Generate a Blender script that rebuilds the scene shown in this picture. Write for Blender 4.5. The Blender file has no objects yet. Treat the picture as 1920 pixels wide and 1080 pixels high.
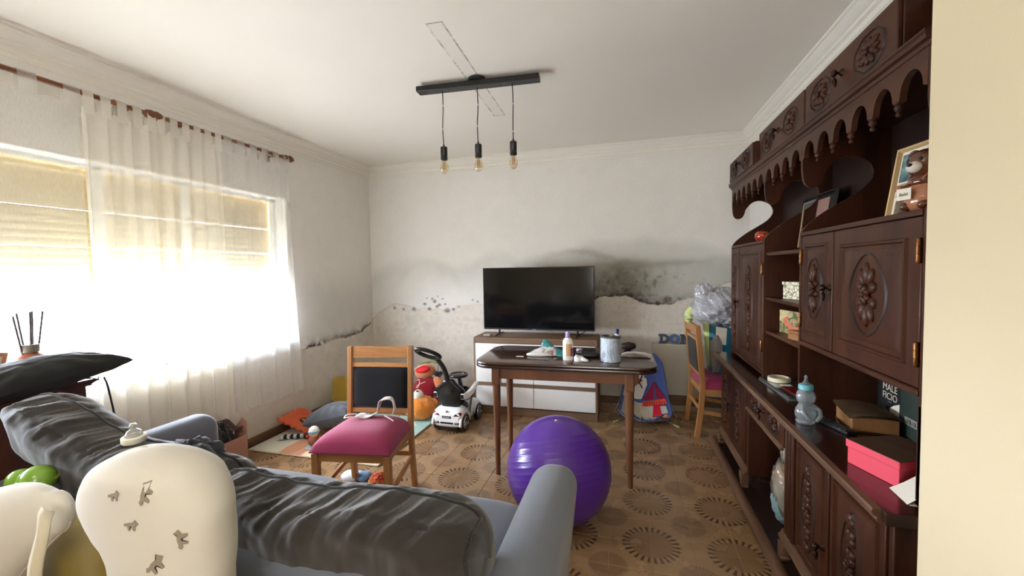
import bpy, bmesh, math, random
import numpy as np
from mathutils import Matrix, Vector, Euler
from mathutils.bvhtree import BVHTree

# ------------------------------------------------------------------ camera, sky, lights, exposure
SC = bpy.context.scene
COL = SC.collection
PI = math.pi
CAMH = 1.42
cam_data = bpy.data.cameras.new('camera')
cam_data.sensor_width = 36.0
cam_data.lens = 775.0 / 1920.0 * 36.0
cam_data.clip_start = 0.02
cam = bpy.data.objects.new('camera', cam_data)
COL.objects.link(cam)
_R = ((0.96364836, 0.26657668, -0.01785254), (-0.00499876, -0.04881889, -0.99879514), (-0.26712703, 0.96257654, -0.04571169))
cam.matrix_world = Matrix(((_R[0][0], -_R[1][0], -_R[2][0], 0), (_R[0][1], -_R[1][1], -_R[2][1], 0),
                           (_R[0][2], -_R[1][2], -_R[2][2], CAMH), (0, 0, 0, 1)))
SC.camera = cam

W = bpy.data.worlds.new('sky')
SC.world = W
W.use_nodes = True
_wt = W.node_tree
_bg = _wt.nodes['Background']
_bg.inputs[1].default_value = 11.5
# a bright overcast sky that is brightest low down, over a duller street
_geo = _wt.nodes.new('ShaderNodeTexCoord')
_sep = _wt.nodes.new('ShaderNodeSeparateXYZ')
_wt.links.new(_geo.outputs['Generated'], _sep.inputs[0])
_rmp = _wt.nodes.new('ShaderNodeValToRGB')
_map = _wt.nodes.new('ShaderNodeMapRange')
_map.inputs[1].default_value, _map.inputs[2].default_value = -1.0, 1.0
_wt.links.new(_sep.outputs[2], _map.inputs[0])
_wt.links.new(_map.outputs[0], _rmp.inputs[0])
_e = _rmp.color_ramp.elements
_e[0].position, _e[0].color = 0.0, (0.34, 0.34, 0.37, 1)
_e[1].position, _e[1].color = 1.0, (0.84, 0.90, 1.05, 1)
for _p, _c in ((0.44, (0.45, 0.46, 0.52, 1)), (0.50, (1.16, 1.19, 1.40, 1)), (0.60, (1.12, 1.17, 1.40, 1))):
    _n = _e.new(_p)
    _n.color = _c
_wt.links.new(_rmp.outputs[0], _bg.inputs[0])


def area(name, loc, rot, sx, sy, power, col):
    l = bpy.data.lights.new(name, 'AREA')
    l.shape = 'RECTANGLE'
    l.size, l.size_y, l.energy, l.color = sx, sy, power, col
    o = bpy.data.objects.new(name, l)
    o.location, o.rotation_euler = loc, rot
    COL.objects.link(o)
    return o


# daylight coming in at the window on the left (a portal for the sky); two unseen fill lights added behind the camera
area('window_daylight', (-3.25, 1.68, 1.45), (0, -PI / 2, 0), 1.30, 2.86, 1, (1, 1, 1)).data.cycles.is_portal = True
area('added_warm_fill', (-1.3, -0.55, 2.55), (0, 0, 0), 0.7, 0.7, 1.5, (1.0, 0.90, 0.76))  # weak warm fill, added out of view
area('added_rear_fill', (-0.15, -1.55, 1.65), (PI / 2, 0, PI), 1.1, 1.4, 7.0, (0.97, 0.98, 1.0))  # neutral fill, added to brighten the far end of the room
SC.view_settings.view_transform = 'Standard'
SC.view_settings.look = 'None'
SC.view_settings.gamma = 1.0
SC.view_settings.use_curve_mapping = False
SC.view_settings.exposure = 2.68

rnd = random.Random(7)


# ------------------------------------------------------------------ materials
def lin(c):
    return tuple((v / 12.92 if v <= 0.04045 else ((v + 0.055) / 1.055) ** 2.4) for v in [x / 255.0 for x in c])


class NT:
    """small node-writing helper"""
    def __init__(s, name):
        s.m = bpy.data.materials.new(name)
        s.m.use_nodes = True
        s.t = s.m.node_tree
        s.b = s.t.nodes['Principled BSDF']
        s.out = s.t.nodes['Material Output']

    def n(s, typ, **kw):
        nd = s.t.nodes.new(typ)
        for k, v in kw.items():
            setattr(nd, k, v)
        return nd

    def put(s, sock, v):
        if v is None:
            return
        if hasattr(v, 'is_output'):
            s.t.links.new(v, sock)
        elif isinstance(v, (tuple, list)):
            v = tuple(v)
            if len(v) == 3 and sock.type == 'RGBA':
                v = v + (1,)
            sock.default_value = v
        else:
            sock.default_value = v

    def math(s, op, a, b=None, c=None, clamp=False):
        nd = s.n('ShaderNodeMath', operation=op)
        nd.use_clamp = clamp
        for i, v in enumerate((a, b, c)):
            s.put(nd.inputs[i], v)
        return nd.outputs[0]

    def mix(s, f, a, b):
        nd = s.n('ShaderNodeMix', data_type='RGBA')
        s.put(nd.inputs[0], f)
        s.put(nd.inputs[6], a)
        s.put(nd.inputs[7], b)
        return nd.outputs[2]

    def noise(s, scale, detail=4, vec=None, rough=0.55, dist=0.0):
        nd = s.n('ShaderNodeTexNoise')
        nd.inputs['Scale'].default_value = scale
        nd.inputs['Detail'].default_value = detail
        nd.inputs['Roughness'].default_value = rough
        nd.inputs['Distortion'].default_value = dist
        if vec is not None:
            s.t.links.new(vec, nd.inputs['Vector'])
        return nd.outputs['Fac']

    def obj(s, scale=(1, 1, 1)):
        tc = s.n('ShaderNodeTexCoord')
        mp = s.n('ShaderNodeMapping')
        mp.inputs['Scale'].default_value = scale
        s.t.links.new(tc.outputs['Object'], mp.inputs['Vector'])
        return mp.outputs['Vector']

    def ramp(s, f, p0, p1):
        nd = s.n('ShaderNodeMapRange')
        nd.clamp = True
        s.put(nd.inputs[0], f)
        nd.inputs[1].default_value, nd.inputs[2].default_value = p0, p1
        nd.inputs[3].default_value, nd.inputs[4].default_value = 0, 1
        return nd.outputs[0]

    def bump(s, h, strength=0.3, dist=0.01):
        nd = s.n('ShaderNodeBump')
        nd.inputs['Strength'].default_value = strength
        nd.inputs['Distance'].default_value = dist
        s.t.links.new(h, nd.inputs['Height'])
        s.t.links.new(nd.outputs[0], s.b.inputs['Normal'])

    def base(s, c):
        s.put(s.b.inputs['Base Color'], c)

    def set(s, **kw):
        for k, v in kw.items():
            s.put(s.b.inputs[k.replace('_', ' ')], v)


def plain(name, c, rough=0.6, var=0.12, nscale=8, metal=0.0, coat=0.0, bump=0.0, bscale=60, spec=None):
    """a colour with a little grain of its own"""
    t = NT(name)
    c = lin(c)
    f = t.noise(nscale, 5, t.obj())
    t.base(t.mix(f, tuple(x * (1 - var) for x in c), tuple(min(1, x * (1 + var)) for x in c)))
    t.set(Roughness=rough, Metallic=metal)
    if coat:
        t.set(Coat_Weight=coat, Coat_Roughness=0.08)
    if spec is not None:
        t.set(Specular_IOR_Level=spec)
    if bump:
        t.bump(t.noise(bscale, 3, t.obj()), bump, 0.004)
    return t.m


def wood(name, c1, c2, axis='z', rough=0.45, scale=9, coat=0.0, bump=0.08, spec=0.5):
    t = NT(name)
    st = {'x': (0.12, 1, 1), 'y': (1, 0.12, 1), 'z': (1, 1, 0.12)}[axis]
    v = t.obj(st)
    f = t.noise(scale, 6, v, 0.6, 0.6)
    g = t.noise(scale * 9, 3, v, 0.6)
    h = t.math('ADD', t.math('MULTIPLY', f, 0.75), t.math('MULTIPLY', g, 0.25))
    t.base(t.mix(t.ramp(h, 0.32, 0.68), lin(c1), lin(c2)))
    t.set(Roughness=rough, Specular_IOR_Level=spec)
    if coat:
        t.set(Coat_Weight=coat, Coat_Roughness=0.12)
    t.bump(g, bump, 0.003)
    return t.m


def fabric(name, c, rough=0.9, weave=420, var=0.15, sheen=0.25, bump=0.15):
    t = NT(name)
    c = lin(c)
    f = t.noise(14, 5, t.obj())
    w = t.noise(weave, 2, t.obj())
    k = t.math('ADD', t.math('MULTIPLY', f, 0.6), t.math('MULTIPLY', w, 0.4))
    t.base(t.mix(k, tuple(x * (1 - var) for x in c), tuple(min(1, x * (1 + var)) for x in c)))
    t.set(Roughness=rough, Sheen_Weight=sheen, Specular_IOR_Level=0.2)
    t.bump(w, bump, 0.002)
    return t.m


def sheer(name, c, transp, transl):
    """thin cloth: some light straight through, some scattered through, the rest off its face"""
    t = NT(name)
    w = t.noise(260, 2, t.obj((1, 1, 0.15)))
    d = t.n('ShaderNodeBsdfDiffuse'); t.put(d.inputs[0], lin(c))
    tl = t.n('ShaderNodeBsdfTranslucent'); t.put(tl.inputs[0], lin(c))
    tr = t.n('ShaderNodeBsdfTransparent')
    m1 = t.n('ShaderNodeMixShader'); m1.inputs[0].default_value = transl
    t.t.links.new(d.outputs[0], m1.inputs[1]); t.t.links.new(tl.outputs[0], m1.inputs[2])
    m2 = t.n('ShaderNodeMixShader')
    t.put(m2.inputs[0], t.math('ADD', t.math('MULTIPLY', t.math('SUBTRACT', w, 0.5), 0.12), transp, clamp=True))
    t.t.links.new(m1.outputs[0], m2.inputs[1]); t.t.links.new(tr.outputs[0], m2.inputs[2])
    t.t.links.new(m2.outputs[0], t.out.inputs['Surface'])
    t.t.nodes.remove(t.b)
    return t.m


def clear(name, c, tint=0.85, rough=0.05, body=0.25, solid=None):
    """thin clear plastic or glass: mostly see-through, shiny, a little body colour"""
    t = NT(name)
    tr = t.n('ShaderNodeBsdfTransparent'); t.put(tr.inputs[0], lin(c))
    gl = t.n('ShaderNodeBsdfGlossy'); gl.inputs['Roughness'].default_value = rough
    df = t.n('ShaderNodeBsdfDiffuse'); t.put(df.inputs[0], lin(solid or c))
    lw = t.n('ShaderNodeLayerWeight'); lw.inputs[0].default_value = 0.35
    m1 = t.n('ShaderNodeMixShader'); t.put(m1.inputs[0], t.math('MULTIPLY', t.noise(9, 3, t.obj()), body * 2, clamp=True))
    t.t.links.new(tr.outputs[0], m1.inputs[1]); t.t.links.new(df.outputs[0], m1.inputs[2])
    m2 = t.n('ShaderNodeMixShader'); t.put(m2.inputs[0], t.math('MULTIPLY', lw.outputs['Facing'], 1 - tint + 0.3, clamp=True))
    t.t.links.new(m1.outputs[0], m2.inputs[1]); t.t.links.new(gl.outputs[0], m2.inputs[2])
    t.t.links.new(m2.outputs[0], t.out.inputs['Surface'])
    t.t.nodes.remove(t.b)
    return t.m


# ------------------------------------------------------------------ mesh building
class MB:
    def __init__(s, xf=None):
        s.v, s.f, s.xf = [], [], xf

    def add(s, vs, fs):
        n = len(s.v)
        if s.xf is not None:
            vs = [s.xf @ Vector(p) for p in vs]
        s.v += [tuple(p) for p in vs]
        s.f += [tuple(i + n for i in f) for f in fs]
        return s

    def box(s, x0, x1, y0, y1, z0, z1):
        return s.add([(x0, y0, z0), (x1, y0, z0), (x1, y1, z0), (x0, y1, z0), (x0, y0, z1), (x1, y0, z1), (x1, y1, z1), (x0, y1, z1)],
                     [(0, 3, 2, 1), (4, 5, 6, 7), (0, 1, 5, 4), (1, 2, 6, 5), (2, 3, 7, 6), (3, 0, 4, 7)])

    def grid(s, P, cu=False, cv=False, flip=False):
        P = np.asarray(P)
        nu, nv = P.shape[:2]
        fs = []
        for i in range(nu if cu else nu - 1):
            for j in range(nv if cv else nv - 1):
                a, b = i * nv + j, ((i + 1) % nu) * nv + j
                c, d = ((i + 1) % nu) * nv + (j + 1) % nv, i * nv + (j + 1) % nv
                fs.append((a, d, c, b) if flip else (a, b, c, d))
        return s.add([tuple(p) for p in P.reshape(-1, 3)], fs)

    def lathe(s, prof, n=24, c=(0, 0, 0), sx=1, sy=1):
        """profile of (radius, z), bottom to top"""
        vs, fs = [], []
        for r, z in prof:
            for k in range(n):
                a = 2 * PI * k / n
                vs.append((c[0] + sx * r * math.cos(a), c[1] + sy * r * math.sin(a), c[2] + z))
        for i in range(len(prof) - 1):
            for k in range(n):
                k2 = (k + 1) % n
                fs.append((i * n + k, i * n + k2, (i + 1) * n + k2, (i + 1) * n + k))
        if prof[0][0] > 1e-4:
            fs.append(tuple(range(n - 1, -1, -1)))
        if prof[-1][0] > 1e-4:
            fs.append(tuple((len(prof) - 1) * n + k for k in range(n)))
        return s.add(vs, fs)

    def tube(s, pts, r, n=10, flat=None, up=(0, 0, 1), round_caps=False):
        """sweep along pts; r number or list; flat scales the second cross axis"""
        pts = [Vector(p) for p in pts]
        rs = list(r) if hasattr(r, '__len__') else [r] * len(pts)
        if round_caps:
            def cap(p, q, rr):
                d = (p - q).normalized()
                return [(p + d * rr * math.sin(t), rr * math.cos(t)) for t in (1.45, 1.1, 0.7, 0.35)]
            a = cap(pts[0], pts[1], rs[0])
            b = cap(pts[-1], pts[-2], rs[-1])[::-1]
            pts = [p for p, _ in a] + pts + [p for p, _ in b]
            rs = [q for _, q in a] + rs + [q for _, q in b]
        vs, fs = [], []
        ref = Vector(up)
        for i, p in enumerate(pts):
            t = (pts[min(i + 1, len(pts) - 1)] - pts[max(i - 1, 0)]).normalized()
            a = t.cross(ref)
            if a.length < 1e-3:
                a = t.cross(Vector((1, 0.2, 0.1)))
            a.normalize()
            b = a.cross(t).normalized()
            for k in range(n):
                th = 2 * PI * k / n
                vs.append(p + a * rs[i] * math.cos(th) + b * rs[i] * (flat or 1) * math.sin(th))
        for i in range(len(pts) - 1):
            for k in range(n):
                k2 = (k + 1) % n
                fs.append((i * n + k, i * n + k2, (i + 1) * n + k2, (i + 1) * n + k))
        fs.append(tuple(range(n - 1, -1, -1)))
        fs.append(tuple((len(pts) - 1) * n + k for k in range(n)))
        return s.add(vs, fs)

    def ell(s, c, r, n=16, m=10, rot=None, e=1.0):
        """ellipsoid (e<1 squares it off)"""
        M = Euler(rot).to_matrix() if rot else None
        vs, fs = [], []
        sg = lambda v: math.copysign(abs(v) ** e, v)
        for i in range(m + 1):
            ph = -PI / 2 + PI * i / m
            for k in range(n):
                th = 2 * PI * k / n
                p = Vector((r[0] * sg(math.cos(ph)) * sg(math.cos(th)), r[1] * sg(math.cos(ph)) * sg(math.sin(th)), r[2] * sg(math.sin(ph))))
                if M:
                    p = M @ p
                vs.append(p + Vector(c))
        for i in range(m):
            for k in range(n):
                k2 = (k + 1) % n
                fs.append((i * n + k, i * n + k2, (i + 1) * n + k2, (i + 1) * n + k))
        return s.add(vs, fs)

    def prism(s, poly, f0, f1):
        """poly of 2D points; f0, f1 map a 2D point to the two faces"""
        n = len(poly)
        return s.add([f0(*p) for p in poly] + [f1(*p) for p in poly],
                     [tuple(range(n - 1, -1, -1)), tuple(range(n, 2 * n))] + [(i, (i + 1) % n, n + (i + 1) % n, n + i) for i in range(n)])

    def build(s, name, m, parent=None, smooth=35, bevel=0, seg=2, label=None, sub=0, recalc=True):
        me = bpy.data.meshes.new(name)
        me.from_pydata(s.v, [], s.f)
        if recalc:
            bm = bmesh.new(); bm.from_mesh(me)
            bmesh.ops.recalc_face_normals(bm, faces=bm.faces)
            bm.to_mesh(me); bm.free()
        me.materials.append(m)
        if smooth:
            me.polygons.foreach_set('use_smooth', [True] * len(me.polygons))
            if smooth < 180:
                me.set_sharp_from_angle(angle=math.radians(smooth))
        o = bpy.data.objects.new(name, me)
        COL.objects.link(o)
        if parent is not None:
            o.parent = parent
        if bevel:
            b = o.modifiers.new('edge', 'BEVEL')
            b.width, b.segments, b.limit_method, b.angle_limit = bevel, seg, 'ANGLE', math.radians(40)
            b.harden_normals = False
        if sub:
            d = o.modifiers.new('soft', 'SUBSURF')
            d.levels = d.render_levels = sub
        if label:
            o['label'] = label
        return o

    def bvh(s):
        return BVHTree.FromPolygons([Vector(p) for p in s.v], s.f)


def thing(name, label, cat, loc=(0, 0, 0), rz=0.0, group=None, rot=None):
    o = bpy.data.objects.new(name, None)
    COL.objects.link(o)
    o.empty_display_size = 0.05
    o.location = loc
    o.rotation_euler = rot or (0, 0, rz)
    return tag(o, label, cat, group)


def tag(o, label, cat, group=None):
    o['label'], o['category'] = label, cat
    if group:
        o['group'] = group
    return o


def struct(o):
    o['kind'] = 'structure'
    return o


def dup(root, label, loc, rz=0.0, group=None):
    r = root.copy(); COL.objects.link(r)
    r.location, r.rotation_euler = loc, (0, 0, rz)
    r['label'] = label
    if group:
        r['group'] = group
    for ch in list(root.children):
        c = ch.copy(); COL.objects.link(c); c.parent = r
        for g in list(ch.children):
            d = g.copy(); COL.objects.link(d); d.parent = c
    return r


def share(o, name, parent, loc=(0, 0, 0), rot=None, scale=None):
    """another part with the same mesh"""
    c = o.copy(); COL.objects.link(c)
    c.name = name; c.parent = parent
    c.location = loc
    if rot:
        c.rotation_euler = rot
    if scale:
        c.scale = scale
    return c


def to_mesh(name, cu):
    tmp = bpy.data.objects.new(name + '_curve', cu)
    me = bpy.data.meshes.new_from_object(tmp)
    bpy.data.objects.remove(tmp)
    bpy.data.curves.remove(cu)
    me.name = name
    o = bpy.data.objects.new(name, me)
    COL.objects.link(o)
    return o


def text(name, body, size, m, parent, loc, rot, extrude=0.0006, align='CENTER', shear=0.0, offset=0.0):
    cu = bpy.data.curves.new(name, 'FONT')
    cu.body, cu.size, cu.extrude, cu.align_x, cu.align_y = body, size, extrude, align, 'CENTER'
    cu.shear, cu.offset = shear, offset
    cu.materials.append(m)
    o = to_mesh(name, cu)
    o.location, o.rotation_euler = loc, rot
    if parent is not None:
        o.parent = parent
    return o


def flat2d(name, loops, m, parent, thick, M, bevel=0.0):
    """filled 2D outline with holes, extruded both ways by thick"""
    cu = bpy.data.curves.new(name, 'CURVE')
    cu.dimensions, cu.fill_mode, cu.extrude, cu.bevel_depth, cu.bevel_resolution = '2D', 'BOTH', thick, bevel, 1
    for lp in loops:
        sp = cu.splines.new('POLY')
        sp.points.add(len(lp) - 1)
        for q, p in zip(sp.points, lp):
            q.co = (p[0], p[1], 0, 1)
        sp.use_cyclic_u = True
    cu.materials.append(m)
    o = to_mesh(name, cu)
    o.parent = parent
    o.matrix_local = M
    return o


def spline(pts, n=8, closed=False):
    """Catmull-Rom through points of any dimension"""
    P = [np.array(p, float) for p in pts]
    out = []
    L = len(P)
    for i in range(L if closed else L - 1):
        g = lambda k: P[k % L] if closed else P[min(max(k, 0), L - 1)]
        a, b, c, d = g(i - 1), g(i), g(i + 1), g(i + 2)
        for j in range(n):
            t = j / n
            out.append(0.5 * ((2 * b) + (c - a) * t + (2 * a - 5 * b + 4 * c - d) * t * t + (3 * b - a - 3 * c + d) * t ** 3))
    if not closed:
        out.append(P[-1])
    return [tuple(p) for p in out]


_rs = np.random.RandomState(3)
_LAT = _rs.rand(256, 256)


def vnoise(x, y, oct=4):
    x, y = np.asarray(x, float), np.asarray(y, float)
    tot, amp, s = 0, 0.5, 0
    for k in range(oct):
        xi, yi = np.floor(x).astype(int), np.floor(y).astype(int)
        fx, fy = x - xi, y - yi
        fx, fy = fx * fx * (3 - 2 * fx), fy * fy * (3 - 2 * fy)
        g = lambda a, b: _LAT[a % 256, b % 256]
        v = g(xi, yi) * (1 - fx) * (1 - fy) + g(xi + 1, yi) * fx * (1 - fy) + g(xi, yi + 1) * (1 - fx) * fy + g(xi + 1, yi + 1) * fx * fy
        tot = tot + v * amp; s += amp
        amp *= 0.5
        x, y = x * 2.03 + 17.3, y * 2.03 + 5.1
    return tot / s


def sstep(x, a, b):
    t = np.clip((np.asarray(x, float) - a) / (b - a), 0, 1)
    return t * t * (3 - 2 * t)


def rot2(a):
    return Matrix.Rotation(a, 4, 'Z')

# ------------------------------------------------------------------ the room
XL, XR, YB, YF, ZC = -2.98, 1.12, 4.38, -1.6, 2.655
WY0, WY1, WZ0, WZ1 = 0.25, 3.10, 0.81, 2.09          # window opening in the left wall

M_WALL2 = plain('wall_paint', (234, 230, 223), 0.92, 0.02, 1.2, bump=0.05, bscale=40)
M_CREAM = plain('cream_wall_paint', (206, 193, 161), 0.85, 0.02, 1.0, bump=0.1, bscale=260)
M_TRIM = plain('white_cornice_paint', (236, 231, 220), 0.8, 0.03, 4)


def stained(name):
    t = NT(name)
    at = t.n('ShaderNodeAttribute'); at.attribute_name = 'stain'
    f = t.noise(55, 5, t.obj(), 0.65)
    g = t.noise(7, 4, t.obj())
    dm = t.n('ShaderNodeMix', data_type='RGBA', blend_type='MULTIPLY')
    dm.inputs[0].default_value = 1.0
    t.put(dm.inputs[6], at.outputs['Color'])
    k = t.math('ADD', t.math('MULTIPLY', f, 0.16), t.math('MULTIPLY', g, 0.10))
    v = t.math('ADD', k, 0.87)
    cc = t.n('ShaderNodeCombineColor')
    for i in range(3):
        t.put(cc.inputs[i], v)
    t.put(dm.inputs[7], cc.outputs[0])
    t.base(dm.outputs[2])
    t.set(Roughness=0.92, Specular_IOR_Level=0.2)
    t.bump(f, 0.25, 0.004)
    return t.m


M_STAIN = stained('damp_stained_paint')
PAINT, DAMP, PLAST, MOLD = [np.array(lin(c)) for c in ((234, 230, 223), (186, 185, 177), (216, 208, 196), (70, 60, 48))]


def layer(col, c, a):
    a = np.clip(a, 0, 1)[..., None]
    return col * (1 - a) + c * a


def wall_grid(name, U, V, to3d, colfun, keep=None, extra=None):
    """a wall face as a fine grid carrying its stains; colfun returns colour and relief"""
    uu, vv = np.meshgrid(U, V, indexing='ij')
    col, rel = colfun(uu, vv)
    P = to3d(uu, vv, rel)
    nu, nv = uu.shape
    idx = np.arange(nu * nv).reshape(nu, nv)
    q = np.stack([idx[:-1, :-1], idx[1:, :-1], idx[1:, 1:], idx[:-1, 1:]], -1)
    if keep is not None:
        um, vm = (uu[:-1, :-1] + uu[1:, 1:]) / 2, (vv[:-1, :-1] + vv[1:, 1:]) / 2
        q = q[keep(um, vm)]
    q = q.reshape(-1, 4)
    vs = P.reshape(-1, 3)
    cl = np.concatenate([col.reshape(-1, 3), np.ones((nu * nv, 1))], 1)
    if extra:
        n = len(vs)
        ev, ef = extra
        vs = np.concatenate([vs, np.array(ev, float)])
        q = np.concatenate([q, np.array(ef) + n])
        cl = np.concatenate([cl, np.tile(np.array([*PAINT, 1.0]), (len(ev), 1))])
    me = bpy.data.meshes.new(name)
    me.vertices.add(len(vs)); me.vertices.foreach_set('co', vs.astype(np.float32).ravel())
    me.loops.add(len(q) * 4); me.loops.foreach_set('vertex_index', q.astype(np.int32).ravel())
    me.polygons.add(len(q)); me.polygons.foreach_set('loop_start', (np.arange(len(q)) * 4).astype(np.int32))
    me.update(calc_edges=True)
    a = me.color_attributes.new('stain', 'FLOAT_COLOR', 'POINT')
    a.data.foreach_set('color', cl.astype(np.float32).ravel())
    me.materials.append(M_STAIN)
    me.polygons.foreach_set('use_smooth', [True] * len(me.polygons))
    me.set_sharp_from_angle(angle=math.radians(50))
    o = bpy.data.objects.new(name, me); COL.objects.link(o)
    return struct(o)


# where the flaked plaster begins and how high the damp has climbed on the back wall (metres along, metres up)
PL = np.array([(-3.0, 0.84), (-2.93, 0.9), (-2.68, 1.04), (-2.46, 0.99), (-2.26, 0.97), (-1.99, 0.95), (-1.79, 1.02), (-1.56, 1.03), (-0.9, 1.06), (-0.32, 1.08), (-0.24, 1.12),
               (-0.13, 1.13), (0.03, 1.11), (0.21, 1.05), (0.31, 1.03), (0.44, 1.04), (0.58, 1.09), (0.68, 1.12), (0.82, 1.18), (0.96, 1.26), (1.2, 1.3)])
DT = np.array([(-3.0, 1.42), (-2.91, 1.45), (-2.73, 1.53), (-2.48, 1.61), (-2.31, 1.6), (-2.1, 1.54), (-1.91, 1.51), (-1.71, 1.53), (-1.55, 1.63), (-1.42, 1.67), (-1.27, 1.64),
               (-1.12, 1.53), (-0.97, 1.57), (-0.74, 1.62), (-0.51, 1.65), (-0.29, 1.61), (-0.08, 1.53), (0.13, 1.5), (0.44, 1.51), (0.73, 1.52), (1.2, 1.52)])
UA = np.array([(-3.0, 1.3), (-0.6, 1.58), (-0.51, 1.65), (-0.34, 1.71), (-0.13, 1.7), (0.08, 1.71), (0.18, 1.74), (0.39, 1.68), (0.58, 1.67), (0.77, 1.63), (0.96, 1.53), (1.2, 1.5)])
SPOTS = [(-2.28, 1.03, .03), (-2.22, 0.97, .035), (-2.15, 1.06, .025), (-2.12, 1.0, .03), (-2.09, 1.02, .03), (-2.18, 1.09, .018), (-2.05, 1.09, .016), (-2.68, 0.98, .025), (-2.56, 0.965, .03),
         (-1.68, 1.08, .02), (-1.62, 1.06, .018), (-1.92, 0.97, .025), (-2.43, 0.97, .04), (-2.0, 0.96, .05), (-2.25, 1.1, .012), (-2.11, 1.12, .012), (-2.02, 1.03, .018), (-1.85, 1.0, .02),
         (0.39, 1.09, .05), (0.31, 1.05, .03), (0.50, 1.10, .03), (0.75, 1.2, .018)]


def back_col(u, v):
    n1 = vnoise(u * 3 + 9, v * 3, 4) - 0.5
    n2 = vnoise(u * 14, v * 14 + 30, 5) - 0.5
    n3 = vnoise(u * 45 + 3, v * 45, 4)
    pl = np.interp(u, PL[:, 0], PL[:, 1]) + n2 * 0.07
    dt = np.interp(u, DT[:, 0], DT[:, 1]) + n1 * 0.05
    ua = np.interp(u, UA[:, 0], UA[:, 1])
    col = np.broadcast_to(PAINT, u.shape + (3,)).copy()
    col = layer(col, DAMP, 0.42 * sstep(v, ua + 0.05, ua - 0.09) * sstep(u, -0.7, -0.4))
    k = sstep(v, dt + 0.03, dt - 0.14)
    k = k * (0.5 + 0.3 * sstep(dt - v, 0.45, 0.02)) * (0.75 + 0.9 * n1)
    arch = np.exp(-(((np.hypot((u + 2.22) * 0.9, v - 1.16) - 0.36) / 0.05) ** 2)) * sstep(v, 1.1, 1.3)
    col = layer(col, DAMP * 0.92, k * 0.95 * np.interp(u, [-3, -1.0, -0.4, 1.2], [0.55, 0.6, 1, 1]) + arch * 0.12)
    side = sstep(u, -0.6, -0.25)
    zone = sstep(v, pl + 0.48, pl + 0.05) * side
    # grey-green bloom right of the screen
    bloom = np.exp(-((u - 0.0) / 0.36) ** 2 - ((v - 1.36) / 0.16) ** 2) + 0.75 * np.exp(-((u - 0.02) / 0.30) ** 2 - ((v - 1.22) / 0.09) ** 2) * (0.5 + n3)
    col = layer(col, np.array(lin((140, 138, 122))), 0.9 * bloom * (0.65 + 0.7 * n1 + 0.5 * n2) * side + 0.25 * zone)
    line = np.exp(-((v - dt + 0.06 + n2 * 0.06) / 0.035) ** 2) * sstep(u, -1.0, -0.3) * (1 - sstep(u, 0.5, 1.0))
    col = layer(col, np.array(lin((150, 148, 134))), 0.5 * line)
    edge = np.clip(v - pl, 0, None)
    dark = np.exp(-edge / np.interp(u, [-3, -0.5, -0.3, 0.4, 0.7], [0.04, 0.05, 0.085, 0.06, 0.03])) * (edge > 0) * np.interp(u, [-3, -0.6, -0.33, 0.0, 0.35, 0.5, 0.7, 1.1], [0.05, 0.1, 0.9, 0.95, 0.95, 0.5, 0.12, 0.35]) * (0.45 + 1.5 * n3)
    col = layer(col, MOLD, dark)
    blots = sstep(vnoise(u * 22 + 40, v * 22, 3), 0.60, 0.72) * np.exp(-((u - 0.12) / 0.45) ** 2 - ((v - 1.27) / 0.12) ** 2) * side
    col = layer(col, MOLD, 0.5 * blots)
    mask = sstep(v, pl + 0.006, pl - 0.006)
    pc = PLAST * (1 + 0.28 * n2 + 0.16 * (n3 - 0.5))[..., None]
    crack = np.exp(-(np.abs(vnoise(u * 6 + 50, v * 7 + 11, 4) - 0.5) / 0.012) ** 2) * 0.25
    pc = layer(pc, np.array(lin((150, 140, 124))), 0.28 * sstep(n2 + 0.3 * n3, 0.24, 0.5) + crack * 0.35)
    pc = layer(pc, np.array(lin((176, 166, 150))), 0.30 * sstep(v, 0.75, 0.2))
    col = layer(col, pc, mask)
    for x, z, r in SPOTS:
        d = np.hypot(u - x, (v - z) * 1.25) / r + n2 * 0.9
        col = layer(col, MOLD, 0.62 * sstep(d, 1.1, 0.4) * (0.5 + n3))
    rel = -0.004 * mask + 0.004 * np.exp(-((v - pl - 0.008) / 0.012) ** 2) + 0.0025 * mask * n2
    return col, rel


U = np.concatenate([[XL - 0.03], np.arange(XL, XR, 0.0095), [XR, XR + 0.03]])
V = np.concatenate([np.arange(0, 0.55, 0.03), np.arange(0.55, 1.85, 0.0085), np.arange(1.85, ZC, 0.05), [ZC]])
wall_grid('wall_back', U, V, lambda u, v, r: np.stack([u, YB - r, v], -1), back_col)

LM = np.array([(0.0, 0.62), (3.2, 0.70), (3.39, 0.7), (3.58, 0.71), (3.71, 0.73), (3.88, 0.71), (4.02, 0.72), (4.17, 0.74), (4.3, 0.79), (4.39, 0.85)])


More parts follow.
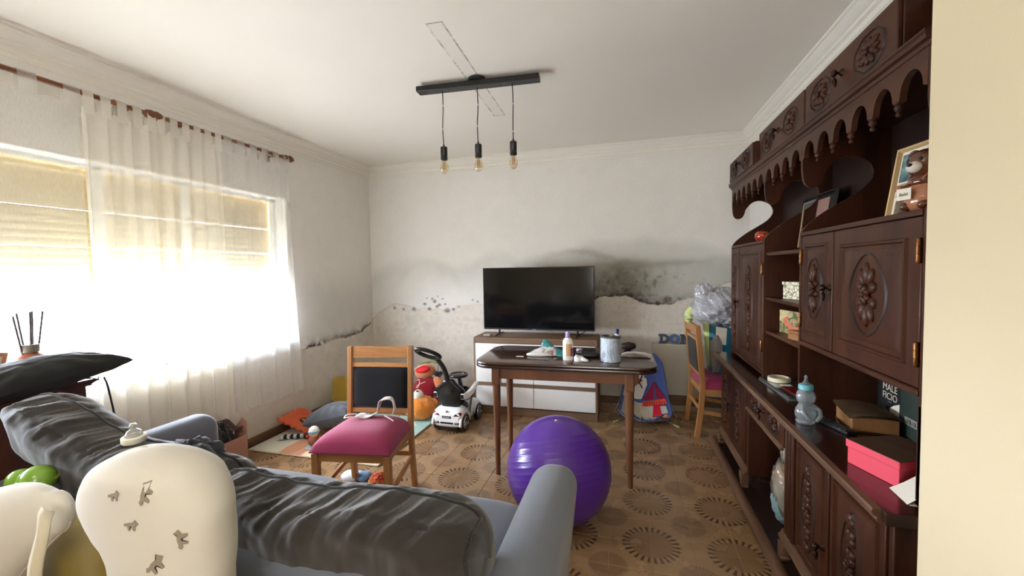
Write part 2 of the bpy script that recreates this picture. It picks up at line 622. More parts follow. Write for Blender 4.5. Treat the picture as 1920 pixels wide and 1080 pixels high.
def left_col(u, v):
    n1 = vnoise(u * 3, v * 3 + 70, 4) - 0.5
    n2 = vnoise(u * 16 + 80, v * 16, 5) - 0.5
    n3 = vnoise(u * 45, v * 45 + 9, 4)
    pl = np.interp(u, LM[:, 0], LM[:, 1]) + n2 * 0.05
    col = np.broadcast_to(PAINT, u.shape + (3,)).copy()
    col = layer(col, DAMP * 0.95, 0.45 * sstep(v, 1.5 + n1 * 0.3, 1.1) * sstep(u, 3.0, 3.5) * (0.8 + n1))
    mask = sstep(v, pl + 0.005, pl - 0.005)
    pc = PLAST * (1 + 0.22 * n2 + 0.12 * (n3 - 0.5))[..., None]
    pc = layer(pc, np.array(lin((170, 158, 138))), 0.5 * sstep(v, 0.35, 0.08))
    col = layer(col, pc, mask)
    e = v - pl
    amt = np.interp(u, [0, 3.2, 3.28, 3.35, 3.55, 3.62, 3.8, 4.1, 4.38], [0, 0, 0.9, 1, 0.9, 0.4, 0.7, 0.9, 0.9])
    dark = np.exp(-np.clip(e, 0, 1) / 0.03) * (e > -0.02) * amt * sstep(n2 + 0.5 * n3, 0.05, 0.3)
    col = layer(col, MOLD, dark)
    return col, -0.003 * mask + 0.003 * np.exp(-((v - pl - 0.008) / 0.01) ** 2)


yy = np.concatenate([np.arange(YF, 3.05, 0.15), [WY0, WY1], np.arange(3.11, YB, 0.011), [YB, YB + 0.03]])
zz = np.concatenate([np.arange(0, 0.5, 0.03), np.arange(0.5, 0.95, 0.01), np.arange(0.95, ZC, 0.05), [WZ0, WZ1, ZC]])
yy, zz = np.unique(np.round(yy, 4)), np.unique(np.round(zz, 4))
XO = XL - 0.17
ev = [(XL, WY0, WZ0), (XL, WY1, WZ0), (XL, WY1, WZ1), (XL, WY0, WZ1), (XO, WY0, WZ0), (XO, WY1, WZ0), (XO, WY1, WZ1), (XO, WY0, WZ1)]
ef = [(0, 1, 5, 4), (1, 2, 6, 5), (2, 3, 7, 6), (3, 0, 4, 7)]
wall_grid('wall_left', yy, zz, lambda u, v, r: np.stack([XL + r, u, v], -1), left_col,
          keep=lambda u, v: ~((u > WY0) & (u < WY1) & (v > WZ0) & (v < WZ1)), extra=(ev, ef))

struct(MB().box(XR, XR + 0.12, 0.88, YB + 0.1, 0, ZC).build('wall_right', M_WALL2, smooth=0))
struct(MB().box(0.5, XR + 0.12, YF, 0.8836, 0, ZC).build('wall_entry', M_CREAM, smooth=0))
struct(MB().box(XL - 0.2, 0.5, YF - 0.12, YF, 0, ZC).build('wall_front', M_CREAM, smooth=0))


def ceiling_mat():
    t = NT('ceiling_paint')
    geo = t.n('ShaderNodeNewGeometry')
    sx = t.n('ShaderNodeSeparateXYZ'); t.t.links.new(geo.outputs['Position'], sx.inputs[0])
    cx, cy, an = -0.949, 2.595, math.atan2(0.055, 1.295)
    dx, dy = t.math('SUBTRACT', sx.outputs[0], cx), t.math('SUBTRACT', sx.outputs[1], cy)
    u = t.math('ADD', t.math('MULTIPLY', dx, math.cos(an)), t.math('MULTIPLY', dy, math.sin(an)))
    v = t.math('SUBTRACT', t.math('MULTIPLY', dy, math.cos(an)), t.math('MULTIPLY', dx, math.sin(an)))
    d = t.math('MAXIMUM', t.math('SUBTRACT', t.math('ABSOLUTE', u), 0.042), t.math('SUBTRACT', t.math('ABSOLUTE', v), 0.648))
    nz = t.noise(14, 5, geo.outputs['Position'])
    nb = t.noise(60, 3, geo.outputs['Position'])
    ln = t.math('SUBTRACT', 1.0, t.ramp(t.math('ABSOLUTE', d), 0.002, 0.0075))
    ln = t.math('MULTIPLY', ln, t.math('MULTIPLY', t.ramp(nz, 0.36, 0.6), t.ramp(nb, 0.3, 0.5)))
    inside = t.math('MULTIPLY', t.math('LESS_THAN', d, 0.0), 0.10)
    blot = t.math('MULTIPLY', t.ramp(t.noise(0.9, 3, geo.outputs['Position']), 0.5, 0.8), 0.10)
    a = t.mix(t.math('ADD', inside, blot), lin((243, 237, 226)), lin((196, 188, 174)))
    t.base(t.mix(t.math('MULTIPLY', ln, 0.8), a, lin((140, 128, 112))))
    t.set(Roughness=0.92, Specular_IOR_Level=0.2)
    return t.m


struct(MB().box(XL - 0.2, XR + 0.12, YF, YB + 0.1, ZC, ZC + 0.1).build('ceiling', ceiling_mat(), smooth=0))

# plaster cornice: distance from the wall, drop from the ceiling
CP = [(0, 0), (0.085, 0), (0.085, 0.014), (0.074, 0.019), (0.066, 0.034), (0.046, 0.052), (0.038, 0.056), (0.036, 0.070), (0.022, 0.078), (0.020, 0.105), (0.010, 0.110), (0.008, 0.128), (0, 0.128)]
struct(MB().prism(CP, lambda d, h: (XL + d, YF, ZC - h), lambda d, h: (XL + d, YB - d, ZC - h)).build('trim_1', M_TRIM, smooth=20))
struct(MB().prism(CP, lambda d, h: (XL + d, YB - d, ZC - h), lambda d, h: (XR - d, YB - d, ZC - h)).build('trim_2', M_TRIM, smooth=20))
struct(MB().prism(CP, lambda d, h: (XR - d, 0.8836, ZC - h), lambda d, h: (XR - d, YB - d, ZC - h)).build('trim_3', M_TRIM, smooth=20))

# ------------------------------------------------------------------ floor of sunburst tiles
TPX, TPY, TX0, TY0 = 0.2045, 0.2005, 0.113, 2.965


def tile_mat():
    t = NT('sunburst_tile')
    geo = t.n('ShaderNodeNewGeometry')
    sx = t.n('ShaderNodeSeparateXYZ'); t.t.links.new(geo.outputs['Position'], sx.inputs[0])

    def cell(x0, y0):
        fu = t.math('SUBTRACT', t.math('FRACT', t.math('ADD', t.math('DIVIDE', t.math('SUBTRACT', sx.outputs[0], x0), 2 * TPX), 100.5)), 0.5)
        fv = t.math('SUBTRACT', t.math('FRACT', t.math('ADD', t.math('DIVIDE', t.math('SUBTRACT', sx.outputs[1], y0), 2 * TPY), 100.5)), 0.5)
        u, v = t.math('MULTIPLY', fu, 2 * TPX), t.math('MULTIPLY', fv, 2 * TPY)
        r = t.math('SQRT', t.math('ADD', t.math('MULTIPLY', u, u), t.math('MULTIPLY', v, v)))
        return r, t.math('ARCTAN2', v, u)

    wob = t.noise(38, 3, geo.outputs['Position'])
    r, a = cell(TX0, TY0)
    # petals: width shrinks towards the centre
    pet = t.math('COSINE', t.math('MULTIPLY', a, 26))
    ring = t.math('MULTIPLY', t.ramp(r, 0.098, 0.108), t.math('SUBTRACT', 1.0, t.ramp(r, 0.138, 0.146)))
    petal = t.math('MULTIPLY', ring, t.ramp(t.math('ADD', pet, t.math('MULTIPLY', t.math('SUBTRACT', r, 0.12), 14)), 0.15, 0.5))
    rays = t.math('MULTIPLY', t.ramp(t.math('COSINE', t.math('MULTIPLY', a, 52)), 0.2, 0.8), t.math('SUBTRACT', 1.0, t.ramp(r, 0.085, 0.115)))
    disc = t.math('SUBTRACT', 1.0, t.ramp(r, 0.10, 0.115))
    r2, a2 = cell(TX0 + TPX, TY0 + TPY)
    disc2 = t.math('SUBTRACT', 1.0, t.ramp(r2, 0.085, 0.098))
    ray2 = t.math('MULTIPLY', t.ramp(t.math('COSINE', t.math('MULTIPLY', a2, 34)), 0.0, 0.7), t.math('MULTIPLY', disc2, t.ramp(r2, 0.01, 0.05)))
    wear = t.ramp(t.noise(2.2, 4, geo.outputs['Position']), 0.3, 0.62)
    b = t.mix(t.noise(9, 6, geo.outputs['Position']), lin((142, 108, 74)), lin((176, 141, 102)))
    b = t.mix(t.math('MULTIPLY', disc, 0.38), b, lin((96, 66, 42)))
    b = t.mix(t.math('MULTIPLY', rays, 0.35), b, lin((150, 118, 86)))
    b = t.mix(t.math('MULTIPLY', disc2, 0.28), b, lin((92, 66, 44)))
    b = t.mix(t.math('MULTIPLY', ray2, t.math('MULTIPLY', wob, 0.75)), b, lin((74, 48, 30)))
    b = t.mix(t.math('MULTIPLY', petal, t.math('ADD', t.math('MULTIPLY', wear, 0.3), 0.66)), b, lin((52, 31, 18)))
    t.base(b)
    t.set(Roughness=t.math('ADD', t.math('MULTIPLY', t.noise(5, 4, geo.outputs['Position']), 0.28), 0.12), Specular_IOR_Level=0.5)
    t.bump(t.noise(30, 3, geo.outputs['Position']), 0.05, 0.004)
    return t.m


M_TILE = tile_mat()
M_GROUT = plain('grout', (168, 142, 110), 0.9, 0.25, 30)
floor = struct(MB().box(XL - 0.2, XR + 0.12, YF, YB + 0.1, -0.08, -0.0022).build('floor', M_GROUT, smooth=0))


def tile_verts(mb, cx, cy, sx, sy):
    a, b, g = sx / 2 - 0.0012, sy / 2 - 0.0012, 0.0012
    z0, z1 = -0.006, 0.0
    mb.add([(cx - a, cy - b, z0), (cx + a, cy - b, z0), (cx + a, cy + b, z0), (cx - a, cy + b, z0),
            (cx - a, cy - b, z1 - g), (cx + a, cy - b, z1 - g), (cx + a, cy + b, z1 - g), (cx - a, cy + b, z1 - g),
            (cx - a + g, cy - b + g, z1), (cx + a - g, cy - b + g, z1), (cx + a - g, cy + b - g, z1), (cx - a + g, cy + b - g, z1)],
           [(0, 1, 5, 4), (1, 2, 6, 5), (2, 3, 7, 6), (3, 0, 4, 7), (4, 5, 9, 8), (5, 6, 10, 9), (6, 7, 11, 10), (7, 4, 8, 11), (8, 9, 10, 11)])


tiles = []
for i in range(-16, 6):
    for j in range(-23, 8):
        cx, cy = TX0 + (i + 0.5) * TPX, TY0 + (j + 0.5) * TPY
        if XL - 0.1 < cx < XR + 0.1 and YF - 0.05 < cy < YB:
            tiles.append((cx, cy))
vis = [(cx, cy) for cx, cy in tiles if cy > 1.5 + max(0, -cx - 0.3) * 0.12 and cx < 0.72 and cy < 4.34] + [(cx, cy) for cx, cy in tiles if cy <= 1.5 and -0.35 < cx < 0.6 and cy > 1.05]
vis = sorted(vis, key=lambda p: math.hypot(p[0], p[1]))[:300]
rest = [p for p in tiles if p not in set(vis)]
tm = MB(); tile_verts(tm, 0, 0, TPX, TPY)
tile0 = tm.build('tile', M_TILE, floor, smooth=0)
tile0.location = (*vis[0], 0)
for cx, cy in vis[1:]:
    share(tile0, 'tile', floor, (cx, cy, 0))
tm = MB()
for cx, cy in rest:
    tile_verts(tm, cx, cy, TPX, TPY)
tm.build('tile_field', M_TILE, floor, smooth=0)['kind'] = 'stuff'

# skirting: brown tile strips; the back one with a pale strip under it where the ledge is
M_SKIRT = wood('brown_skirting_tile', (88, 62, 40), (110, 82, 54), 'y', 0.4)
struct(MB().box(XL, XL + 0.014, -0.9, YB, 0, 0.075).build('baseboard_left', M_SKIRT, bevel=0.003))
bb = MB(); bb.box(XL, 0.25, YB - 0.014, YB + 0.01, 0, 0.08); bb.box(0.25, XR, 4.281, 4.30, 0.055, 0.155)
struct(bb.build('baseboard_back', M_SKIRT, bevel=0.003))
struct(MB().box(0.25, XR, 4.275, 4.30, 0, 0.054).build('baseboard_ledge', plain('pale_plinth', (150, 136, 118), 0.8), bevel=0.003))
M_LEDGE = plain('grey_ledge_plaster', (186, 178, 162), 0.9, 0.12, 5, bump=0.2, bscale=50)
struct(MB().box(0.24, XR, 4.29, YB - 0.001, 0, 0.655).build('trim_4', M_LEDGE, smooth=0, bevel=0.006))

# ------------------------------------------------------------------ window with roller shutter
M_ALU = plain('white_window_frame', (225, 225, 220), 0.4)


def shutter_mat():
    t = NT('beige_shutter_slat')
    d = t.n('ShaderNodeBsdfDiffuse'); t.put(d.inputs[0], lin((236, 210, 160)))
    tl = t.n('ShaderNodeBsdfTranslucent'); t.put(tl.inputs[0], lin((244, 210, 150)))
    m1 = t.n('ShaderNodeMixShader'); m1.inputs[0].default_value = 0.026
    t.t.links.new(d.outputs[0], m1.inputs[1]); t.t.links.new(tl.outputs[0], m1.inputs[2])
    t.t.links.new(m1.outputs[0], t.out.inputs['Surface'])
    t.t.nodes.remove(t.b)
    return t.m


win = struct(MB().add([(XO, WY0, WZ0 - 0.0), (XL + 0.035, WY0, WZ0), (XL + 0.035, WY1 + 0.02, WZ0), (XO, WY1 + 0.02, WZ0), (XO, WY0, WZ0 - 0.03), (XL + 0.035, WY0, WZ0 - 0.03), (XL + 0.035, WY1 + 0.02, WZ0 - 0.03), (XO, WY1 + 0.02, WZ0 - 0.03)],
                      [(0, 1, 2, 3), (4, 7, 6, 5), (0, 4, 5, 1), (1, 5, 6, 2), (2, 6, 7, 3), (3, 7, 4, 0)]).build('window_1', plain('sill_stone', (190, 186, 178), 0.5), smooth=0))
fm = MB()
for a, b in ((WY0, WY0 + 0.028), (0.93, 0.98), (1.76, 1.81), (2.28, 2.33), (WY1 - 0.028, WY1)):
    fm.box(XO + 0.01, XO + 0.05, a, b, WZ0, WZ1)
fm.box(XO + 0.01, XO + 0.05, WY0, WY1, WZ0, WZ0 + 0.03)
fm.box(XO + 0.01, XO + 0.05, WY0, WY1, WZ1 - 0.022, WZ1)
fm.build('window_frame', M_ALU, win, bevel=0.003)
gm = clear('window_glass', (250, 253, 252), 0.95, 0.02, 0.02)
for a, b in ((WY0 + 0.028, 0.93), (0.98, 1.76), (1.81, 2.28), (2.33, WY1 - 0.028)):
    MB().box(XO + 0.026, XO + 0.030, a, b, WZ0 + 0.03, WZ1 - 0.022).build('pane', gm, win, smooth=0)
M_SHUT = shutter_mat()
sp = [(0, 0), (0.0025, 0.004), (0.004, 0.022), (0.0025, 0.0405), (0, 0.0445), (-0.004, 0.040), (-0.003, 0.022), (-0.004, 0.004)]
s0 = MB().prism(sp, lambda d, h: (d, WY0 - 0.06, h), lambda d, h: (d, WY1 + 0.06, h)).build('slat', M_SHUT, win, smooth=60)
z = 1.285
k = 0
while z < WZ1 + 0.05:
    o = s0 if k == 0 else share(s0, 'slat', win)
    o.location = (XO - 0.012, 0, z)
    z += 0.0445 if k not in (6, 11) else 0.0447          # a slit of daylight where slats have not closed
    k += 1

# made-up fittings for the two added fill lights: framed white blind, flat ceiling housing
w2 = struct(MB().box(-0.70, 0.40, YF + 0.001, YF + 0.012, 0.95, 2.35).build('added_fill_window', plain('added_blind_white', (236, 234, 228), 0.9, 0.02), smooth=0))
for a, b, c, d in ((-0.76, -0.70, 0.89, 2.41), (0.40, 0.46, 0.89, 2.41), (-0.70, 0.40, 0.89, 0.95), (-0.70, 0.40, 2.35, 2.41)):
    MB().box(a, b, YF + 0.001, YF + 0.03, c, d).build('window_frame', M_ALU, w2, bevel=0.003)  # frame bars made up to go with the added rear fill
hl = thing('added_fill_housing', 'flat white square housing added behind the camera for a fill light', 'lamp', (-1.3, -0.55, ZC))
MB().box(-0.37, 0.37, -0.37, 0.37, -0.085, -0.001).build('housing', M_ALU, hl, bevel=0.006)

# ------------------------------------------------------------------ curtains on two wooden rods
M_SHEER = sheer('sheer_white_curtain', (246, 245, 243), 0.68, 0.34)
M_GATH = sheer('cream_gathered_curtain', (247, 243, 232), 0.36, 0.26)
M_ROD = wood('brown_curtain_rod', (92, 52, 24), (128, 78, 38), 'y', 0.4)
RX, RZ = -2.895, 2.437


def curtain_rod(y0, y1, label, ends):
    t = thing('curtain_rod', label, 'curtain rod', (RX, (y0 + y1) / 2, RZ), group='curtain rods over the window')
    h = (y1 - y0) / 2
    MB().tube([(0, -h, 0), (0, h, 0)], 0.0135, 12).build('rod', M_ROD, t)
    prof = [(0.010, 0), (0.024, 0.006), (0.026, 0.016), (0.014, 0.024), (0.012, 0.03), (0.026, 0.045), (0.030, 0.062), (0.022, 0.085), (0.010, 0.105), (0.0, 0.115)]
    for s in ends:
        f = MB().lathe(prof, 14).build('finial', M_ROD, t)
        f.rotation_euler = (-s * PI / 2, 0, 0); f.location = (0, s * h, 0)
    for y in (-h + 0.12, h - 0.10):
        br = MB()
        br.box(RX * 0 - 0.083, 0.0, y - 0.010, y + 0.010, -0.022, -0.008)
        br.build('bracket', M_ROD, t, bevel=0.002)
        MB().box(-0.086, -0.0835, y - 0.018, y + 0.018, -0.05, 0.05).build('wall_plate', M_ROD, t)
    return t


curtain_rod(0.2, 1.93, 'brown wooden curtain rod with turned finial holding the curtains nearest the camera', (1,))
curtain_rod(2.02, 3.02, 'brown wooden curtain rod with a finial at each end, nearest the room corner', (-1, 1))


def curtain(label, y0, y1, folds, amp, m, ntab, seed, x0=RX - 0.004, bot=0.345, flare=0.0, narrow=0.0, density=90):
    t = thing('curtain', label, 'curtain', (x0, (y0 + y1) / 2, bot), group='tab-top curtains')
    nu, nv = max(24, int((y1 - y0) * density)), 34
    r = random.Random(seed)
    ph = [r.uniform(0, 6.28) for _ in range(6)]
    P = np.zeros((nu, nv, 3))
    top = 2.355
    S = np.linspace(0, 1, nu)[:, None]; T = np.linspace(0, 1, nv)[None, :]
    warp = S + 0.018 * np.sin(S * 9 + ph[0]) + 0.012 * np.sin(S * 23 + ph[1]) * T
    wave = np.sin(2 * PI * folds * warp + ph[2] + 0.5 * np.sin(T * 2.2 + ph[3])) + 0.35 * np.sin(2 * PI * folds * 2.1 * warp + ph[4] + T)
    P[..., 0] = amp * (0.45 + 0.75 * T) * wave * (0.55 + 0.75 * vnoise(S * 5 + seed, T * 1.2, 2)) + 0.006 * np.sin(30 * S + 3 * T)
    mid = 0.5 + (S - 0.5) * (1 - narrow * np.sin(np.clip(T, 0, 1) * PI * 0.8))
    P[..., 1] = (mid - 0.5) * (y1 - y0) + flare * T ** 3 * S + 0.35 * amp * np.cos(2 * PI * folds * warp + ph[2])
    P[..., 2] = (top - bot) + (0 - (top - bot)) * T + 0.012 * np.sin(2 * PI * folds * S + ph[5]) * T + 0.012 * (1 - T) * np.sin(S * ntab * 2 * PI)
    MB().grid(P).build('panel', m, t, smooth=180, recalc=False)
    tabs = [i / max(1, ntab - 1) for i in range(ntab)]
    tz = RZ - bot
    for f in tabs:
        y = -(y1 - y0) / 2 + (0.035 + f * ((y1 - y0) - 0.07))
        w = min(0.034, 0.30 * (y1 - y0) / ntab)
        tb = MB()
        prof = [(-0.020, top - bot - 0.03), (-0.0185, tz), (-0.010, tz + 0.016), (0.0, tz + 0.019), (0.010, tz + 0.016), (0.0185, tz), (0.020, top - bot - 0.03)]
        G = np.array([[(a + RX - x0, y - w + 0.003 * math.sin(k), c) for k, (a, c) in enumerate(prof)], [(a + RX - x0, y + w, c) for a, c in prof]])
        tb.grid(G).build('tab', m, t, smooth=180, recalc=False)
    return t


curtain('sheer white curtain nearest the camera, behind the dark cabinet with the diffuser', 0.15, 1.60, 4.5, 0.012, M_SHEER, 9, 1)
curtain('cream gathered curtain bunched at the end of the rod nearest the camera', 1.60, 1.99, 3.6, 0.026, M_GATH, 5, 2, x0=RX - 0.004, density=160)
curtain('cream gathered curtain bunched in deep folds, third along from the camera', 1.975, 2.43, 4.6, 0.030, M_GATH, 6, 3, x0=RX, density=150)
curtain('sheer white curtain nearest the room corner, its lower hem flaring out', 2.435, 3.06, 4.4, 0.015, M_SHEER, 6, 5, flare=0.07, bot=0.34)

# ------------------------------------------------------------------ the carved wall unit
M_DK = wood('dark_carved_wood', (42, 19, 9), (80, 43, 24), 'z', 0.42, 7, coat=0.06, spec=0.3)
M_DKY = wood('dark_wood_lengthwise', (44, 21, 10), (84, 47, 28), 'y', 0.42, 7, coat=0.06, spec=0.3)
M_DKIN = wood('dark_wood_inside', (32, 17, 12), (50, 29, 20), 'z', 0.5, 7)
M_WORN = wood('worn_brown_edge', (84, 57, 40), (118, 86, 62), 'y', 0.5, 10)
M_BRASS = plain('aged_brass', (120, 82, 50), 0.35, 0.2, 40, metal=1.0)
M_DKBR = plain('dark_bronze', (58, 42, 32), 0.35, 0.2, 40, metal=0.8)
CR = Vector((0.9, 2.4, 0))
CX = Matrix.Translation(-CR)
unit = thing('carved_wall_unit', 'dark carved wooden wall unit with cupboards, open shelves and scalloped valance along the right wall', 'cabinet', CR)


def cm():
    return MB(CX)


def ring(mb, X0, X1, y0, y1, z0, z1, w):
    """rectangular picture-frame moulding facing -X"""
    vs = []
    for (x, g) in ((X1, 0), (X0, w * 0.35), (X0, w * 0.7), (X1, w)):
        vs += [(x, y0 + g, z0 + g), (x, y1 - g, z0 + g), (x, y1 - g, z1 - g), (x, y0 + g, z1 - g)]
    fs = []
    for i in range(4):
        a, b = i * 4, ((i + 1) % 4) * 4
        for k in range(4):
            k2 = (k + 1) % 4
            fs.append((a + k, a + k2, b + k2, b + k))
    return mb.add(vs, fs)


def petal(mb, X, y, z, ang, d0, L, w, t=0.009):
    c = (X, y + math.cos(ang) * (d0 + L / 2), z + math.sin(ang) * (d0 + L / 2))
    mb.ell(c, (t, L / 2, w / 2), 8, 5, rot=(ang, 0, 0))


def carving(X, y, z, w, h, parent, style='tall', rim=True):
    """a carved oval with its flower, standing out of a door"""
    m = cm()
    if style == 'tall':
        s = h / 0.24
        k = w / 0.17
        for sgn in (1, -1):
            for da, L in ((0, 0.075), (0.34, 0.062), (-0.34, 0.062)):
                petal(m, X, y, z, sgn * PI / 2 + da * k, 0.026 * s, L * s, 0.026 * k, 0.013)
            for da in (0.95, -0.95):
                petal(m, X, y, z, sgn * PI / 2 + da, 0.022, 0.036 * k, 0.030 * k, 0.011)
        for i in range(7):
            petal(m, X - 0.006, y, z, i * 2 * PI / 7, 0.004, 0.024 * k, 0.014 * k, 0.010)
        m.ell((X - 0.012, y, z), (0.008, 0.009, 0.009), 8, 6)
    elif style == 'long':
        for i in range(5):
            zz = z + (i - 2) * h * 0.19
            L = h * 0.17
            for da in (0, 0.5, -0.5):
                for sgn in (1, -1):
                    petal(m, X, y, zz, sgn * PI / 2 + da, 0.006, L * (0.62 if da else 0.8), 0.030, 0.011)
        for i in range(6):
            petal(m, X - 0.005, y, z, i * PI / 3, 0.004, 0.024, 0.016, 0.010)
        m.ell((X - 0.011, y, z), (0.007, 0.009, 0.009), 8, 6)
    else:
        for i in range(8):
            petal(m, X, y, z, i * PI / 4 + 0.2, 0.010, (0.040 if i % 2 else 0.030) * w / 0.15, 0.022, 0.008)
        for sgn in (1, -1):
            for da in (0.4, -0.4, 0):
                petal(m, X, y, z, (0 if sgn > 0 else PI) + da, 0.024, 0.036 * w / 0.15, 0.016, 0.008)
        m.ell((X - 0.008, y, z), (0.007, 0.010, 0.010), 8, 6)
    f = m.build('flower_carving', M_DK, parent, smooth=180)
    if rim:
        r = cm()
        n = 44
        pts = []
        for i in range(n):
            a = 2 * PI * i / n
            q = 1.0 + (0.05 * abs(math.sin(a * 4)) if style == 'oval' else 0.03 * math.cos(4 * a))
            pts.append((X + 0.001, y + w / 2 * q * math.cos(a), z + h / 2 * q * math.sin(a)))
        G = []
        for i, p in enumerate(pts):
            v = Vector((0, p[1] - y, p[2] - z)).normalized()
            G.append([(p[0] + 0.004, p[1] + v.y * 0.008, p[2] + v.z * 0.008), (p[0] - 0.004, p[1] + v.y * 0.003, p[2] + v.z * 0.003),
                      (p[0] - 0.004, p[1] - v.y * 0.002, p[2] - v.z * 0.002), (p[0] + 0.004, p[1] - v.y * 0.006, p[2] - v.z * 0.006)])
        r.grid(np.array(G), cu=True)
        r.build('oval_rim', M_DKIN, parent, smooth=60)
    return f


def knob(X, y, z, parent):
    m = MB(CX @ Matrix.Translation((X, y, z)) @ Matrix.Rotation(-PI / 2, 4, 'Y'))
    m.lathe([(0.015, 0), (0.013, 0.004), (0.006, 0.008), (0.006, 0.016), (0.013, 0.022), (0.013, 0.03), (0.007, 0.036), (0.0, 0.037)], 12)
    k = m.build('knob', M_DKBR, parent, smooth=60)
    d = cm(); d.tube([(X - 0.022, y, z - 0.008), (X - 0.025, y, z - 0.028), (X - 0.022, y, z - 0.048)], [0.004, 0.010, 0.004], 10, round_caps=True)
    d.build('drop_pull', M_DKBR, parent, smooth=180)
    return k


def door(X, y0, y1, z0, z1, med=None, knob_y=None, hinge_y=None, inset=0.035, name='door'):
    d = cm().box(X, X + 0.02, y0 + 0.002, y1 - 0.002, z0 + 0.002, z1 - 0.002).build(name, M_DK, unit, bevel=0.003)
    if y1 - y0 > 0.1:
        ring(cm(), X - 0.008, X + 0.001, y0 + inset, y1 - inset, z0 + inset, z1 - inset, 0.016).build('moulding', M_DK, d, smooth=30)
        g = inset + 0.022
        p = cm(); a, b, c, e = y0 + g, y1 - g, z0 + g, z1 - g
        s = min(0.025, (b - a) * 0.2)
        p.add([(X + 0.002, a, c), (X + 0.002, b, c), (X + 0.002, b, e), (X + 0.002, a, e), (X - 0.005, a + s, c + s), (X - 0.005, b - s, c + s), (X - 0.005, b - s, e - s), (X - 0.005, a + s, e - s)],
              [(0, 1, 5, 4), (1, 2, 6, 5), (2, 3, 7, 6), (3, 0, 4, 7), (4, 5, 6, 7)])
        p.build('raised_panel', M_DK, d, smooth=20)
    for md in (med or []):
        carving(X - 0.006, *md[:4], d, md[4], md[5] if len(md) > 5 else True)
    if knob_y is not None:
        knob(X, knob_y[0], knob_y[1], d)
    if hinge_y is not None:
        for zz in (z0 + (z1 - z0) * 0.2, z0 + (z1 - z0) * 0.8):
            h = cm()
            h.lathe([(0.0, -0.036), (0.006, -0.034), (0.0075, -0.03), (0.0075, -0.011), (0.006, -0.0105), (0.006, -0.0095), (0.0075, -0.009), (0.0075, 0.011), (0.006, 0.0115), (0.006, 0.0125), (0.0075, 0.013), (0.0075, 0.030), (0.006, 0.034), (0.0, 0.036)],
                    10, (X - 0.004, hinge_y, zz))
            h.build('hinge', M_BRASS, d, smooth=50)
    return d


YA, YZ = 1.34, 3.46
N0, N1 = 2.15, 2.74                      # the open niche in the lower half
# lower half: platform, rail, feet, carcasses, niche, worktop
cm().box(0.655, 1.112, YA - 0.03, YZ + 0.05, 0, 0.055).build('platform', M_DKIN, unit, bevel=0.004)
cm().tube([(0.648, YA - 0.05, 0.052), (0.648, YZ + 0.06, 0.052)], 0.030, 14, flat=0.8).build('front_rail', M_WORN, unit, smooth=60)
for y, s in ((YZ - 0.02, -1), (N1 + 0.02, 1), (N0 - 0.02, -1), (YA + 0.02, 1)):
    m = cm()
    pr = [(0, 0.0), (0.030, 0.0), (0.040, 0.018), (0.032, 0.030), (0.055, 0.045), (0.060, 0.088), (0, 0.088)]
    m.prism(pr, lambda a, b: (0.672, y + s * a, 0.055 + b), lambda a, b: (0.715, y + s * a, 0.055 + b))
    m.build('bracket_foot', M_WORN, unit, bevel=0.004)
for y0, y1 in ((N1, YZ), (YA, N0)):
    cm().box(0.705, 1.112, y0, y1, 0.143, 0.712).build('lower_carcass', M_DK, unit, bevel=0.003)
    cm().prism([(0, 0), (0.022, 0.0), (0.022, 0.014), (0.012, 0.022), (0.008, 0.036), (0, 0.04)], lambda d, h: (0.705 - d, y0 - 0.005, 0.143 + h), lambda d, h: (0.705 - d, y1 + 0.005, 0.143 + h)).build('base_moulding', M_WORN, unit, smooth=20)
    cm().box(0.74, 1.10, y0 + 0.02, y1 - 0.02, 0.055, 0.143).build('recessed_plinth', M_DKIN, unit)
door(0.697, 3.115, 3.445, 0.19, 0.70, [(3.28, 0.445, 0.12, 0.34, 'long')], (3.14, 0.45), inset=0.04)
door(0.697, 2.79, 3.105, 0.19, 0.70, [(2.95, 0.445, 0.12, 0.34, 'long')], inset=0.04)
door(0.697, 1.70, 2.00, 0.19, 0.70, [(1.86, 0.44, 0.12, 0.34, 'long')], (1.735, 0.37), inset=0.03)
door(0.697, 1.36, 1.69, 0.19, 0.70, [(1.53, 0.44, 0.12, 0.34, 'long')], inset=0.03)
for k in range(3):
    cm().lathe([(0.009, 0), (0.011, 0.01), (0.011, 0.50), (0.009, 0.51)], 8, (0.700, 2.03 + k * 0.036, 0.19)).build('fluted_pilaster', M_DK, unit, smooth=60)
ap = cm().box(0.700, 0.722, N0 + 0.002, N1 - 0.002, 0.565, 0.708).build('apron_drawer', M_DK, unit, bevel=0.003)
for y in (2.60, 2.29):
    carving(0.697, y, 0.638, 0.15, 0.105, ap, 'oval')
knob(0.700, 2.445, 0.64, ap)
cm().prism([(0, 0), (0.014, 0.0), (0.014, 0.01), (0.004, 0.018), (0, 0.018)], lambda d, h: (0.700 - d, N0, 0.553 + h), lambda d, h: (0.700 - d, N1, 0.553 + h)).build('apron_edge', M_WORN, unit, smooth=20)
cm().box(1.085, 1.095, N0, N1, 0.055, 0.70).build('niche_back', M_DKIN, unit)
for zz in (0.11, 0.25, 0.39):
    ring(MB(CX @ Matrix.Translation((0.0, N1, 0)) @ Matrix.Rotation(PI / 2, 4, 'Z')), 0.001, 0.009, -0.98, -0.76, zz, zz + 0.115, 0.014).build('side_panel', M_DK, unit, smooth=30)
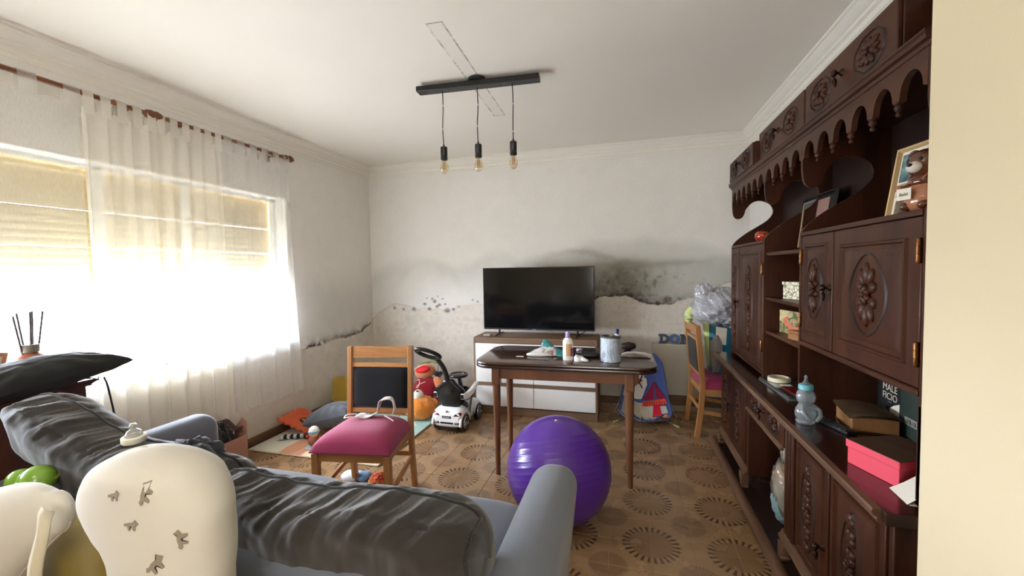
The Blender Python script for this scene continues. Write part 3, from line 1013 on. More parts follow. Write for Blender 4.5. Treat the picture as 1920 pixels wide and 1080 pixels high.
# worktop with a worn ogee edge
cm().box(0.665, 1.112, YA - 0.04, YZ + 0.035, 0.714, 0.750).build('worktop', wood('polished_dark_worktop', (40, 22, 17), (58, 34, 26), 'y', 0.22, 6, coat=0.5), unit, bevel=0.002)
OG = [(0.0, 0.0), (0.008, 0.0), (0.012, 0.008), (0.010, 0.014), (0.020, 0.020), (0.024, 0.030), (0.020, 0.038), (0.0, 0.0385)]
cm().prism(OG, lambda d, h: (0.6655 - d, YA - 0.02, 0.712 + h), lambda d, h: (0.6655 - d, YZ + 0.035, 0.712 + h)).build('worktop_edge', M_WORN, unit, smooth=25)

# upper half: standards with the S-shaped cut, backs, cupboards, shelves
HX = 0.765
SP = [(0.765, 1.561), (0.793, 1.60), (0.864, 1.657), (0.935, 1.701), (1.004, 1.749), (1.035, 1.801), (1.02, 1.853), (0.975, 1.883), (0.933, 1.889), (0.891, 1.872), (0.856, 1.831),
      (0.845, 1.796), (0.828, 1.769), (0.799, 1.763), (0.774, 1.788), (0.766, 1.85)]
SPC = spline(SP, 4)
prof = [(1.110, 0.750), (HX, 0.750)] + SPC + [(HX, 2.0), (1.110, 2.0)]
for y in (3.44, 2.69, 2.165, 1.345):
    cm().prism(prof, lambda a, b: (a, y, b), lambda a, b: (a, y + 0.018, b)).build('shaped_standard', M_DK, unit, smooth=30)
cm().box(1.096, 1.112, 1.36, 3.44, 0.751, 2.0).build('back_panel', M_DKIN, unit)
for y0, y1, z0 in ((2.708, 3.44, 0.775), (1.363, 2.165, 1.053)):
    cm().box(0.79, 1.096, y0, y1, z0 + 0.016, 1.545).build('cupboard_carcass', M_DKIN, unit)
    cm().box(HX - 0.004, 1.096, y0, y1, 1.545, 1.562).build('cupboard_top', M_DKY, unit, bevel=0.002)
    cm().box(HX - 0.004, 1.096, y0, y1, z0, z0 + 0.016).build('cupboard_floor', M_DKY, unit, bevel=0.002)
door(HX, 3.235, 3.438, 0.79, 1.545, [(3.335, 1.16, 0.085, 0.5, 'long')], (3.25, 1.16), inset=0.03)
door(HX, 2.712, 3.225, 0.79, 1.545, [(2.985, 1.14, 0.17, 0.54, 'long')], hinge_y=2.716, inset=0.045)
door(HX, 1.865, 2.163, 1.072, 1.545, [(2.015, 1.315, 0.14, 0.25, 'tall')], (1.885, 1.325), hinge_y=2.158, inset=0.04)
door(HX, 1.366, 1.860, 1.072, 1.545, [(1.615, 1.315, 0.205, 0.26, 'tall')], hinge_y=1.372, inset=0.055)
cm().box(HX, HX + 0.022, 1.366, 2.163, 1.0515, 1.0712).build('cupboard_rail', M_DKY, unit, bevel=0.004)
for zz in (1.470, 1.215, 1.022):
    cm().box(0.775, 1.096, 2.184, 2.689, zz, zz + 0.019).build('shelf', M_DKY, unit, bevel=0.003)
cm().box(HX, HX + 0.05, YA + 0.006, YA + 0.03, 0.751, 1.03).build('end_stile', M_DK, unit, bevel=0.003)

# scalloped valance with turned drops
for y0, y1, n in ((2.708, 3.44, 6), (2.183, 2.69, 4), (1.363, 2.165, 6)):
    p = (y1 - y0) / n
    poly = [(y0, 1.995), (y0, 1.885)]
    for k in range(n):
        c = y0 + (k + 0.5) * p
        a = p * 0.37
        for j in range(11):
            th = PI - PI * j / 10
            poly.append((c + a * math.cos(th), 1.892 + 0.060 * math.sin(th)))
        if k < n - 1:
            poly += [(y0 + (k + 1) * p - p * 0.10, 1.885), (y0 + (k + 1) * p + p * 0.10, 1.885)]
    poly += [(y1, 1.885), (y1, 1.995)]
    v = cm().prism(poly, lambda a, b: (HX, a, b), lambda a, b: (HX + 0.018, a, b)).build('valance', M_DKY, unit, smooth=30)
    for k in range(1, n):
        cm().lathe([(0.0, -0.040), (0.006, -0.037), (0.008, -0.030), (0.004, -0.025), (0.010, -0.018), (0.012, -0.010), (0.009, -0.004), (0.013, 0.0), (0.013, 0.004)], 10, (HX + 0.008, y0 + k * p, 1.884)).build('turned_drop', M_DK, v, smooth=60)
# cornice and the small top cupboards
CM = [(0, 0), (0.010, 0.0), (0.012, 0.012), (0.022, 0.016), (0.026, 0.026), (0.022, 0.03), (0.026, 0.034), (0.026, 0.04), (0, 0.042)]
cm().prism(CM, lambda d, h: (0.772 - d, 1.345, 1.985 + h), lambda d, h: (0.772 - d, 3.475, 1.985 + h)).build('cornice_moulding', M_DKY, unit, smooth=20)
cm().box(0.772, 1.112, 1.345, 3.47, 2.0, 2.022).build('cornice_board', M_DKY, unit)
for X, y0, y1, z1, sp in ((0.763, 2.872, 3.462, 2.176, 0.15), (0.795, 2.198, 2.868, 2.216, 0.17), (0.795, 1.525, 2.192, 2.216, 0.18), (0.86, 1.345, 1.52, 2.2, None)):
    b = cm().box(X, 1.112, y0, y1, 2.0275, z1).build('top_cupboard', M_DKY, unit, bevel=0.003)
    if sp:
        cm().box(X - 0.014, X + 0.001, y0 + 0.004, y1 - 0.004, 2.034, z1 - 0.004).build('flap', M_DKY, b, bevel=0.004)
        c = (y0 + y1) / 2
        for s in (1, -1):
            carving(X - 0.0155, c + s * sp, (2.03 + z1) / 2, 0.175, 0.115, b, 'oval')
        knob(X - 0.014, c, (2.03 + z1) / 2 + 0.01, b)

# ------------------------------------------------------------------ things on and in the wall unit
M_WHITE = plain('white_plastic', (235, 233, 228), 0.35, 0.03)
M_BLACK = plain('black_plastic', (20, 20, 21), 0.35, 0.2)
M_PAPER = plain('white_paper', (236, 230, 216), 0.8, 0.05)
M_GOLDTXT = plain('pale_print', (214, 206, 186), 0.7, 0.05)

WT = 0.7505
# baby bottle shaped like a bear
M_BOTT = clear('frosted_clear_bottle', (214, 224, 226), 0.55, 0.12, 0.32, (205, 214, 218))
t = thing('baby_bottle', 'clear bear-shaped baby bottle with turquoise collar standing on the dark worktop', 'bottle', (0.724, 1.98, WT), 0.35)
m = MB()
m.lathe([(0.0, 0), (0.034, 0.0), (0.038, 0.006), (0.038, 0.012), (0.033, 0.016), (0.039, 0.026), (0.042, 0.045), (0.038, 0.062), (0.028, 0.078), (0.025, 0.084), (0.034, 0.094), (0.038, 0.112), (0.034, 0.130), (0.024, 0.142), (0.023, 0.150), (0.0, 0.150)], 22, sx=1.0, sy=0.85)
m.build('bottle_body', M_BOTT, t, smooth=60)
for s in (1, -1):
    MB().tube([(s * 0.026, -0.012, 0.076), (s * 0.036, -0.03, 0.06), (s * 0.030, -0.042, 0.038), (s * 0.014, -0.044, 0.024)], [0.007, 0.010, 0.010, 0.007], 10, round_caps=True).build('moulded_arm', M_BOTT, t, smooth=180)
m = MB(); m.lathe([(0.024, 0.142), (0.027, 0.144), (0.027, 0.160), (0.024, 0.164), (0.014, 0.166)], 26); m.build('collar', plain('turquoise_plastic', (108, 182, 190), 0.4), t, smooth=40)
m = MB(); m.lathe([(0.0145, 0.165), (0.015, 0.170), (0.008, 0.178), (0.006, 0.190), (0.0075, 0.196), (0.004, 0.203), (0.0, 0.204)], 14); m.build('teat', clear('clear_silicone', (190, 200, 205), 0.5, 0.15, 0.25), t, smooth=80)

# closed laptop with tape and cards on it
t = thing('laptop', 'closed glossy dark laptop under a roll of tape on the worktop', 'laptop', (0.885, 2.50, WT), 0.05)
m = MB().box(-0.13, 0.13, -0.20, 0.20, 0.004, 0.016); m.build('lid', plain('glossy_dark_lid', (58, 62, 64), 0.15, 0.1, 6, coat=0.6), t, bevel=0.004)
MB().box(-0.132, 0.132, -0.202, 0.202, 0.0, 0.0045).build('silver_base', plain('silver_edge', (176, 178, 178), 0.3, 0.05, metal=0.7), t, bevel=0.002)
t = thing('tape_roll', 'flat cream roll of tape lying on the laptop lid', 'tape', (0.82, 2.60, WT + 0.0165))
m = MB(); P = [(0.052, 0), (0.056, 0.002), (0.056, 0.022), (0.052, 0.024), (0.046, 0.024), (0.046, 0)]
m.grid(np.array([[(r * math.cos(a), r * math.sin(a), z) for r, z in P] for a in np.linspace(0, 2 * PI, 33)[:-1]]), cu=True, cv=True)
m.build('ring', plain('cream_tape', (222, 212, 184), 0.5), t, smooth=40)
t = thing('red_notebook', 'dark red notebook lying half on the laptop beside the tape', 'notebook', (0.895, 2.41, WT + 0.0165), 0.1)
MB().box(-0.10, 0.09, -0.075, 0.075, 0.0, 0.006).build('cover', plain('dark_red_cover', (104, 24, 22), 0.35, 0.15, coat=0.3), t, bevel=0.0015)
MB().box(-0.096, 0.085, -0.073, 0.073, 0.0015, 0.0045).build('pages', M_PAPER, t)
tag(MB().box(0.80, 0.85, 2.49, 2.525, WT + 0.017, WT + 0.0195).build('card', M_PAPER, None, bevel=0.0006), 'small white card on the laptop between the tape and the notebook', 'card')
t = thing('small_black_box', 'small dark box with pale lettering lying on the red notebook', 'box', (0.925, 2.415, WT + 0.023), 0.1)
MB().box(-0.045, 0.045, -0.05, 0.05, 0, 0.03).build('box', plain('navy_black_card', (24, 28, 44), 0.5), t, bevel=0.0015)
text('lettering', 'NAO', 0.028, M_GOLDTXT, t, (-0.0456, 0.0, 0.015), (PI / 2, 0, -PI / 2))
t = thing('paper_stack', 'white papers sticking up behind the tape at the back of the middle shelf bay', 'papers', (0.93, 2.62, WT + 0.0165))
for k in range(3):
    MB(Matrix.Rotation(0.12 * k - 0.1, 4, 'Z')).box(0.0, 0.10, -0.03, 0.025, 0.0022 * k, 0.0022 * k + 0.002).build('sheet', M_PAPER, t)

# old book, remote, pink box, upright books
t = thing('old_book', 'thick old brown book with a warped cover lying on the worktop', 'book', (0.940, 1.985, WT), -0.10)
MB().box(-0.075, 0.075, -0.085, 0.085, 0.004, 0.062).build('pages', plain('browned_pages', (150, 104, 58), 0.85, 0.25, 30), t, bevel=0.003)
nu = 12
G = [[(-0.085 + 0.17 * i / nu, -0.095 + 0.19 * j / nu, 0.064 + 0.010 * math.sin(i / nu * 3.0) + 0.012 * (1 - i / nu) * (j / nu) ** 2) for j in range(nu + 1)] for i in range(nu + 1)]
m = MB().grid(np.array(G)); m.grid(np.array(G) - [0, 0, 0.006], flip=True)
m.build('cover', plain('mouldy_brown_cover', (92, 68, 42), 0.8, 0.3, 18, bump=0.4), t, smooth=60)
MB().box(-0.078, 0.078, -0.088, 0.088, 0.0, 0.0038).build('back_cover', plain('dark_brown_cover', (60, 38, 26), 0.8), t)
t = thing('remote_control', 'long black remote control on the worktop before the old book', 'remote', (0.812, 1.955, WT), 0.30)
MB().box(-0.022, 0.022, -0.095, 0.095, 0, 0.016).build('body', M_BLACK, t, bevel=0.004)
for i in range(3):
    for j in range(7):
        MB().box(-0.016 + i * 0.0115, -0.007 + i * 0.0115, -0.08 + j * 0.022, -0.068 + j * 0.022, 0.0155, 0.018).build('button', plain('grey_button', (70, 70, 72), 0.6) if (i + j) == 0 else bpy.data.materials['grey_button'], t)
t = thing('pink_box', 'pink shoe box with a dark brown lid on the worktop at the near end', 'box', (0.80, 1.555, WT), 0.36)
M_PINK = plain('coral_pink_card', (226, 72, 92), 0.6, 0.04)
MB().box(-0.06, 0.12, -0.085, 0.085, 0, 0.070).build('tray', M_PINK, t, bevel=0.002)
MB().box(-0.064, 0.124, -0.089, 0.089, 0.055, 0.080).build('lid', M_PINK, t, bevel=0.002)
MB().box(-0.0635, 0.1235, -0.0885, 0.0885, 0.0798, 0.0812).build('lid_top', wood('brown_lid_paper', (70, 50, 38), (98, 72, 52), 'y', 0.5), t)
t = thing('folded_paper', 'folded cream paper leaning at the near end of the worktop by the pink box', 'paper', (0.752, 1.40, WT), -0.2)
G = np.array([[(0.0, -0.04, 0.0), (0.03, -0.03, 0.022), (0.06, 0.0, 0.045)], [(-0.015, 0.045, 0.003), (0.02, 0.05, 0.026), (0.05, 0.055, 0.05)]])
MB().grid(G).build('front_leaf', M_PAPER, t, smooth=0)
MB().grid(np.array([[(0.004, -0.045, 0), (0.08, -0.03, 0.001)], [(-0.012, 0.045, 0), (0.07, 0.06, 0.001)]])).build('back_leaf', M_PAPER, t, smooth=0)


def upright(label, loc, rz, w, h, d, m, words, cat='book'):
    t = thing('upright_book', label, cat, loc, rz, group='books standing behind the pink box')
    MB().box(0, d, -w / 2, w / 2, 0, h).build('cover', m, t, bevel=0.0012)
    MB().box(0.003, d - 0.003, -w / 2 + 0.004, w / 2 + 0.0012, 0.003, h + 0.0012).build('pages', M_PAPER, t)
    for bt, sz, z, yy in words:
        text('lettering', bt, sz, M_GOLDTXT, t, (-0.0008, yy, z), (PI / 2, 0, -PI / 2))
    return t


M_BOOKB = plain('black_book_cover', (18, 18, 19), 0.55, 0.15)
u1 = upright('black book with pale title lettering and a torn white corner, behind the old book', (1.05, 2.045, WT), 0.0, 0.14, 0.235, 0.024, M_BOOKB, [('MALE', 0.040, 0.148, 0.0), ('FICIO', 0.040, 0.112, 0.0), ('* * *', 0.012, 0.088, 0.0)])
MB().add([(-0.001, -0.065, 0.04), (-0.001, -0.065, 0.10), (-0.001, -0.03, 0.085), (-0.001, 0.0, 0.065), (-0.001, -0.01, 0.04)], [(0, 1, 2, 3, 4)]).build('torn_corner', M_PAPER, u1, smooth=0)
upright('black paperback with fine pale lines, left behind the titled black book', (1.066, 2.19, WT), 0.0, 0.12, 0.225, 0.02, plain('black_paperback', (22, 22, 24), 0.5), [('_____', 0.02, 0.165, 0), ('___', 0.02, 0.150, 0), ('_____', 0.02, 0.13, 0)])
u3 = upright('dark green book standing nearest the end of the shelf bay with a white bar label', (1.03, 1.86, WT), 0.0, 0.16, 0.22, 0.028, plain('dark_green_cover', (44, 56, 48), 0.5, 0.15), [])
MB().box(-0.0012, 0.0, -0.05, 0.05, 0.05, 0.078).build('bar_label', plain('grey_white_label', (150, 150, 142), 0.7), u3)
for k in range(9):
    MB().box(-0.0018, -0.0010, -0.042 + k * 0.0092, -0.042 + k * 0.0092 + (0.003 if k % 3 else 0.005), 0.054, 0.074).build('bar', M_BLACK, u3)

# on the middle shelves
t = thing('gift_box', 'cream box patterned with green scrolls on the middle shelf', 'box', (0.93, 2.40, 1.2345), 0.28)


def scroll_mat():
    t = NT('cream_scroll_print')
    v = t.obj()
    nd = t.n('ShaderNodeTexVoronoi', feature='DISTANCE_TO_EDGE'); nd.inputs['Scale'].default_value = 34
    wv = t.n('ShaderNodeVectorMath', operation='ADD'); t.t.links.new(v, wv.inputs[0])
    nz = t.n('ShaderNodeTexNoise'); nz.inputs['Scale'].default_value = 25; t.t.links.new(v, nz.inputs['Vector'])
    sc = t.n('ShaderNodeVectorMath', operation='SCALE'); sc.inputs['Scale'].default_value = 0.04; t.t.links.new(nz.outputs['Color'], sc.inputs[0])
    t.t.links.new(sc.outputs[0], wv.inputs[1]); t.t.links.new(wv.outputs[0], nd.inputs['Vector'])
    t.base(t.mix(t.ramp(nd.outputs['Distance'], 0.03, 0.10), lin((120, 122, 82)), lin((236, 230, 204))))
    t.set(Roughness=0.6)
    return t.m


M_SCR = scroll_mat()
MB().box(-0.07, 0.09, -0.17, 0.17, 0, 0.075).build('tray', M_SCR, t, bevel=0.002)
MB().box(-0.074, 0.094, -0.174, 0.174, 0.076, 0.092).build('lid', M_SCR, t, bevel=0.002)
t = thing('fish_painting', 'small painting of orange and green koi-like shapes propped on the lower shelf', 'painting', (0.875, 2.455, 1.0415), 0.25)


def paint_mat():
    t = NT('blotchy_painting')
    v = t.obj((1, 1, 1))
    a, b = t.noise(9, 4, v, dist=1.2), t.noise(14, 4, v, dist=2.0)
    c = t.mix(t.ramp(a, 0.35, 0.6), lin((120, 92, 60)), lin((206, 188, 138)))
    c = t.mix(t.ramp(b, 0.52, 0.60), c, lin((88, 104, 58)))
    t.base(c); t.set(Roughness=0.45)
    return t.m


MB().box(0, 0.016, -0.185, 0.185, 0, 0.125).build('canvas', paint_mat(), t, bevel=0.001)
M_KOI = plain('orange_red_paint', (206, 112, 82), 0.5, 0.2, 40)
for k, (y, z, an, L) in enumerate(((0.10, 0.045, 0.3, 0.11), (0.06, 0.03, -0.2, 0.12), (-0.04, 0.075, 0.5, 0.08), (0.13, 0.075, -0.5, 0.06))):
    m = MB(); m.ell((-0.001, y, z), (0.002, L / 2, 0.013), 12, 6, rot=(an, 0, 0))
    m.build('fish', M_KOI if k != 2 else plain('leaf_green_paint', (128, 142, 86), 0.5), t, smooth=180)
t = thing('wooden_box', 'small light brown wooden box on the lower shelf before the painting', 'box', (0.835, 2.32, 1.0415), 0.22)
M_LBOX = wood('light_box_wood', (132, 88, 50), (168, 118, 72), 'y', 0.5)
MB().box(-0.03, 0.05, -0.075, 0.075, 0, 0.030).build('tray', M_LBOX, t, bevel=0.0015)
MB().box(-0.0305, 0.0505, -0.0755, 0.0755, 0.031, 0.046).build('lid', M_LBOX, t, bevel=0.0015)
t = thing('red_glass_apple', 'shiny red and gold round ornament on top of the left cupboard', 'ornament', (0.825, 2.93, 1.5625))
m = MB(); m.lathe([(0.0, 0.004), (0.02, 0.0), (0.038, 0.012), (0.046, 0.032), (0.042, 0.054), (0.026, 0.068), (0.008, 0.066), (0.0, 0.062)], 20)


def apple_mat():
    t = NT('red_gold_glaze')
    t.base(t.mix(t.ramp(t.noise(26, 3, t.obj(), dist=1.0), 0.48, 0.56), lin((168, 34, 22)), lin((176, 124, 60))))
    t.set(Roughness=0.12, Coat_Weight=0.7)
    return t.m


m.build('body', apple_mat(), t, smooth=180)
MB().tube([(0, 0, 0.062), (0.003, 0.002, 0.075), (0.009, 0.004, 0.084)], [0.003, 0.0025, 0.003], 8).build('stalk', M_DKBR, t)
t = thing('black_picture_frame', 'black double picture frame with a grey and a pinkish photograph, leaning in the middle bay', 'picture frame', (1.0, 2.69, 1.575), 0.0, rot=(0, 0.14, 0))
M_FR = plain('black_frame', (24, 21, 20), 0.35)
b = MB(); b.box(0.008, 0.014, -0.20, 0.21, 0.0, 0.235); b.build('backing', M_FR, t)
for y0, m_ in ((0.03, plain('grey_photo', (98, 98, 94), 0.3, 0.1)), (-0.15, plain('pinkish_photo', (176, 138, 128), 0.3, 0.35, 40))):
    MB().box(0.003, 0.0082, y0, y0 + 0.15, 0.09, 0.20).build('photo', m_, t)
    r = MB(); ring(r, -0.002, 0.009, y0 - 0.014, y0 + 0.164, 0.076, 0.214, 0.018); r.build('border', plain('silver_mat', (150, 150, 146), 0.4) if y0 > 0 else M_FR, t, smooth=20)
r = MB(); ring(r, -0.006, 0.010, -0.205, 0.215, -0.002, 0.238, 0.022); r.build('frame', M_FR, t, smooth=20)
tag(MB().tube([(0.80, 2.30, 1.5), (0.84, 2.38, 1.60), (0.88, 2.46, 1.72)], 0.004, 8).build('thin_stick', plain('pale_stick', (190, 160, 128), 0.6), None), 'thin pale stick leaning across the black picture frame in the middle bay', 'stick')

# the big frame and the bear beside it, on the near cupboard
t = thing('photo_frame', 'light wooden frame of small photographs leaning on top of the near cupboard', 'picture frame', (0.875, 1.585, 1.5625), 0.15, rot=(0, 0.16, 0.15))
M_LF = wood('pale_frame_wood', (196, 162, 112), (222, 190, 140), 'z', 0.5)
MB().box(0.006, 0.012, -0.135, 0.125, 0.004, 0.232).build('backing', M_PAPER, t)
r = MB(); ring(r, -0.006, 0.012, -0.148, 0.138, 0.0, 0.245, 0.020); r.build('frame', M_LF, t, smooth=20)


def photo_mat(name, c1, c2, s):
    t = NT(name)
    t.base(t.mix(t.ramp(t.noise(s, 4, t.obj(), dist=0.6), 0.4, 0.6), lin(c1), lin(c2)))
    t.set(Roughness=0.25)
    return t.m


PH = [(0.03, 0.11, 0.125, 0.215, (52, 84, 92), (120, 158, 160), 18), (-0.06, 0.02, 0.13, 0.22, (150, 156, 150), (206, 206, 196), 22), (0.03, 0.11, 0.075, 0.118, (200, 192, 176), (120, 110, 100), 24),
      (0.0, 0.105, 0.015, 0.07, (132, 118, 98), (70, 60, 52), 24), (-0.06, -0.005, 0.02, 0.12, (150, 140, 122), (84, 78, 72), 30), (-0.125, -0.07, 0.03, 0.20, (110, 120, 118), (180, 172, 158), 26)]
for k, (a, b_, c, d, c1, c2, s) in enumerate(PH):
    MB().box(0.002, 0.0065, a, b_, c, d).build('photograph', photo_mat('photograph_%d' % k, c1, c2, s), t)
M_BEARB = plain('glossy_brown_glaze', (96, 48, 26), 0.12, 0.15, 10, coat=0.8)
M_BEART = plain('tan_glaze', (176, 118, 84), 0.2, 0.08, 10, coat=0.5)
t = thing('bear_figurine', 'glossy brown bear figurine in tan overalls with a white tag before the photo frame', 'figurine', (0.80, 1.418, 1.5625), 0.35)
m = MB(); m.lathe([(0.0, 0.0), (0.034, 0.0), (0.044, 0.012), (0.046, 0.034), (0.038, 0.060), (0.031, 0.078), (0.026, 0.092), (0.0, 0.096)], 20); m.build('body', M_BEART, t, smooth=180)
m = MB(); m.ell((-0.004, 0, 0.128), (0.040, 0.041, 0.040), 20, 14); m.build('head', M_BEARB, t, smooth=180)
m = MB(); m.ell((-0.038, 0, 0.118), (0.016, 0.020, 0.016), 14, 10); m.build('muzzle', plain('white_glaze', (228, 220, 208), 0.15, 0.03), t, smooth=180)
m = MB(); m.ell((-0.053, 0, 0.123), (0.005, 0.007, 0.005), 10, 8); m.build('nose', M_BLACK, t, smooth=180)
for s in (1, -1):
    m = MB(); m.ell((0.0, s * 0.033, 0.158), (0.010, 0.015, 0.015), 12, 8); m.build('ear', M_BEARB, t, smooth=180)
    m = MB(); m.ell((-0.038, s * 0.016, 0.137), (0.004, 0.005, 0.006), 8, 6); m.build('eye', M_BLACK, t, smooth=180)
    m = MB(); m.tube([(0.0, s * 0.030, 0.082), (-0.016, s * 0.044, 0.066), (-0.034, s * 0.044, 0.066)], [0.009, 0.010, 0.010], 10, round_caps=True); m.build('arm', M_BEART, t, smooth=180)
    m = MB(); m.ell((-0.028, s * 0.024, 0.013), (0.022, 0.016, 0.013), 12, 8); m.build('foot', M_BEARB, t, smooth=180)
    m = MB(); m.tube([(-0.028, s * 0.016, 0.074), (-0.032, s * 0.018, 0.086), (-0.020, s * 0.020, 0.098)], 0.005, 8, flat=0.5); m.build('strap', M_BEART, t, smooth=180)
m = MB(); m.ell((-0.010, 0, 0.080), (0.029, 0.034, 0.022), 14, 8); m.build('chest', M_BEARB, t, smooth=180)
tg = MB(); tg.box(-0.0535, -0.0515, -0.006, 0.034, 0.030, 0.062); tg = tg.build('tag', M_PAPER, t, bevel=0.0008)
text('lettering', 'Bebê', 0.012, plain('brown_print', (90, 62, 44), 0.7), tg, (-0.0538, 0.014, 0.045), (PI / 2, 0, -PI / 2), shear=0.2)

# plastic bag with blue cloth in the niche
M_BAG = clear('clear_bag_film', (236, 232, 222), 0.6, 0.15, 0.5, (216, 206, 186))
t = thing('plastic_bag', 'clear plastic bag of blue cloth standing in the niche of the wall unit', 'bag', (0.81, 2.41, 0.056))


def lumpy(c, r, n=28, m=20, amp=0.12, seed=0, f=3.0, rot=None, squash=None):
    """a soft lumpy ellipsoid as a grid of points"""
    th = np.linspace(0, 2 * PI, n, endpoint=False)[:, None]
    ph = np.linspace(-PI / 2, PI / 2, m)[None, :]
    x, y, z = np.cos(ph) * np.cos(th), np.cos(ph) * np.sin(th), np.sin(ph) + 0 * th
    k = 1 + amp * 2 * (vnoise((x + 2 + seed) * f + z * 1.7, (y + 3) * f - z * 2.1 + seed * 3.1, 3) - 0.5)
    P = np.stack([x * k * r[0], y * k * r[1], z * k * r[2]], -1)
    if rot:
        P = P @ np.array(Euler(rot).to_matrix()).T
    return P + np.array(c)


MB().grid(lumpy((0, 0, 0.17), (0.08, 0.115, 0.17), amp=0.3, seed=4, f=3.5), cu=True).build('film', M_BAG, t, smooth=180)
MB().grid(lumpy((0.0, 0.0, 0.115), (0.075, 0.10, 0.115), amp=0.22, seed=6, f=4), cu=True).build('blue_cloth', fabric('pale_blue_cloth', (150, 192, 202)), t, smooth=180)
MB().grid(lumpy((-0.01, 0.01, 0.245), (0.055, 0.07, 0.05), amp=0.25, seed=8, f=4), cu=True).build('orange_cloth', fabric('orange_yellow_cloth', (212, 156, 84)), t, smooth=180)
MB().grid(lumpy((0.01, 0.03, 0.345), (0.035, 0.06, 0.07), amp=0.35, seed=9, f=4), cu=True).build('gathered_neck', M_BAG, t, smooth=180)

# ------------------------------------------------------------------ the grey sofa, seen from behind
SR = Matrix.Translation((-1.28, 1.25, 0)) @ rot2(math.radians(-4.0))
SI = SR.inverted()
M_SOFA = fabric('grey_sofa_cloth', (100, 104, 114), 0.9, 500, 0.12, 0.3)
M_CUSH = fabric('charcoal_cushion_cloth', (46, 42, 39), 0.82, 500, 0.10, 0.35)
M_PIPE = fabric('dark_piping', (34, 33, 33), 0.9)
sofa = thing('sofa', 'grey two-seat sofa with dark cushions seen from behind, facing the television', 'sofa', (-1.28, 1.25, 0), math.radians(-4.0))


def sb():
    return MB(SI)


sb().box(-2.22, -0.36, 0.92, 1.56, 0.09, 0.27).build('base', M_SOFA, sofa, bevel=0.02, seg=3)
sb().prism([(0.80, 0.10), (0.93, 0.10), (0.945, 0.40), (0.925, 0.655), (0.90, 0.675), (0.865, 0.675), (0.845, 0.655)], lambda y, z: (-2.24, y, z), lambda y, z: (-0.36, y, z)).build('back_frame', M_SOFA, sofa, bevel=0.018, seg=3)
for x0, x1, s in ((-2.14, -1.235, 0), (-1.225, -0.385, 1)):
    m = sb(); m.ell(((x0 + x1) / 2, 1.31, 0.36), ((x1 - x0) / 2, 0.34, 0.095), 48, 20, e=0.28)
    m.build('seat_cushion', M_SOFA, sofa, smooth=180)
for xb, xt, y0, y1, fl in ((-0.33, -0.300, 0.88, 1.625, 1), (-2.250, -2.235, 0.90, 1.76, -1)):
    w = 0.092
    m = sb(); m.prism([(xb - w, 0.10), (xb + w, 0.10), (xt + 0.03 * fl + w, 0.655), (xt + 0.03 * fl - w, 0.655)], lambda a, b: (a, y0, b), lambda a, b: (a, y1, b))
    m.build('armrest', M_SOFA, sofa, bevel=0.078, seg=7, smooth=180)
for x in (-2.1, -0.45):
    for y in (0.98, 1.5):
        sb().lathe([(0.018, 0), (0.024, 0.09)], 10, (x, y, 0)).build('leg', M_DKBR, sofa)


def back_cushion(xc, hx, yc, zc, dy, dz, seed, slope=0.0, tilt=0.0, lean=0.25, amp=0.013):
    """box cushion with folds running over its back; returns points (along, around)"""
    nu, nv = 230, 84
    s = np.linspace(-1, 1, nu)[:, None]
    th = np.linspace(0, 2 * PI, nv, endpoint=False)[None, :]
    f = np.clip(1 - np.abs(s) ** 7, 0, 1) ** (1 / 2.6)
    sg = lambda v, e: np.sign(v) * np.abs(v) ** e
    y, z = sg(np.cos(th), 0.72), sg(np.sin(th), 0.66)
    # folds pull away from the seam that runs along the top
    ang = np.arctan2(np.sin(th - 1.35), np.cos(th - 1.35))
    env = np.exp(-(np.clip(ang, 0, 9) / 1.15) ** 2) * (ang > 0) + np.exp(-(ang / 0.25) ** 2) * (ang <= 0)
    env = np.clip(env * 1.0 + 0.12, 0, 1) * (1 - 0.7 * np.exp(-(ang / 0.10) ** 2))
    ph = s * hx * 26 + ang * 1.6 + 3.0 * vnoise(s * 3 + seed, ang * 0.7 + 5, 2)
    fold = (1 - 2 * np.abs(np.sin(ph))) * 0.45 + (vnoise(s * hx * 34 + seed * 7 + ang * 2.2, ang * 1.1 + 9, 3) - 0.5) * 1.9
    soft = (vnoise(s * 3 + seed, th * 1.3, 3) - 0.5)
    k = 1 + (amp * env * fold + 0.03 * soft) / min(dy, dz)
    groove = -0.05 * np.exp(-((ang - 0.75) / 0.035) ** 2) * np.clip(vnoise(s * 6, ang * 0 + 2, 2) * 1.6 - 0.2, 0, 1)
    k = k + groove
    Y = dy * y * f * k
    Z = dz * z * (0.35 + 0.65 * f) * f ** 0.2 * k
    X = s * hx * (1 + 0.02 * np.cos(th)) + 0 * th
    sl = slope * sstep(-(xc + X), 1.70, 2.28)
    Yt = yc + Y - lean * (Z) + tilt * X
    P = np.stack([xc + X, Yt, zc + Z + sl], -1)
    return P


def put_cushion(name, P, label):
    m = sb().grid(P, cv=True)
    nv = P.shape[1]
    m.add([tuple(p) for p in P[0]], [tuple(range(nv))])
    m.add([tuple(p) for p in P[-1]], [tuple(range(nv - 1, -1, -1))])
    o = m.build(name, M_CUSH, sofa, smooth=180, label=label)
    j = int(round((1.35 / (2 * PI)) * nv)) % nv
    c = P.mean(axis=1)
    pts = [tuple(c[i] + (P[i, j] - c[i]) * 1.02) for i in range(4, P.shape[0] - 3, 4)]
    sb().tube(pts, 0.0045, 8).build('piping', M_PIPE, o, smooth=180)
    e = P[-6]
    sb().tube([tuple(e.mean(axis=0) + (p - e.mean(axis=0)) * 1.01) for p in e[j - nv // 2:j + 1]] if j >= nv // 2 else [tuple(e.mean(axis=0) + (e[q % nv] - e.mean(axis=0)) * 1.01) for q in range(j, j + nv // 2)], 0.0045, 8).build('end_piping', M_PIPE, o, smooth=180)
    return o


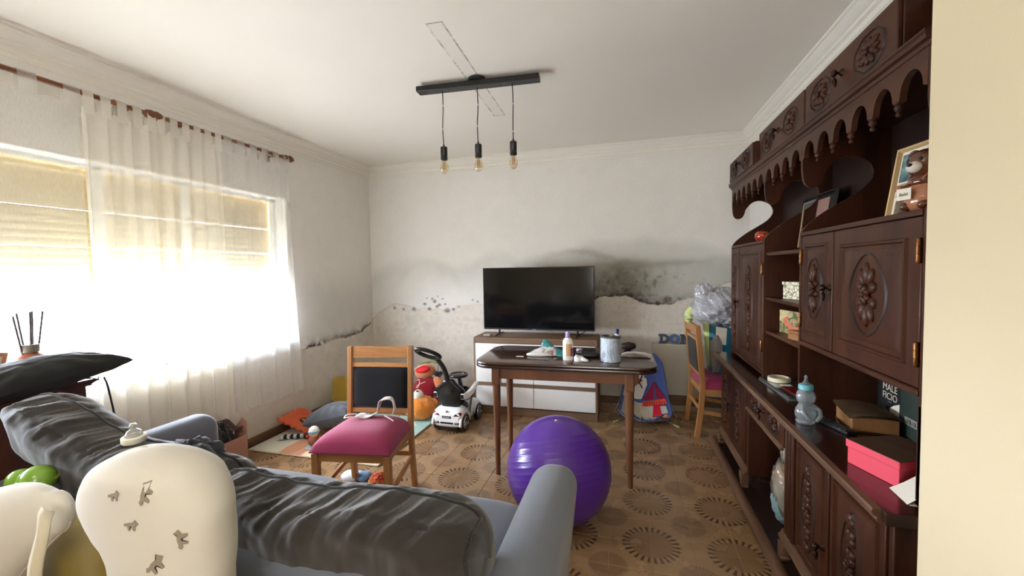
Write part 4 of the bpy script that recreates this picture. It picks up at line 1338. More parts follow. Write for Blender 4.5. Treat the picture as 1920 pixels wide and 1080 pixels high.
PR = back_cushion(-0.795, 0.455, 0.975, 0.695, 0.125, 0.135, 1, 0.0, tilt=-0.05)
PR[..., 2] -= 0.035 * np.exp(-((PR[..., 0] + 0.93) / 0.22) ** 2)
cr = put_cushion('back_cushion', PR, 'charcoal back cushion with folds, at the right end of the sofa')
PLc = back_cushion(-1.775, 0.565, 1.06, 0.685, 0.13, 0.135, 5, 0.15, tilt=-0.02, amp=0.013)
cl = put_cushion('back_cushion', PLc, 'charcoal back cushion standing higher, by the window end')


def drop(P, x, y, r=0.03):
    """height of a cushion under a point"""
    q = P.reshape(-1, 3)
    d = np.hypot(q[:, 0] - x, q[:, 1] - y)
    return float(q[d < r][:, 2].max())


# mustard cloth over the sofa back
nu, nv = 40, 26
G = np.zeros((nu, nv, 3))
for i in range(nu):
    x = -2.15 + 1.0 * i / (nu - 1)
    yy0 = 0.872 - (x + 1.28) * 0.07
    for j in range(nv):
        d = j / (nv - 1) * 0.52
        wv = 0.010 * (0.5 + 0.5 * math.sin(i * 0.8 + 0.4 * math.sin(j * 0.3))) * min(1, d * 4)
        if d < 0.05:
            G[i, j] = (x, 0.888 - d, 0.680)
        else:
            e = d - 0.05
            G[i, j] = (x, 0.838 - 0.012 * min(1, e * 25) - 0.085 * e - wv, 0.680 - e)
t = tag(MB().grid(G).build('mustard_cloth', fabric('mustard_cloth', (150, 126, 52), 0.95, 300, 0.2), None, smooth=180), 'mustard cloth hanging over the back of the grey sofa behind the white nursing pillow', 'cloth')

# dark jumper dropped where the two back cushions meet
m = MB(); P = lumpy((0, 0, 0.0), (0.145, 0.085, 0.062), 44, 30, amp=0.45, seed=12, f=4.5)
P[..., 2] += 0.02 * (vnoise(P[..., 0] * 30, P[..., 1] * 18, 3) - 0.5)
t = thing('dark_jumper', 'dark navy jumper dropped in a heap where the two sofa back cushions meet', 'jumper', (-1.45, 1.04, 0.805), 0.1)
t.scale = (0.72, 0.8, 0.7)
m.grid(P, cu=True); m.build('body', fabric('dark_navy_knit', (42, 46, 54), 0.95), t, smooth=180)
MB().tube(spline([(0.08, -0.02, 0.03), (0.17, -0.05, 0.0), (0.24, -0.06, -0.05), (0.30, -0.03, -0.11)], 5), [0.05 - 0.02 * i / 15 for i in range(16)], 12, flat=0.55, round_caps=True).build('sleeve', bpy.data.materials['dark_navy_knit'], t, smooth=180)

# white bottle top standing on the left cushion
bx, by = -1.69, 1.03
t = thing('bottle_top', 'white feeding bottle ring with clear teat cap standing on the left sofa cushion', 'bottle top', (bx, by, drop(PLc, bx, by) + 0.001), 0.0, rot=(0.04, 0.05, 0))
t.scale = (0.85, 0.85, 0.85)
MB().lathe([(0.040, 0.0), (0.042, 0.003), (0.042, 0.022), (0.038, 0.026), (0.0, 0.026)], 26).build('ring', plain('cream_plastic_ring', (226, 220, 200), 0.45), t, smooth=40)
MB().lathe([(0.031, 0.026), (0.030, 0.034), (0.023, 0.046), (0.012, 0.054), (0.009, 0.058), (0.013, 0.064), (0.014, 0.070), (0.009, 0.077), (0.0, 0.079)], 22).build('teat_cap', clear('clear_cap', (226, 226, 222), 0.5, 0.1, 0.25, (220, 218, 212)), t, smooth=80)

# green toy of two translucent balls on the sofa back
t = thing('green_rattle', 'green rattle of translucent balls on the sofa back behind the white pillow', 'toy', (-1.95, 0.895, 0.683))
M_GRN = plain('translucent_green_plastic', (126, 170, 56), 0.2, 0.2, 12, coat=0.5)
for x, r, n in ((-0.085, 0.036, 'small_ball'), (0.01, 0.048, 'large_ball')):
    m = MB(); m.ell((x, 0, r), (r * 1.15, r, r), 20, 14); m.build(n, M_GRN, t, smooth=180)
m = MB(); m.lathe([(0.046, 0), (0.052, 0.006), (0.052, 0.014), (0.046, 0.02)], 24, (0.012, 0, 0.040)); m.build('band', plain('pale_green_band', (176, 206, 90), 0.3), t, smooth=40)

# ------------------------------------------------------------------ white nursing pillow with little animals
t = thing('nursing_pillow', 'cream C-shaped nursing pillow printed with small grey animals, upright behind the sofa', 'pillow', (-1.35, 0.69, 0.42))
NP = Matrix.Translation((1.35, -0.69, -0.42))
CL = [(-1.43, 0.812, 0.055), (-1.505, 0.790, 0.085), (-1.60, 0.752, 0.110), (-1.72, 0.675, 0.140), (-1.80, 0.56, 0.165), (-1.74, 0.42, 0.175), (-1.56, 0.325, 0.175), (-1.32, 0.315, 0.175), (-1.13, 0.41, 0.172), (-1.055, 0.52, 0.168)]
NR = 32
RING = [(Vector((p[0], 0.69, p[1])), p[2], p[2]) for p in spline(CL, 6)]
a0 = (RING[0][0] - RING[2][0]).normalized()
RING = [(RING[0][0] + a0 * 0.055 * math.sin(k), 0.055 * math.cos(k), 0.055 * math.cos(k)) for k in (1.47, 1.25, 1.0, 0.75, 0.5, 0.25)] + RING
for z, rl, rr in spline([(0.56, .166, .170), (0.62, .163, .174), (0.68, .160, .180), (0.74, .156, .183), (0.775, .166, .186), (0.81, .205, .190), (0.845, .244, .192), (0.875, .256, .192), (0.905, .252, .190), (0.935, .234, .180), (0.960, .203, .165),
                         (0.985, .158, .140), (1.003, .112, .108), (1.015, .066, .066), (1.021, .018, .018)], 3):
    RING.append((Vector((-1.045, 0.69, z)), rl * 0.95 - 0.012 * (z < 0.8), rr * 0.95))
pts = [r[0] for r in RING]
G = np.zeros((len(pts), NR, 3))
for i, p in enumerate(pts):
    tg = (pts[min(i + 1, len(pts) - 1)] - pts[max(i - 1, 0)]).normalized()
    nn = Vector((-tg.z, 0, tg.x))
    th = min(0.5 * (RING[i][1] + RING[i][2]), 0.16) * 0.52
    for k in range(NR):
        a = 2 * PI * k / NR
        c, s = math.cos(a), math.sin(a)
        e = lambda v, q: math.copysign(abs(v) ** q, v)
        rr = (RING[i][1] if c > 0 else RING[i][2]) * (1 + 0.010 * math.sin(i * 0.5 + 3 * a))
        G[i, k] = p + nn * rr * e(c, 0.9) + Vector((0, 1, 0)) * th * e(s, 0.8)
M_NUR = fabric('cream_cotton', (204, 199, 188), 0.9, 420, 0.05, 0.2)
nm = MB(NP).grid(G, cv=True)
for e_ in (G[0], G[-1]):
    nm.add([tuple(p) for p in e_], [tuple(range(NR))])
body = nm.build('cover', M_NUR, t, smooth=180)
NB = nm.bvh()
MB(NP).tube([tuple(G[i, 0]) for i in range(2, len(pts) - 2)], 0.0025, 6).build('seam', fabric('cream_piping', (206, 198, 176)), t, smooth=180)
M_PRINT = fabric('grey_brown_print', (140, 128, 112), 0.95)
M_PRINT2 = fabric('tan_print', (172, 130, 100), 0.95)
FOX = [(-1, 0.0), (-0.8, 0.25), (-0.5, 0.2), (-0.2, 0.3), (0.3, 0.32), (0.5, 0.35), (0.62, 0.62), (0.76, 0.4), (1.0, 0.15), (0.75, 0.0), (0.55, -0.1), (0.5, -0.55), (0.25, -0.55), (0.2, -0.15), (-0.2, -0.15), (-0.25, -0.55), (-0.5, -0.55), (-0.5, -0.1), (-0.8, -0.12)]


def decal(bvh, poly, cx, cz, sc, an, m, parent, inv, y0=0.2, off=0.0015, name='animal_print'):
    """print: a small outline laid on the surface that faces -Y"""
    ca, sa = math.cos(an), math.sin(an)
    vs = []
    for px, pz in [(0.0, 0.0)] + poly:
        x, z = cx + sc * (px * ca - pz * sa), cz + sc * (px * sa + pz * ca)
        h = bvh.ray_cast(inv @ Vector((x, y0, z)), Vector((0, 1, 0)))
        if h[0] is None:
            return None
        vs.append(h[0] - Vector((0, off, 0)))
    n = len(poly)
    mb = MB(); mb.add(vs, [(0, 1 + i, 1 + (i + 1) % n) for i in range(n)])
    return mb.build(name, m, parent, smooth=180, recalc=False)


RK = (0.69 - 0.09) / 0.7
for px, pz, sc, an, mm in ((-1.245, 0.868, .013, 0.2, 0), (-1.145, 0.882, .018, 1.2, 0), (-1.03, 0.845, .022, 0.35, 0), (-0.955, 0.798, .018, 0.9, 0), (-1.125, 0.705, .019, 0.7, 0), (-0.97, 0.68, .014, 0.8, 0), (-1.06, 0.77, .015, 1.6, 0),
                           (-1.19, 0.80, .014, 0.1, 0), (-1.63, 0.70, .019, 0.7, 0), (-1.70, 0.765, .024, 0.1, 1), (-1.52, 0.80, .014, 0.4, 0)):
    decal(NB, FOX, px * RK, CAMH + (pz - CAMH) * RK, sc * 1.5, an, M_PRINT2 if mm else M_PRINT, t, NP)
# tie strap hanging from the short lobe
S0 = [(-1.425, 0.645, 0.852), (-1.40, 0.625, 0.842), (-1.388, 0.612, 0.81), (-1.392, 0.60, 0.74), (-1.405, 0.60, 0.66), (-1.42, 0.60, 0.58), (-1.425, 0.61, 0.50)]
S1 = spline([(p[0] + 0.055, p[1], p[2]) for p in S0], 6)
G = np.array([[(p[0] - 0.020 - 0.004 * math.sin(i * 0.4), p[1] - 0.0, p[2] + 0.004), (p[0], p[1] - 0.006, p[2]), (p[0] + 0.018, p[1] + 0.004, p[2] - 0.003)] for i, p in enumerate(S1)])
st = MB(NP).grid(G).build('tie_strap', fabric('cream_strap', (196, 186, 162)), t, smooth=180)
sm = st.modifiers.new('thick', 'SOLIDIFY'); sm.thickness = 0.004

# ------------------------------------------------------------------ dark cabinet by the window with a cushion, diffuser and frame on it
t = thing('dark_cabinet', 'dark wooden cabinet in front of the curtain with a dark cushion on its top', 'cabinet', (-2.70, 0.95, 0))
MB().box(-0.10, 0.08, -0.50, 0.455, 0.06, 0.875).build('carcass', M_DK, t, bevel=0.004)
MB().box(-0.09, 0.06, -0.48, 0.44, 0, 0.06).build('plinth', M_DKIN, t)
MB().prism([(0, 0), (0.012, 0), (0.02, 0.010), (0.03, 0.014), (0.03, 0.034), (0, 0.034)], lambda d, h: (0.08 + d, -0.51, 0.872 + h), lambda d, h: (0.08 + d, 0.47 + 0 * d, 0.872 + h)).build('top_moulding', M_DKY, t, smooth=20)
MB().box(-0.105, 0.08, -0.51, 0.47, 0.876, 0.906).build('top', M_DKY, t, bevel=0.004)
for y0, y1 in ((-0.48, -0.01), (0.0, 0.435)):
    d = MB().box(0.079, 0.094, y0, y1, 0.10, 0.84).build('door', M_DK, t, bevel=0.004)
    MB().lathe([(0.009, 0), (0.012, 0.008), (0.0, 0.016)], 12, (0.1, (y1 if y0 < -0.1 else y0) + (-0.03 if y0 < -0.1 else 0.03), 0.5)).build('knob', M_DKBR, d)
MB().tube([(0.075, 0.470, 0.895), (0.078, 0.490, 0.893), (0.078, 0.505, 0.893)], [0.018, 0.012, 0.004], 10, round_caps=True).build('scroll_end', M_DKY, t, smooth=180)


def pillow(name, a, b, T, m, parent, pinch=0.10, seed=1, wr=0.006, n=44):
    u = np.linspace(-1, 1, n)[:, None] + np.zeros((1, n)); v = np.linspace(-1, 1, n)[None, :] + np.zeros((n, 1))
    x = a * u * (1 - pinch * (1 - v ** 2)); y = b * v * (1 - pinch * (1 - u ** 2))
    h = T * (np.clip(1 - u ** 2, 0, 1) * np.clip(1 - v ** 2, 0, 1)) ** 0.42
    w = wr * (vnoise(u * 5 + seed, v * 5, 3) - 0.5) * 2 * np.clip(h / T * 2, 0, 1)
    crease = wr * np.sin(np.arctan2(v, u) * 14 + seed) * np.clip((np.hypot(u, v) - 0.55) * 2, 0, 1) * np.clip(h / T * 2, 0, 1)
    mb = MB()
    mb.grid(np.stack([x, y, h + w + crease], -1)); mb.grid(np.stack([x, y, -h * 0.8 - w], -1), flip=True)
    return mb.build(name, m, parent, smooth=180, recalc=False)


M_LEATH = plain('black_green_cushion', (13, 15, 15), 0.75, 0.25, 10, bump=0.1)
t = thing('dark_cushion', 'almost black flat cushion lying on the dark cabinet, one corner sticking out', 'cushion', (-2.575, 1.20, 0.972), 0.0, rot=(0.06, 0.06, 0.22))
pillow('cover', 0.155, 0.32, 0.085, M_LEATH, t, 0.14, 3)
t = thing('reed_diffuser', 'amber glass reed diffuser with five dark reeds standing before the sheer curtain', 'diffuser', (-2.775, 1.285, 0.907))
M_AMB = clear('amber_glass', (206, 92, 48), 0.7, 0.05, 1.0, (150, 84, 60))
MB().lathe([(0.0, 0.0), (0.050, 0.0), (0.058, 0.012), (0.061, 0.05), (0.060, 0.105), (0.052, 0.135), (0.034, 0.148), (0.029, 0.152), (0.029, 0.180), (0.033, 0.182), (0.033, 0.190), (0.025, 0.190), (0.022, 0.15)], 26).build('bottle', M_AMB, t, smooth=50)
MB().lathe([(0.0, 0.004), (0.054, 0.006), (0.056, 0.05), (0.0, 0.051)], 20).build('oil', plain('amber_oil', (150, 62, 34), 0.2), t, smooth=40)
MB().lathe([(0.0305, 0.154), (0.0345, 0.156), (0.0345, 0.191), (0.0305, 0.192)], 24).build('collar', plain('grey_green_collar', (120, 116, 100), 0.5), t, smooth=40)
M_REED = plain('dark_reed', (74, 62, 62), 0.8)
for k, (dy, dx, L) in enumerate(((-0.062, 0.02, 0.335), (-0.03, -0.02, 0.345), (0.0, 0.02, 0.35), (0.022, -0.01, 0.35), (0.052, 0.01, 0.348))):
    MB().tube([(0.0, 0.006 * (k - 2), 0.03), (dx, dy * 0.95, L)], 0.0042, 6).build('reed', M_REED, t)
t = thing('small_photo_frame', 'salmon coloured small frame standing on the dark cabinet at the photo edge', 'picture frame', (-2.74, 1.09, 0.907), 0.0, rot=(-0.22, 0, 0.2))
r = MB(); ring(r, -0.006, 0.008, -0.09, 0.075, 0.0, 0.19, 0.018); r.build('frame', plain('salmon_wood', (210, 146, 112), 0.5), t, smooth=20)
MB().box(0.002, 0.006, -0.085, 0.07, 0.004, 0.186).build('backing', M_PAPER, t)
tag(MB().tube(spline([(-2.612, 1.475, 0.90), (-2.605, 1.483, 0.86), (-2.60, 1.492, 0.78), (-2.588, 1.50, 0.66), (-2.585, 1.51, 0.5), (-2.59, 1.51, 0.2), (-2.59, 1.50, 0.005)], 6), 0.0045, 8).build('power_cable', M_BLACK, None, smooth=180), 'dark power cable hanging down beside the dark cabinet', 'cable')

# ------------------------------------------------------------------ television on the white-fronted drawer unit
M_WAL = wood('walnut_board', (104, 78, 58), (136, 106, 80), 'x', 0.5, 6)
M_WFRONT = plain('white_lacquer_front', (238, 236, 232), 0.3, 0.02, 3)
YS = 3.80
t = thing('drawer_unit', 'walnut drawer unit with four white fronts under the television', 'drawer unit', (-0.859, 3.98, 0))
TS = Matrix.Translation((0.859, -3.98, 0))


def ts():
    return MB(TS)


x0, x1, yb = -1.459, -0.260, 4.16
ts().box(x0, x1, YS - 0.002, yb, 0.738, 0.758).build('top', M_WAL, t, bevel=0.0015)
ts().box(x0, x0 + 0.016, YS, yb, 0.0, 0.7375).build('side_panel', M_WAL, t, bevel=0.0015)
ts().box(x1 - 0.016, x1, YS, yb, 0.0, 0.7375).build('side_panel', M_WAL, t, bevel=0.0015)
ts().box(x0 + 0.017, x1 - 0.017, YS + 0.024, yb - 0.01, 0.072, 0.7365).build('carcass', wood('walnut_shadow', (88, 66, 50), (112, 88, 66), 'x', 0.6, 6), t)
ts().box(x0 + 0.017, x1 - 0.017, YS + 0.003, YS + 0.018, 0.0, 0.072).build('kickboard', M_WAL, t, bevel=0.001)
ts().box(x0 + 0.017, x1 - 0.017, YS + 0.004, YS + 0.0235, 0.706, 0.7365).build('top_rail', M_WAL, t, bevel=0.001)
for a, b in ((x0 + 0.019, -0.8612), (-0.8568, x1 - 0.019)):
    ts().box(a, b, YS - 0.002, YS + 0.016, 0.318, 0.699).build('drawer_front', M_WFRONT, t, bevel=0.001)
    ts().box(a, b, YS - 0.002, YS + 0.016, 0.086, 0.278).build('drawer_front', M_WFRONT, t, bevel=0.001)
    ts().box(a, b, YS + 0.010, YS + 0.0235, 0.2815, 0.3145).build('finger_groove', M_WAL, t)

t = thing('television', 'black flat television standing on the walnut drawer unit, switched off', 'television', (-0.875, 3.99, 0.758))
TV = Matrix.Translation((0.875, -3.99, -0.758))
k = (3.98) / 4.15
xa, xb = -1.469 * k, -0.307 * k
za, zb = 0.812, 1.42 + (1.436 - 1.42) * k
MB(TV).box(xa, xb, 3.975, 4.02, za, zb).build('housing', plain('black_housing', (16, 16, 17), 0.4), t, bevel=0.004)


def screen_mat():
    s = NT('dark_glass_screen')
    s.base((0.004, 0.004, 0.0045, 1))
    s.set(Roughness=0.10, Specular_IOR_Level=0.45)
    return s.m


MB(TV).box(xa + 0.008, xb - 0.008, 3.9735, 3.9752, za + 0.016, zb - 0.008).build('screen', screen_mat(), t, smooth=0)
MB(TV).box(-0.90, -0.865, 3.9725, 3.9745, za + 0.004, za + 0.009).build('badge', plain('silver_badge', (170, 170, 168), 0.3, metal=0.6), t)
for x, s in ((xa + 0.17, -1), (xb - 0.17, 1)):
    m = MB(TV)
    m.prism([(0, 0.0), (0.018, 0.0), (0.018, 0.012), (0.014, 0.066), (0.0, 0.066)], lambda a, b: (x + s * a, 3.985, 0.759 + b), lambda a, b: (x + s * a, 4.01, 0.759 + b))
    m.build('foot', M_BLACK, t, bevel=0.003)
    MB(TV).tube([(x + s * 0.008, 3.86, 0.766), (x + s * 0.008, 3.99, 0.772), (x + s * 0.008, 4.12, 0.766)], 0.007, 8, round_caps=True).build('foot_bar', M_BLACK, t, smooth=60)
tag(MB().box(-1.385, -1.315, 3.885, 3.935, 0.7585, 0.772).build('set_top_box', plain('pale_grey_box', (176, 172, 166), 0.4), None, bevel=0.003), 'small pale flat box on the drawer unit before the left foot of the television', 'box')
tag(MB().tube(spline([(-0.60, 4.045, 0.83), (-0.57, 4.06, 0.775), (-0.50, 4.05, 0.764), (-0.44, 4.06, 0.77), (-0.39, 4.07, 0.80)], 6), 0.004, 8).build('tv_cable', M_BLACK, None, smooth=180), 'thin black cable drooping behind the foot of the television', 'cable')

# ------------------------------------------------------------------ dark dining table and what lies on it
ZT = 0.80
M_TTOP = wood('dark_gloss_tabletop', (52, 30, 22), (74, 46, 34), 'x', 0.16, 5, coat=0.6, bump=0.02)
M_TEDGE = wood('dark_table_edge', (40, 23, 18), (58, 35, 27), 'x', 0.25, 5, coat=0.4)
M_TLEG = wood('brown_table_leg', (96, 58, 34), (128, 82, 50), 'z', 0.4, 7, coat=0.2)
t = thing('dining_table', 'dark brown dining table with rounded corners and round tapered legs, mid-room', 'table', (-0.42, 2.92, 0), math.radians(1.5))
TA, TBb = 0.60, 0.315


def rrect(a, b, r, n=8):
    o = []
    for cx, cy, s in ((a - r, b - r, 0), (-a + r, b - r, 1), (-a + r, -b + r, 2), (a - r, -b + r, 3)):
        for j in range(n + 1):
            th = s * PI / 2 + PI / 2 * j / n
            o.append((cx + r * math.cos(th), cy + r * math.sin(th)))
    return o


def slab(rings):
    vs, fs = [], []
    n = len(rings[0][0])
    for lp, z in rings:
        vs += [(x, y, z) for x, y in lp]
    for i in range(len(rings) - 1):
        for j in range(n):
            fs.append((i * n + j, i * n + (j + 1) % n, (i + 1) * n + (j + 1) % n, (i + 1) * n + j))
    fs.append(tuple(range(n - 1, -1, -1))); fs.append(tuple((len(rings) - 1) * n + j for j in range(n)))
    return vs, fs


R_ = lambda d: rrect(TA - d, TBb - d, 0.12 - d)
m = MB(); m.add(*slab([(R_(0.012), ZT - 0.0205), (R_(0.002), ZT - 0.017), (R_(0.0), ZT - 0.011), (R_(0.002), ZT - 0.004), (R_(0.010), ZT)])); m.build('tabletop', M_TTOP, t, smooth=30)
m = MB(); m.add(*slab([(R_(0.010), ZT - 0.044), (R_(0.001), ZT - 0.040), (R_(0.0), ZT - 0.032), (R_(0.003), ZT - 0.0225), (R_(0.016), ZT - 0.0215)])); m.build('lower_slab', M_TEDGE, t, smooth=30)
AX, AY0, AY1 = 0.475, -0.235, 0.135
for a in ((-AX, AX, AY0 - 0.011, AY0 + 0.011), (-AX, AX, AY1 - 0.011, AY1 + 0.011)):
    MB().box(*a, ZT - 0.125, ZT - 0.0445).build('apron', M_TLEG, t, bevel=0.002)
for x in (-AX, AX):
    MB().box(x - 0.011, x + 0.011, AY0 + 0.012, AY1 - 0.012, ZT - 0.125, ZT - 0.0445).build('apron', M_TLEG, t, bevel=0.002)
for x in (-0.452, 0.43):
    for y in (AY0 + 0.005, AY1 - 0.005):
        m = MB(); m.box(-0.029, 0.029, -0.029, 0.029, 0, 0.125); b = m.build('leg_block', M_TLEG, t, bevel=0.008, seg=3); b.location = (x, y, ZT - 0.17)
        l = MB(); l.lathe([(0.0155, 0), (0.0165, 0.004), (0.0275, ZT - 0.171), (0.027, ZT - 0.165)], 18); l = l.build('leg', M_TLEG, t, smooth=50); l.location = (x * 1.0, y, 0)


def T8(x, y):
    """a table spot measured for a top 3 cm lower"""
    q = (CAMH - ZT) / (CAMH - 0.77)
    return (x * q, y * q, ZT + 0.0006)


t = thing('lotion_bottle', 'white lotion bottle with lilac cap and orange and purple label on the table', 'bottle', T8(-0.402, 2.898))
MB().lathe([(0.0, 0), (0.031, 0.0), (0.034, 0.004), (0.034, 0.115), (0.032, 0.132), (0.024, 0.146), (0.014, 0.152), (0.013, 0.158)], 26, sx=1.02, sy=0.72).build('body', M_WHITE, t, smooth=50)
MB().lathe([(0.0145, 0.152), (0.0155, 0.154), (0.0150, 0.192), (0.013, 0.195), (0.0, 0.195)], 20).build('cap', plain('lilac_plastic', (172, 152, 202), 0.4), t, smooth=40)


def wrap(r, sx, sy, a0, a1, z0, z1, m, parent, name='label', n=12, c=(0, 0)):
    G = [[(c[0] + sx * r * math.cos(a0 + (a1 - a0) * i / n), c[1] + sy * r * math.sin(a0 + (a1 - a0) * i / n), z) for z in (z0, z1)] for i in range(n + 1)]
    return MB().grid(np.array(G)).build(name, m, parent, smooth=180, recalc=False)


wrap(0.0345, 1.02, 0.72, -PI / 2 - 0.25, -PI / 2 + 0.9, 0.03, 0.112, plain('tan_orange_label', (206, 160, 98), 0.5), t)
wrap(0.0348, 1.02, 0.72, -PI / 2 + 0.62, -PI / 2 + 1.25, 0.028, 0.085, plain('purple_label', (136, 56, 116), 0.5), t, 'purple_flower')
M_TIN = plain('brushed_tin', (150, 150, 146), 0.35, 0.1, metal=0.9)


def wrapper_mat():
    s = NT('pale_blue_wrinkled_wrapper')
    v = s.obj((1, 1, 0.25))
    n = s.noise(60, 5, v, dist=1.0)
    s.base(s.mix(s.ramp(n, 0.45, 0.62), lin((196, 208, 222)), lin((150, 160, 176))))
    s.set(Roughness=0.4); s.bump(n, 0.5, 0.004)
    return s.m


t = thing('tin_can', 'open tin can in a wrinkled pale blue wrapper standing on the table', 'can', T8(-0.108, 2.915))
P = [(0.062, 0), (0.063, 0.003), (0.062, 0.162), (0.0635, 0.165), (0.0635, 0.168), (0.060, 0.168), (0.0595, 0.160), (0.0595, 0.012), (0.0, 0.011)]
m = MB(); m.lathe(P, 32); m.build('tin', M_TIN, t, smooth=40)
G = np.zeros((72, 20, 3))
for i in range(72):
    a = 2 * PI * i / 72
    for j in range(20):
        r = 0.0645 + 0.0022 * float(vnoise(i * 0.32, j * 0.10 + 4, 2)) * (1 if i < 71 else 0.6)
        G[i, j] = (r * math.cos(a), r * math.sin(a), 0.004 + 0.155 * j / 19)
MB().grid(G, cu=True).build('wrapper', wrapper_mat(), t, smooth=180)
M_GREY = plain('grey_print', (120, 124, 134), 0.6)
for k, a in enumerate((-PI / 2 - 0.75, -PI / 2 + 1.0)):
    G = [[((0.0672) * math.cos(a + r * math.cos(q) / 0.067), 0.0672 * math.sin(a + r * math.cos(q) / 0.067), 0.05 + k * 0.02 + r * 1.25 * math.sin(q)) for r in (0.008, 0.0115)] for q in np.linspace(0, 2 * PI, 25)[:-1]]
    MB().grid(np.array(G), cu=True).build('ring_mark', M_GREY, t, smooth=180, recalc=False)
t = thing('glue_bottle', 'small white bottle with dark blue cap standing behind the tin can', 'bottle', T8(-0.07, 3.08))
MB().lathe([(0.0, 0), (0.026, 0), (0.028, 0.004), (0.028, 0.130), (0.020, 0.150), (0.012, 0.156), (0.012, 0.164)], 20).build('body', M_WHITE, t, smooth=50)
MB().lathe([(0.0145, 0.160), (0.0145, 0.188), (0.012, 0.192), (0.0, 0.192)], 18).build('cap', plain('dark_blue_plastic', (42, 52, 118), 0.4), t, smooth=40)
t = thing('wipes_pack', 'crumpled clear and white packet of wipes with teal flap on the table', 'packet', T8(-0.61, 3.03), 0.15)
u = np.linspace(-1, 1, 30)[:, None] + np.zeros((1, 20)); v = np.linspace(-1, 1, 20)[None, :] + np.zeros((30, 1))
h = 0.082 * (np.clip(1 - np.abs(u) ** 2.4, 0, 1) * np.clip(1 - np.abs(v) ** 2.6, 0, 1)) ** 0.5 * (0.62 + 0.38 * u)
h = h + 0.016 * (vnoise(u * 4 + 3, v * 4, 3) - 0.5) * np.clip(h * 30, 0, 1)
m = MB(); m.grid(np.stack([u * 0.105, v * 0.062 * (1 - 0.15 * u ** 2), h + 0.006], -1)); m.grid(np.stack([u * 0.105, v * 0.062 * (1 - 0.15 * u ** 2), 0.006 - 0.005 * (1 - u ** 2) * (1 - v ** 2)], -1), flip=True)


def pack_mat():
    s = NT('printed_white_film')
    v = s.obj()
    c = s.mix(s.ramp(s.noise(22, 4, v, dist=1.5), 0.50, 0.62), lin((222, 220, 216)), lin((150, 146, 142)))
    c = s.mix(s.ramp(s.noise(17, 3, s.obj((1.3, 1, 1)), dist=1.0), 0.60, 0.68), c, lin((176, 84, 98)))
    s.base(c); s.set(Roughness=0.2, Coat_Weight=0.5)
    return s.m


m.build('packet', pack_mat(), t, smooth=180)
m = MB(); m.ell((-0.03, -0.048, 0.014), (0.085, 0.024, 0.014), 20, 8, e=0.8); m.build('white_base', M_WHITE, t, smooth=180)
G = []
for i in range(13):
    f = i / 12
    ridge = (0.005 + 0.16 * f, 0.012 - 0.02 * f, 0.112 - 0.095 * f ** 1.15 + 0.008 * math.sin(f * 8))
    G.append([(ridge[0] - 0.015, ridge[1] - 0.050 * (0.5 + f), max(0.006, ridge[2] - 0.040)), (ridge[0] - 0.004, ridge[1] - 0.018, ridge[2] - 0.012), ridge, (ridge[0] + 0.012, ridge[1] + 0.030, max(0.004, ridge[2] - 0.03))])
fl = MB().grid(np.array(G)).build('teal_flap', plain('teal_film', (56, 142, 146), 0.4), t, smooth=60)
fl.modifiers.new('thick', 'SOLIDIFY').thickness = 0.002
tag(MB().add(*slab([(rrect(0.026, 0.013, 0.004), 0), (rrect(0.026, 0.013, 0.004), 0.0016)])).build('white_card', M_PAPER, None), 'small white card lying on the left half of the dark table', 'card').location = T8(-0.765, 2.945)
t = thing('pill_organiser', 'round white plastic tub with a white plug beside the lotion bottle on the table', 'tub', T8(-0.325, 2.885))
MB().lathe([(0.0, 0), (0.030, 0.0), (0.032, 0.004), (0.032, 0.026), (0.028, 0.030), (0.0, 0.031)], 24).build('tub', M_WHITE, t, smooth=40)
MB().lathe([(0.009, 0.030), (0.009, 0.040), (0.0, 0.042)], 14, (-0.012, -0.010, 0)).build('spout', M_WHITE, t, smooth=40)
m = MB(); m.tube([(0.030, -0.028, 0.018), (0.046, -0.036, 0.014), (0.060, -0.036, 0.012)], [0.014, 0.012, 0.007], 12, round_caps=True); m.build('plug', M_WHITE, t, smooth=180)
t = thing('black_spectacle_case', 'open black leather case lying between the lotion bottle and the tin can', 'case', T8(-0.275, 3.02), 0.1)
m = MB(); m.ell((0.0, 0, 0.016), (0.085, 0.035, 0.018), 22, 10, e=0.6); m.build('lower_half', plain('black_leather', (22, 20, 20), 0.45, 0.2), t, smooth=180)
MB().tube(spline([(-0.08, -0.01, 0.032), (-0.05, -0.03, 0.05), (0.0, -0.035, 0.042), (0.03, -0.04, 0.03)], 5), 0.004, 8).build('strap', bpy.data.materials['black_leather'], t, smooth=180)
t = thing('small_lilac_tub', 'small pale lilac tub standing behind the lotion bottle', 'tub', T8(-0.335, 3.02))
MB().lathe([(0.0, 0), (0.018, 0), (0.019, 0.003), (0.019, 0.04), (0.021, 0.041), (0.021, 0.056), (0.0, 0.058)], 18).build('tub', plain('pale_lilac_plastic', (204, 194, 208), 0.4), t, smooth=40)
t = thing('dark_purse', 'small dark brown purse at the back of the table behind the tin can', 'purse', T8(0.01, 3.35), 0.2)
m = MB(); m.ell((0, 0, 0.026), (0.058, 0.030, 0.027), 22, 12, e=0.8); m.build('body', plain('dark_brown_leather', (46, 32, 30), 0.5, 0.2), t, smooth=180)
MB().tube([(-0.05, -0.004, 0.045), (0, -0.004, 0.056), (0.05, -0.004, 0.045)], 0.003, 8).build('zip', M_DKBR, t, smooth=180)
t = thing('folded_napkin', 'folded white cloth lying on the right half of the table', 'cloth', T8(0.065, 3.13), -0.1)
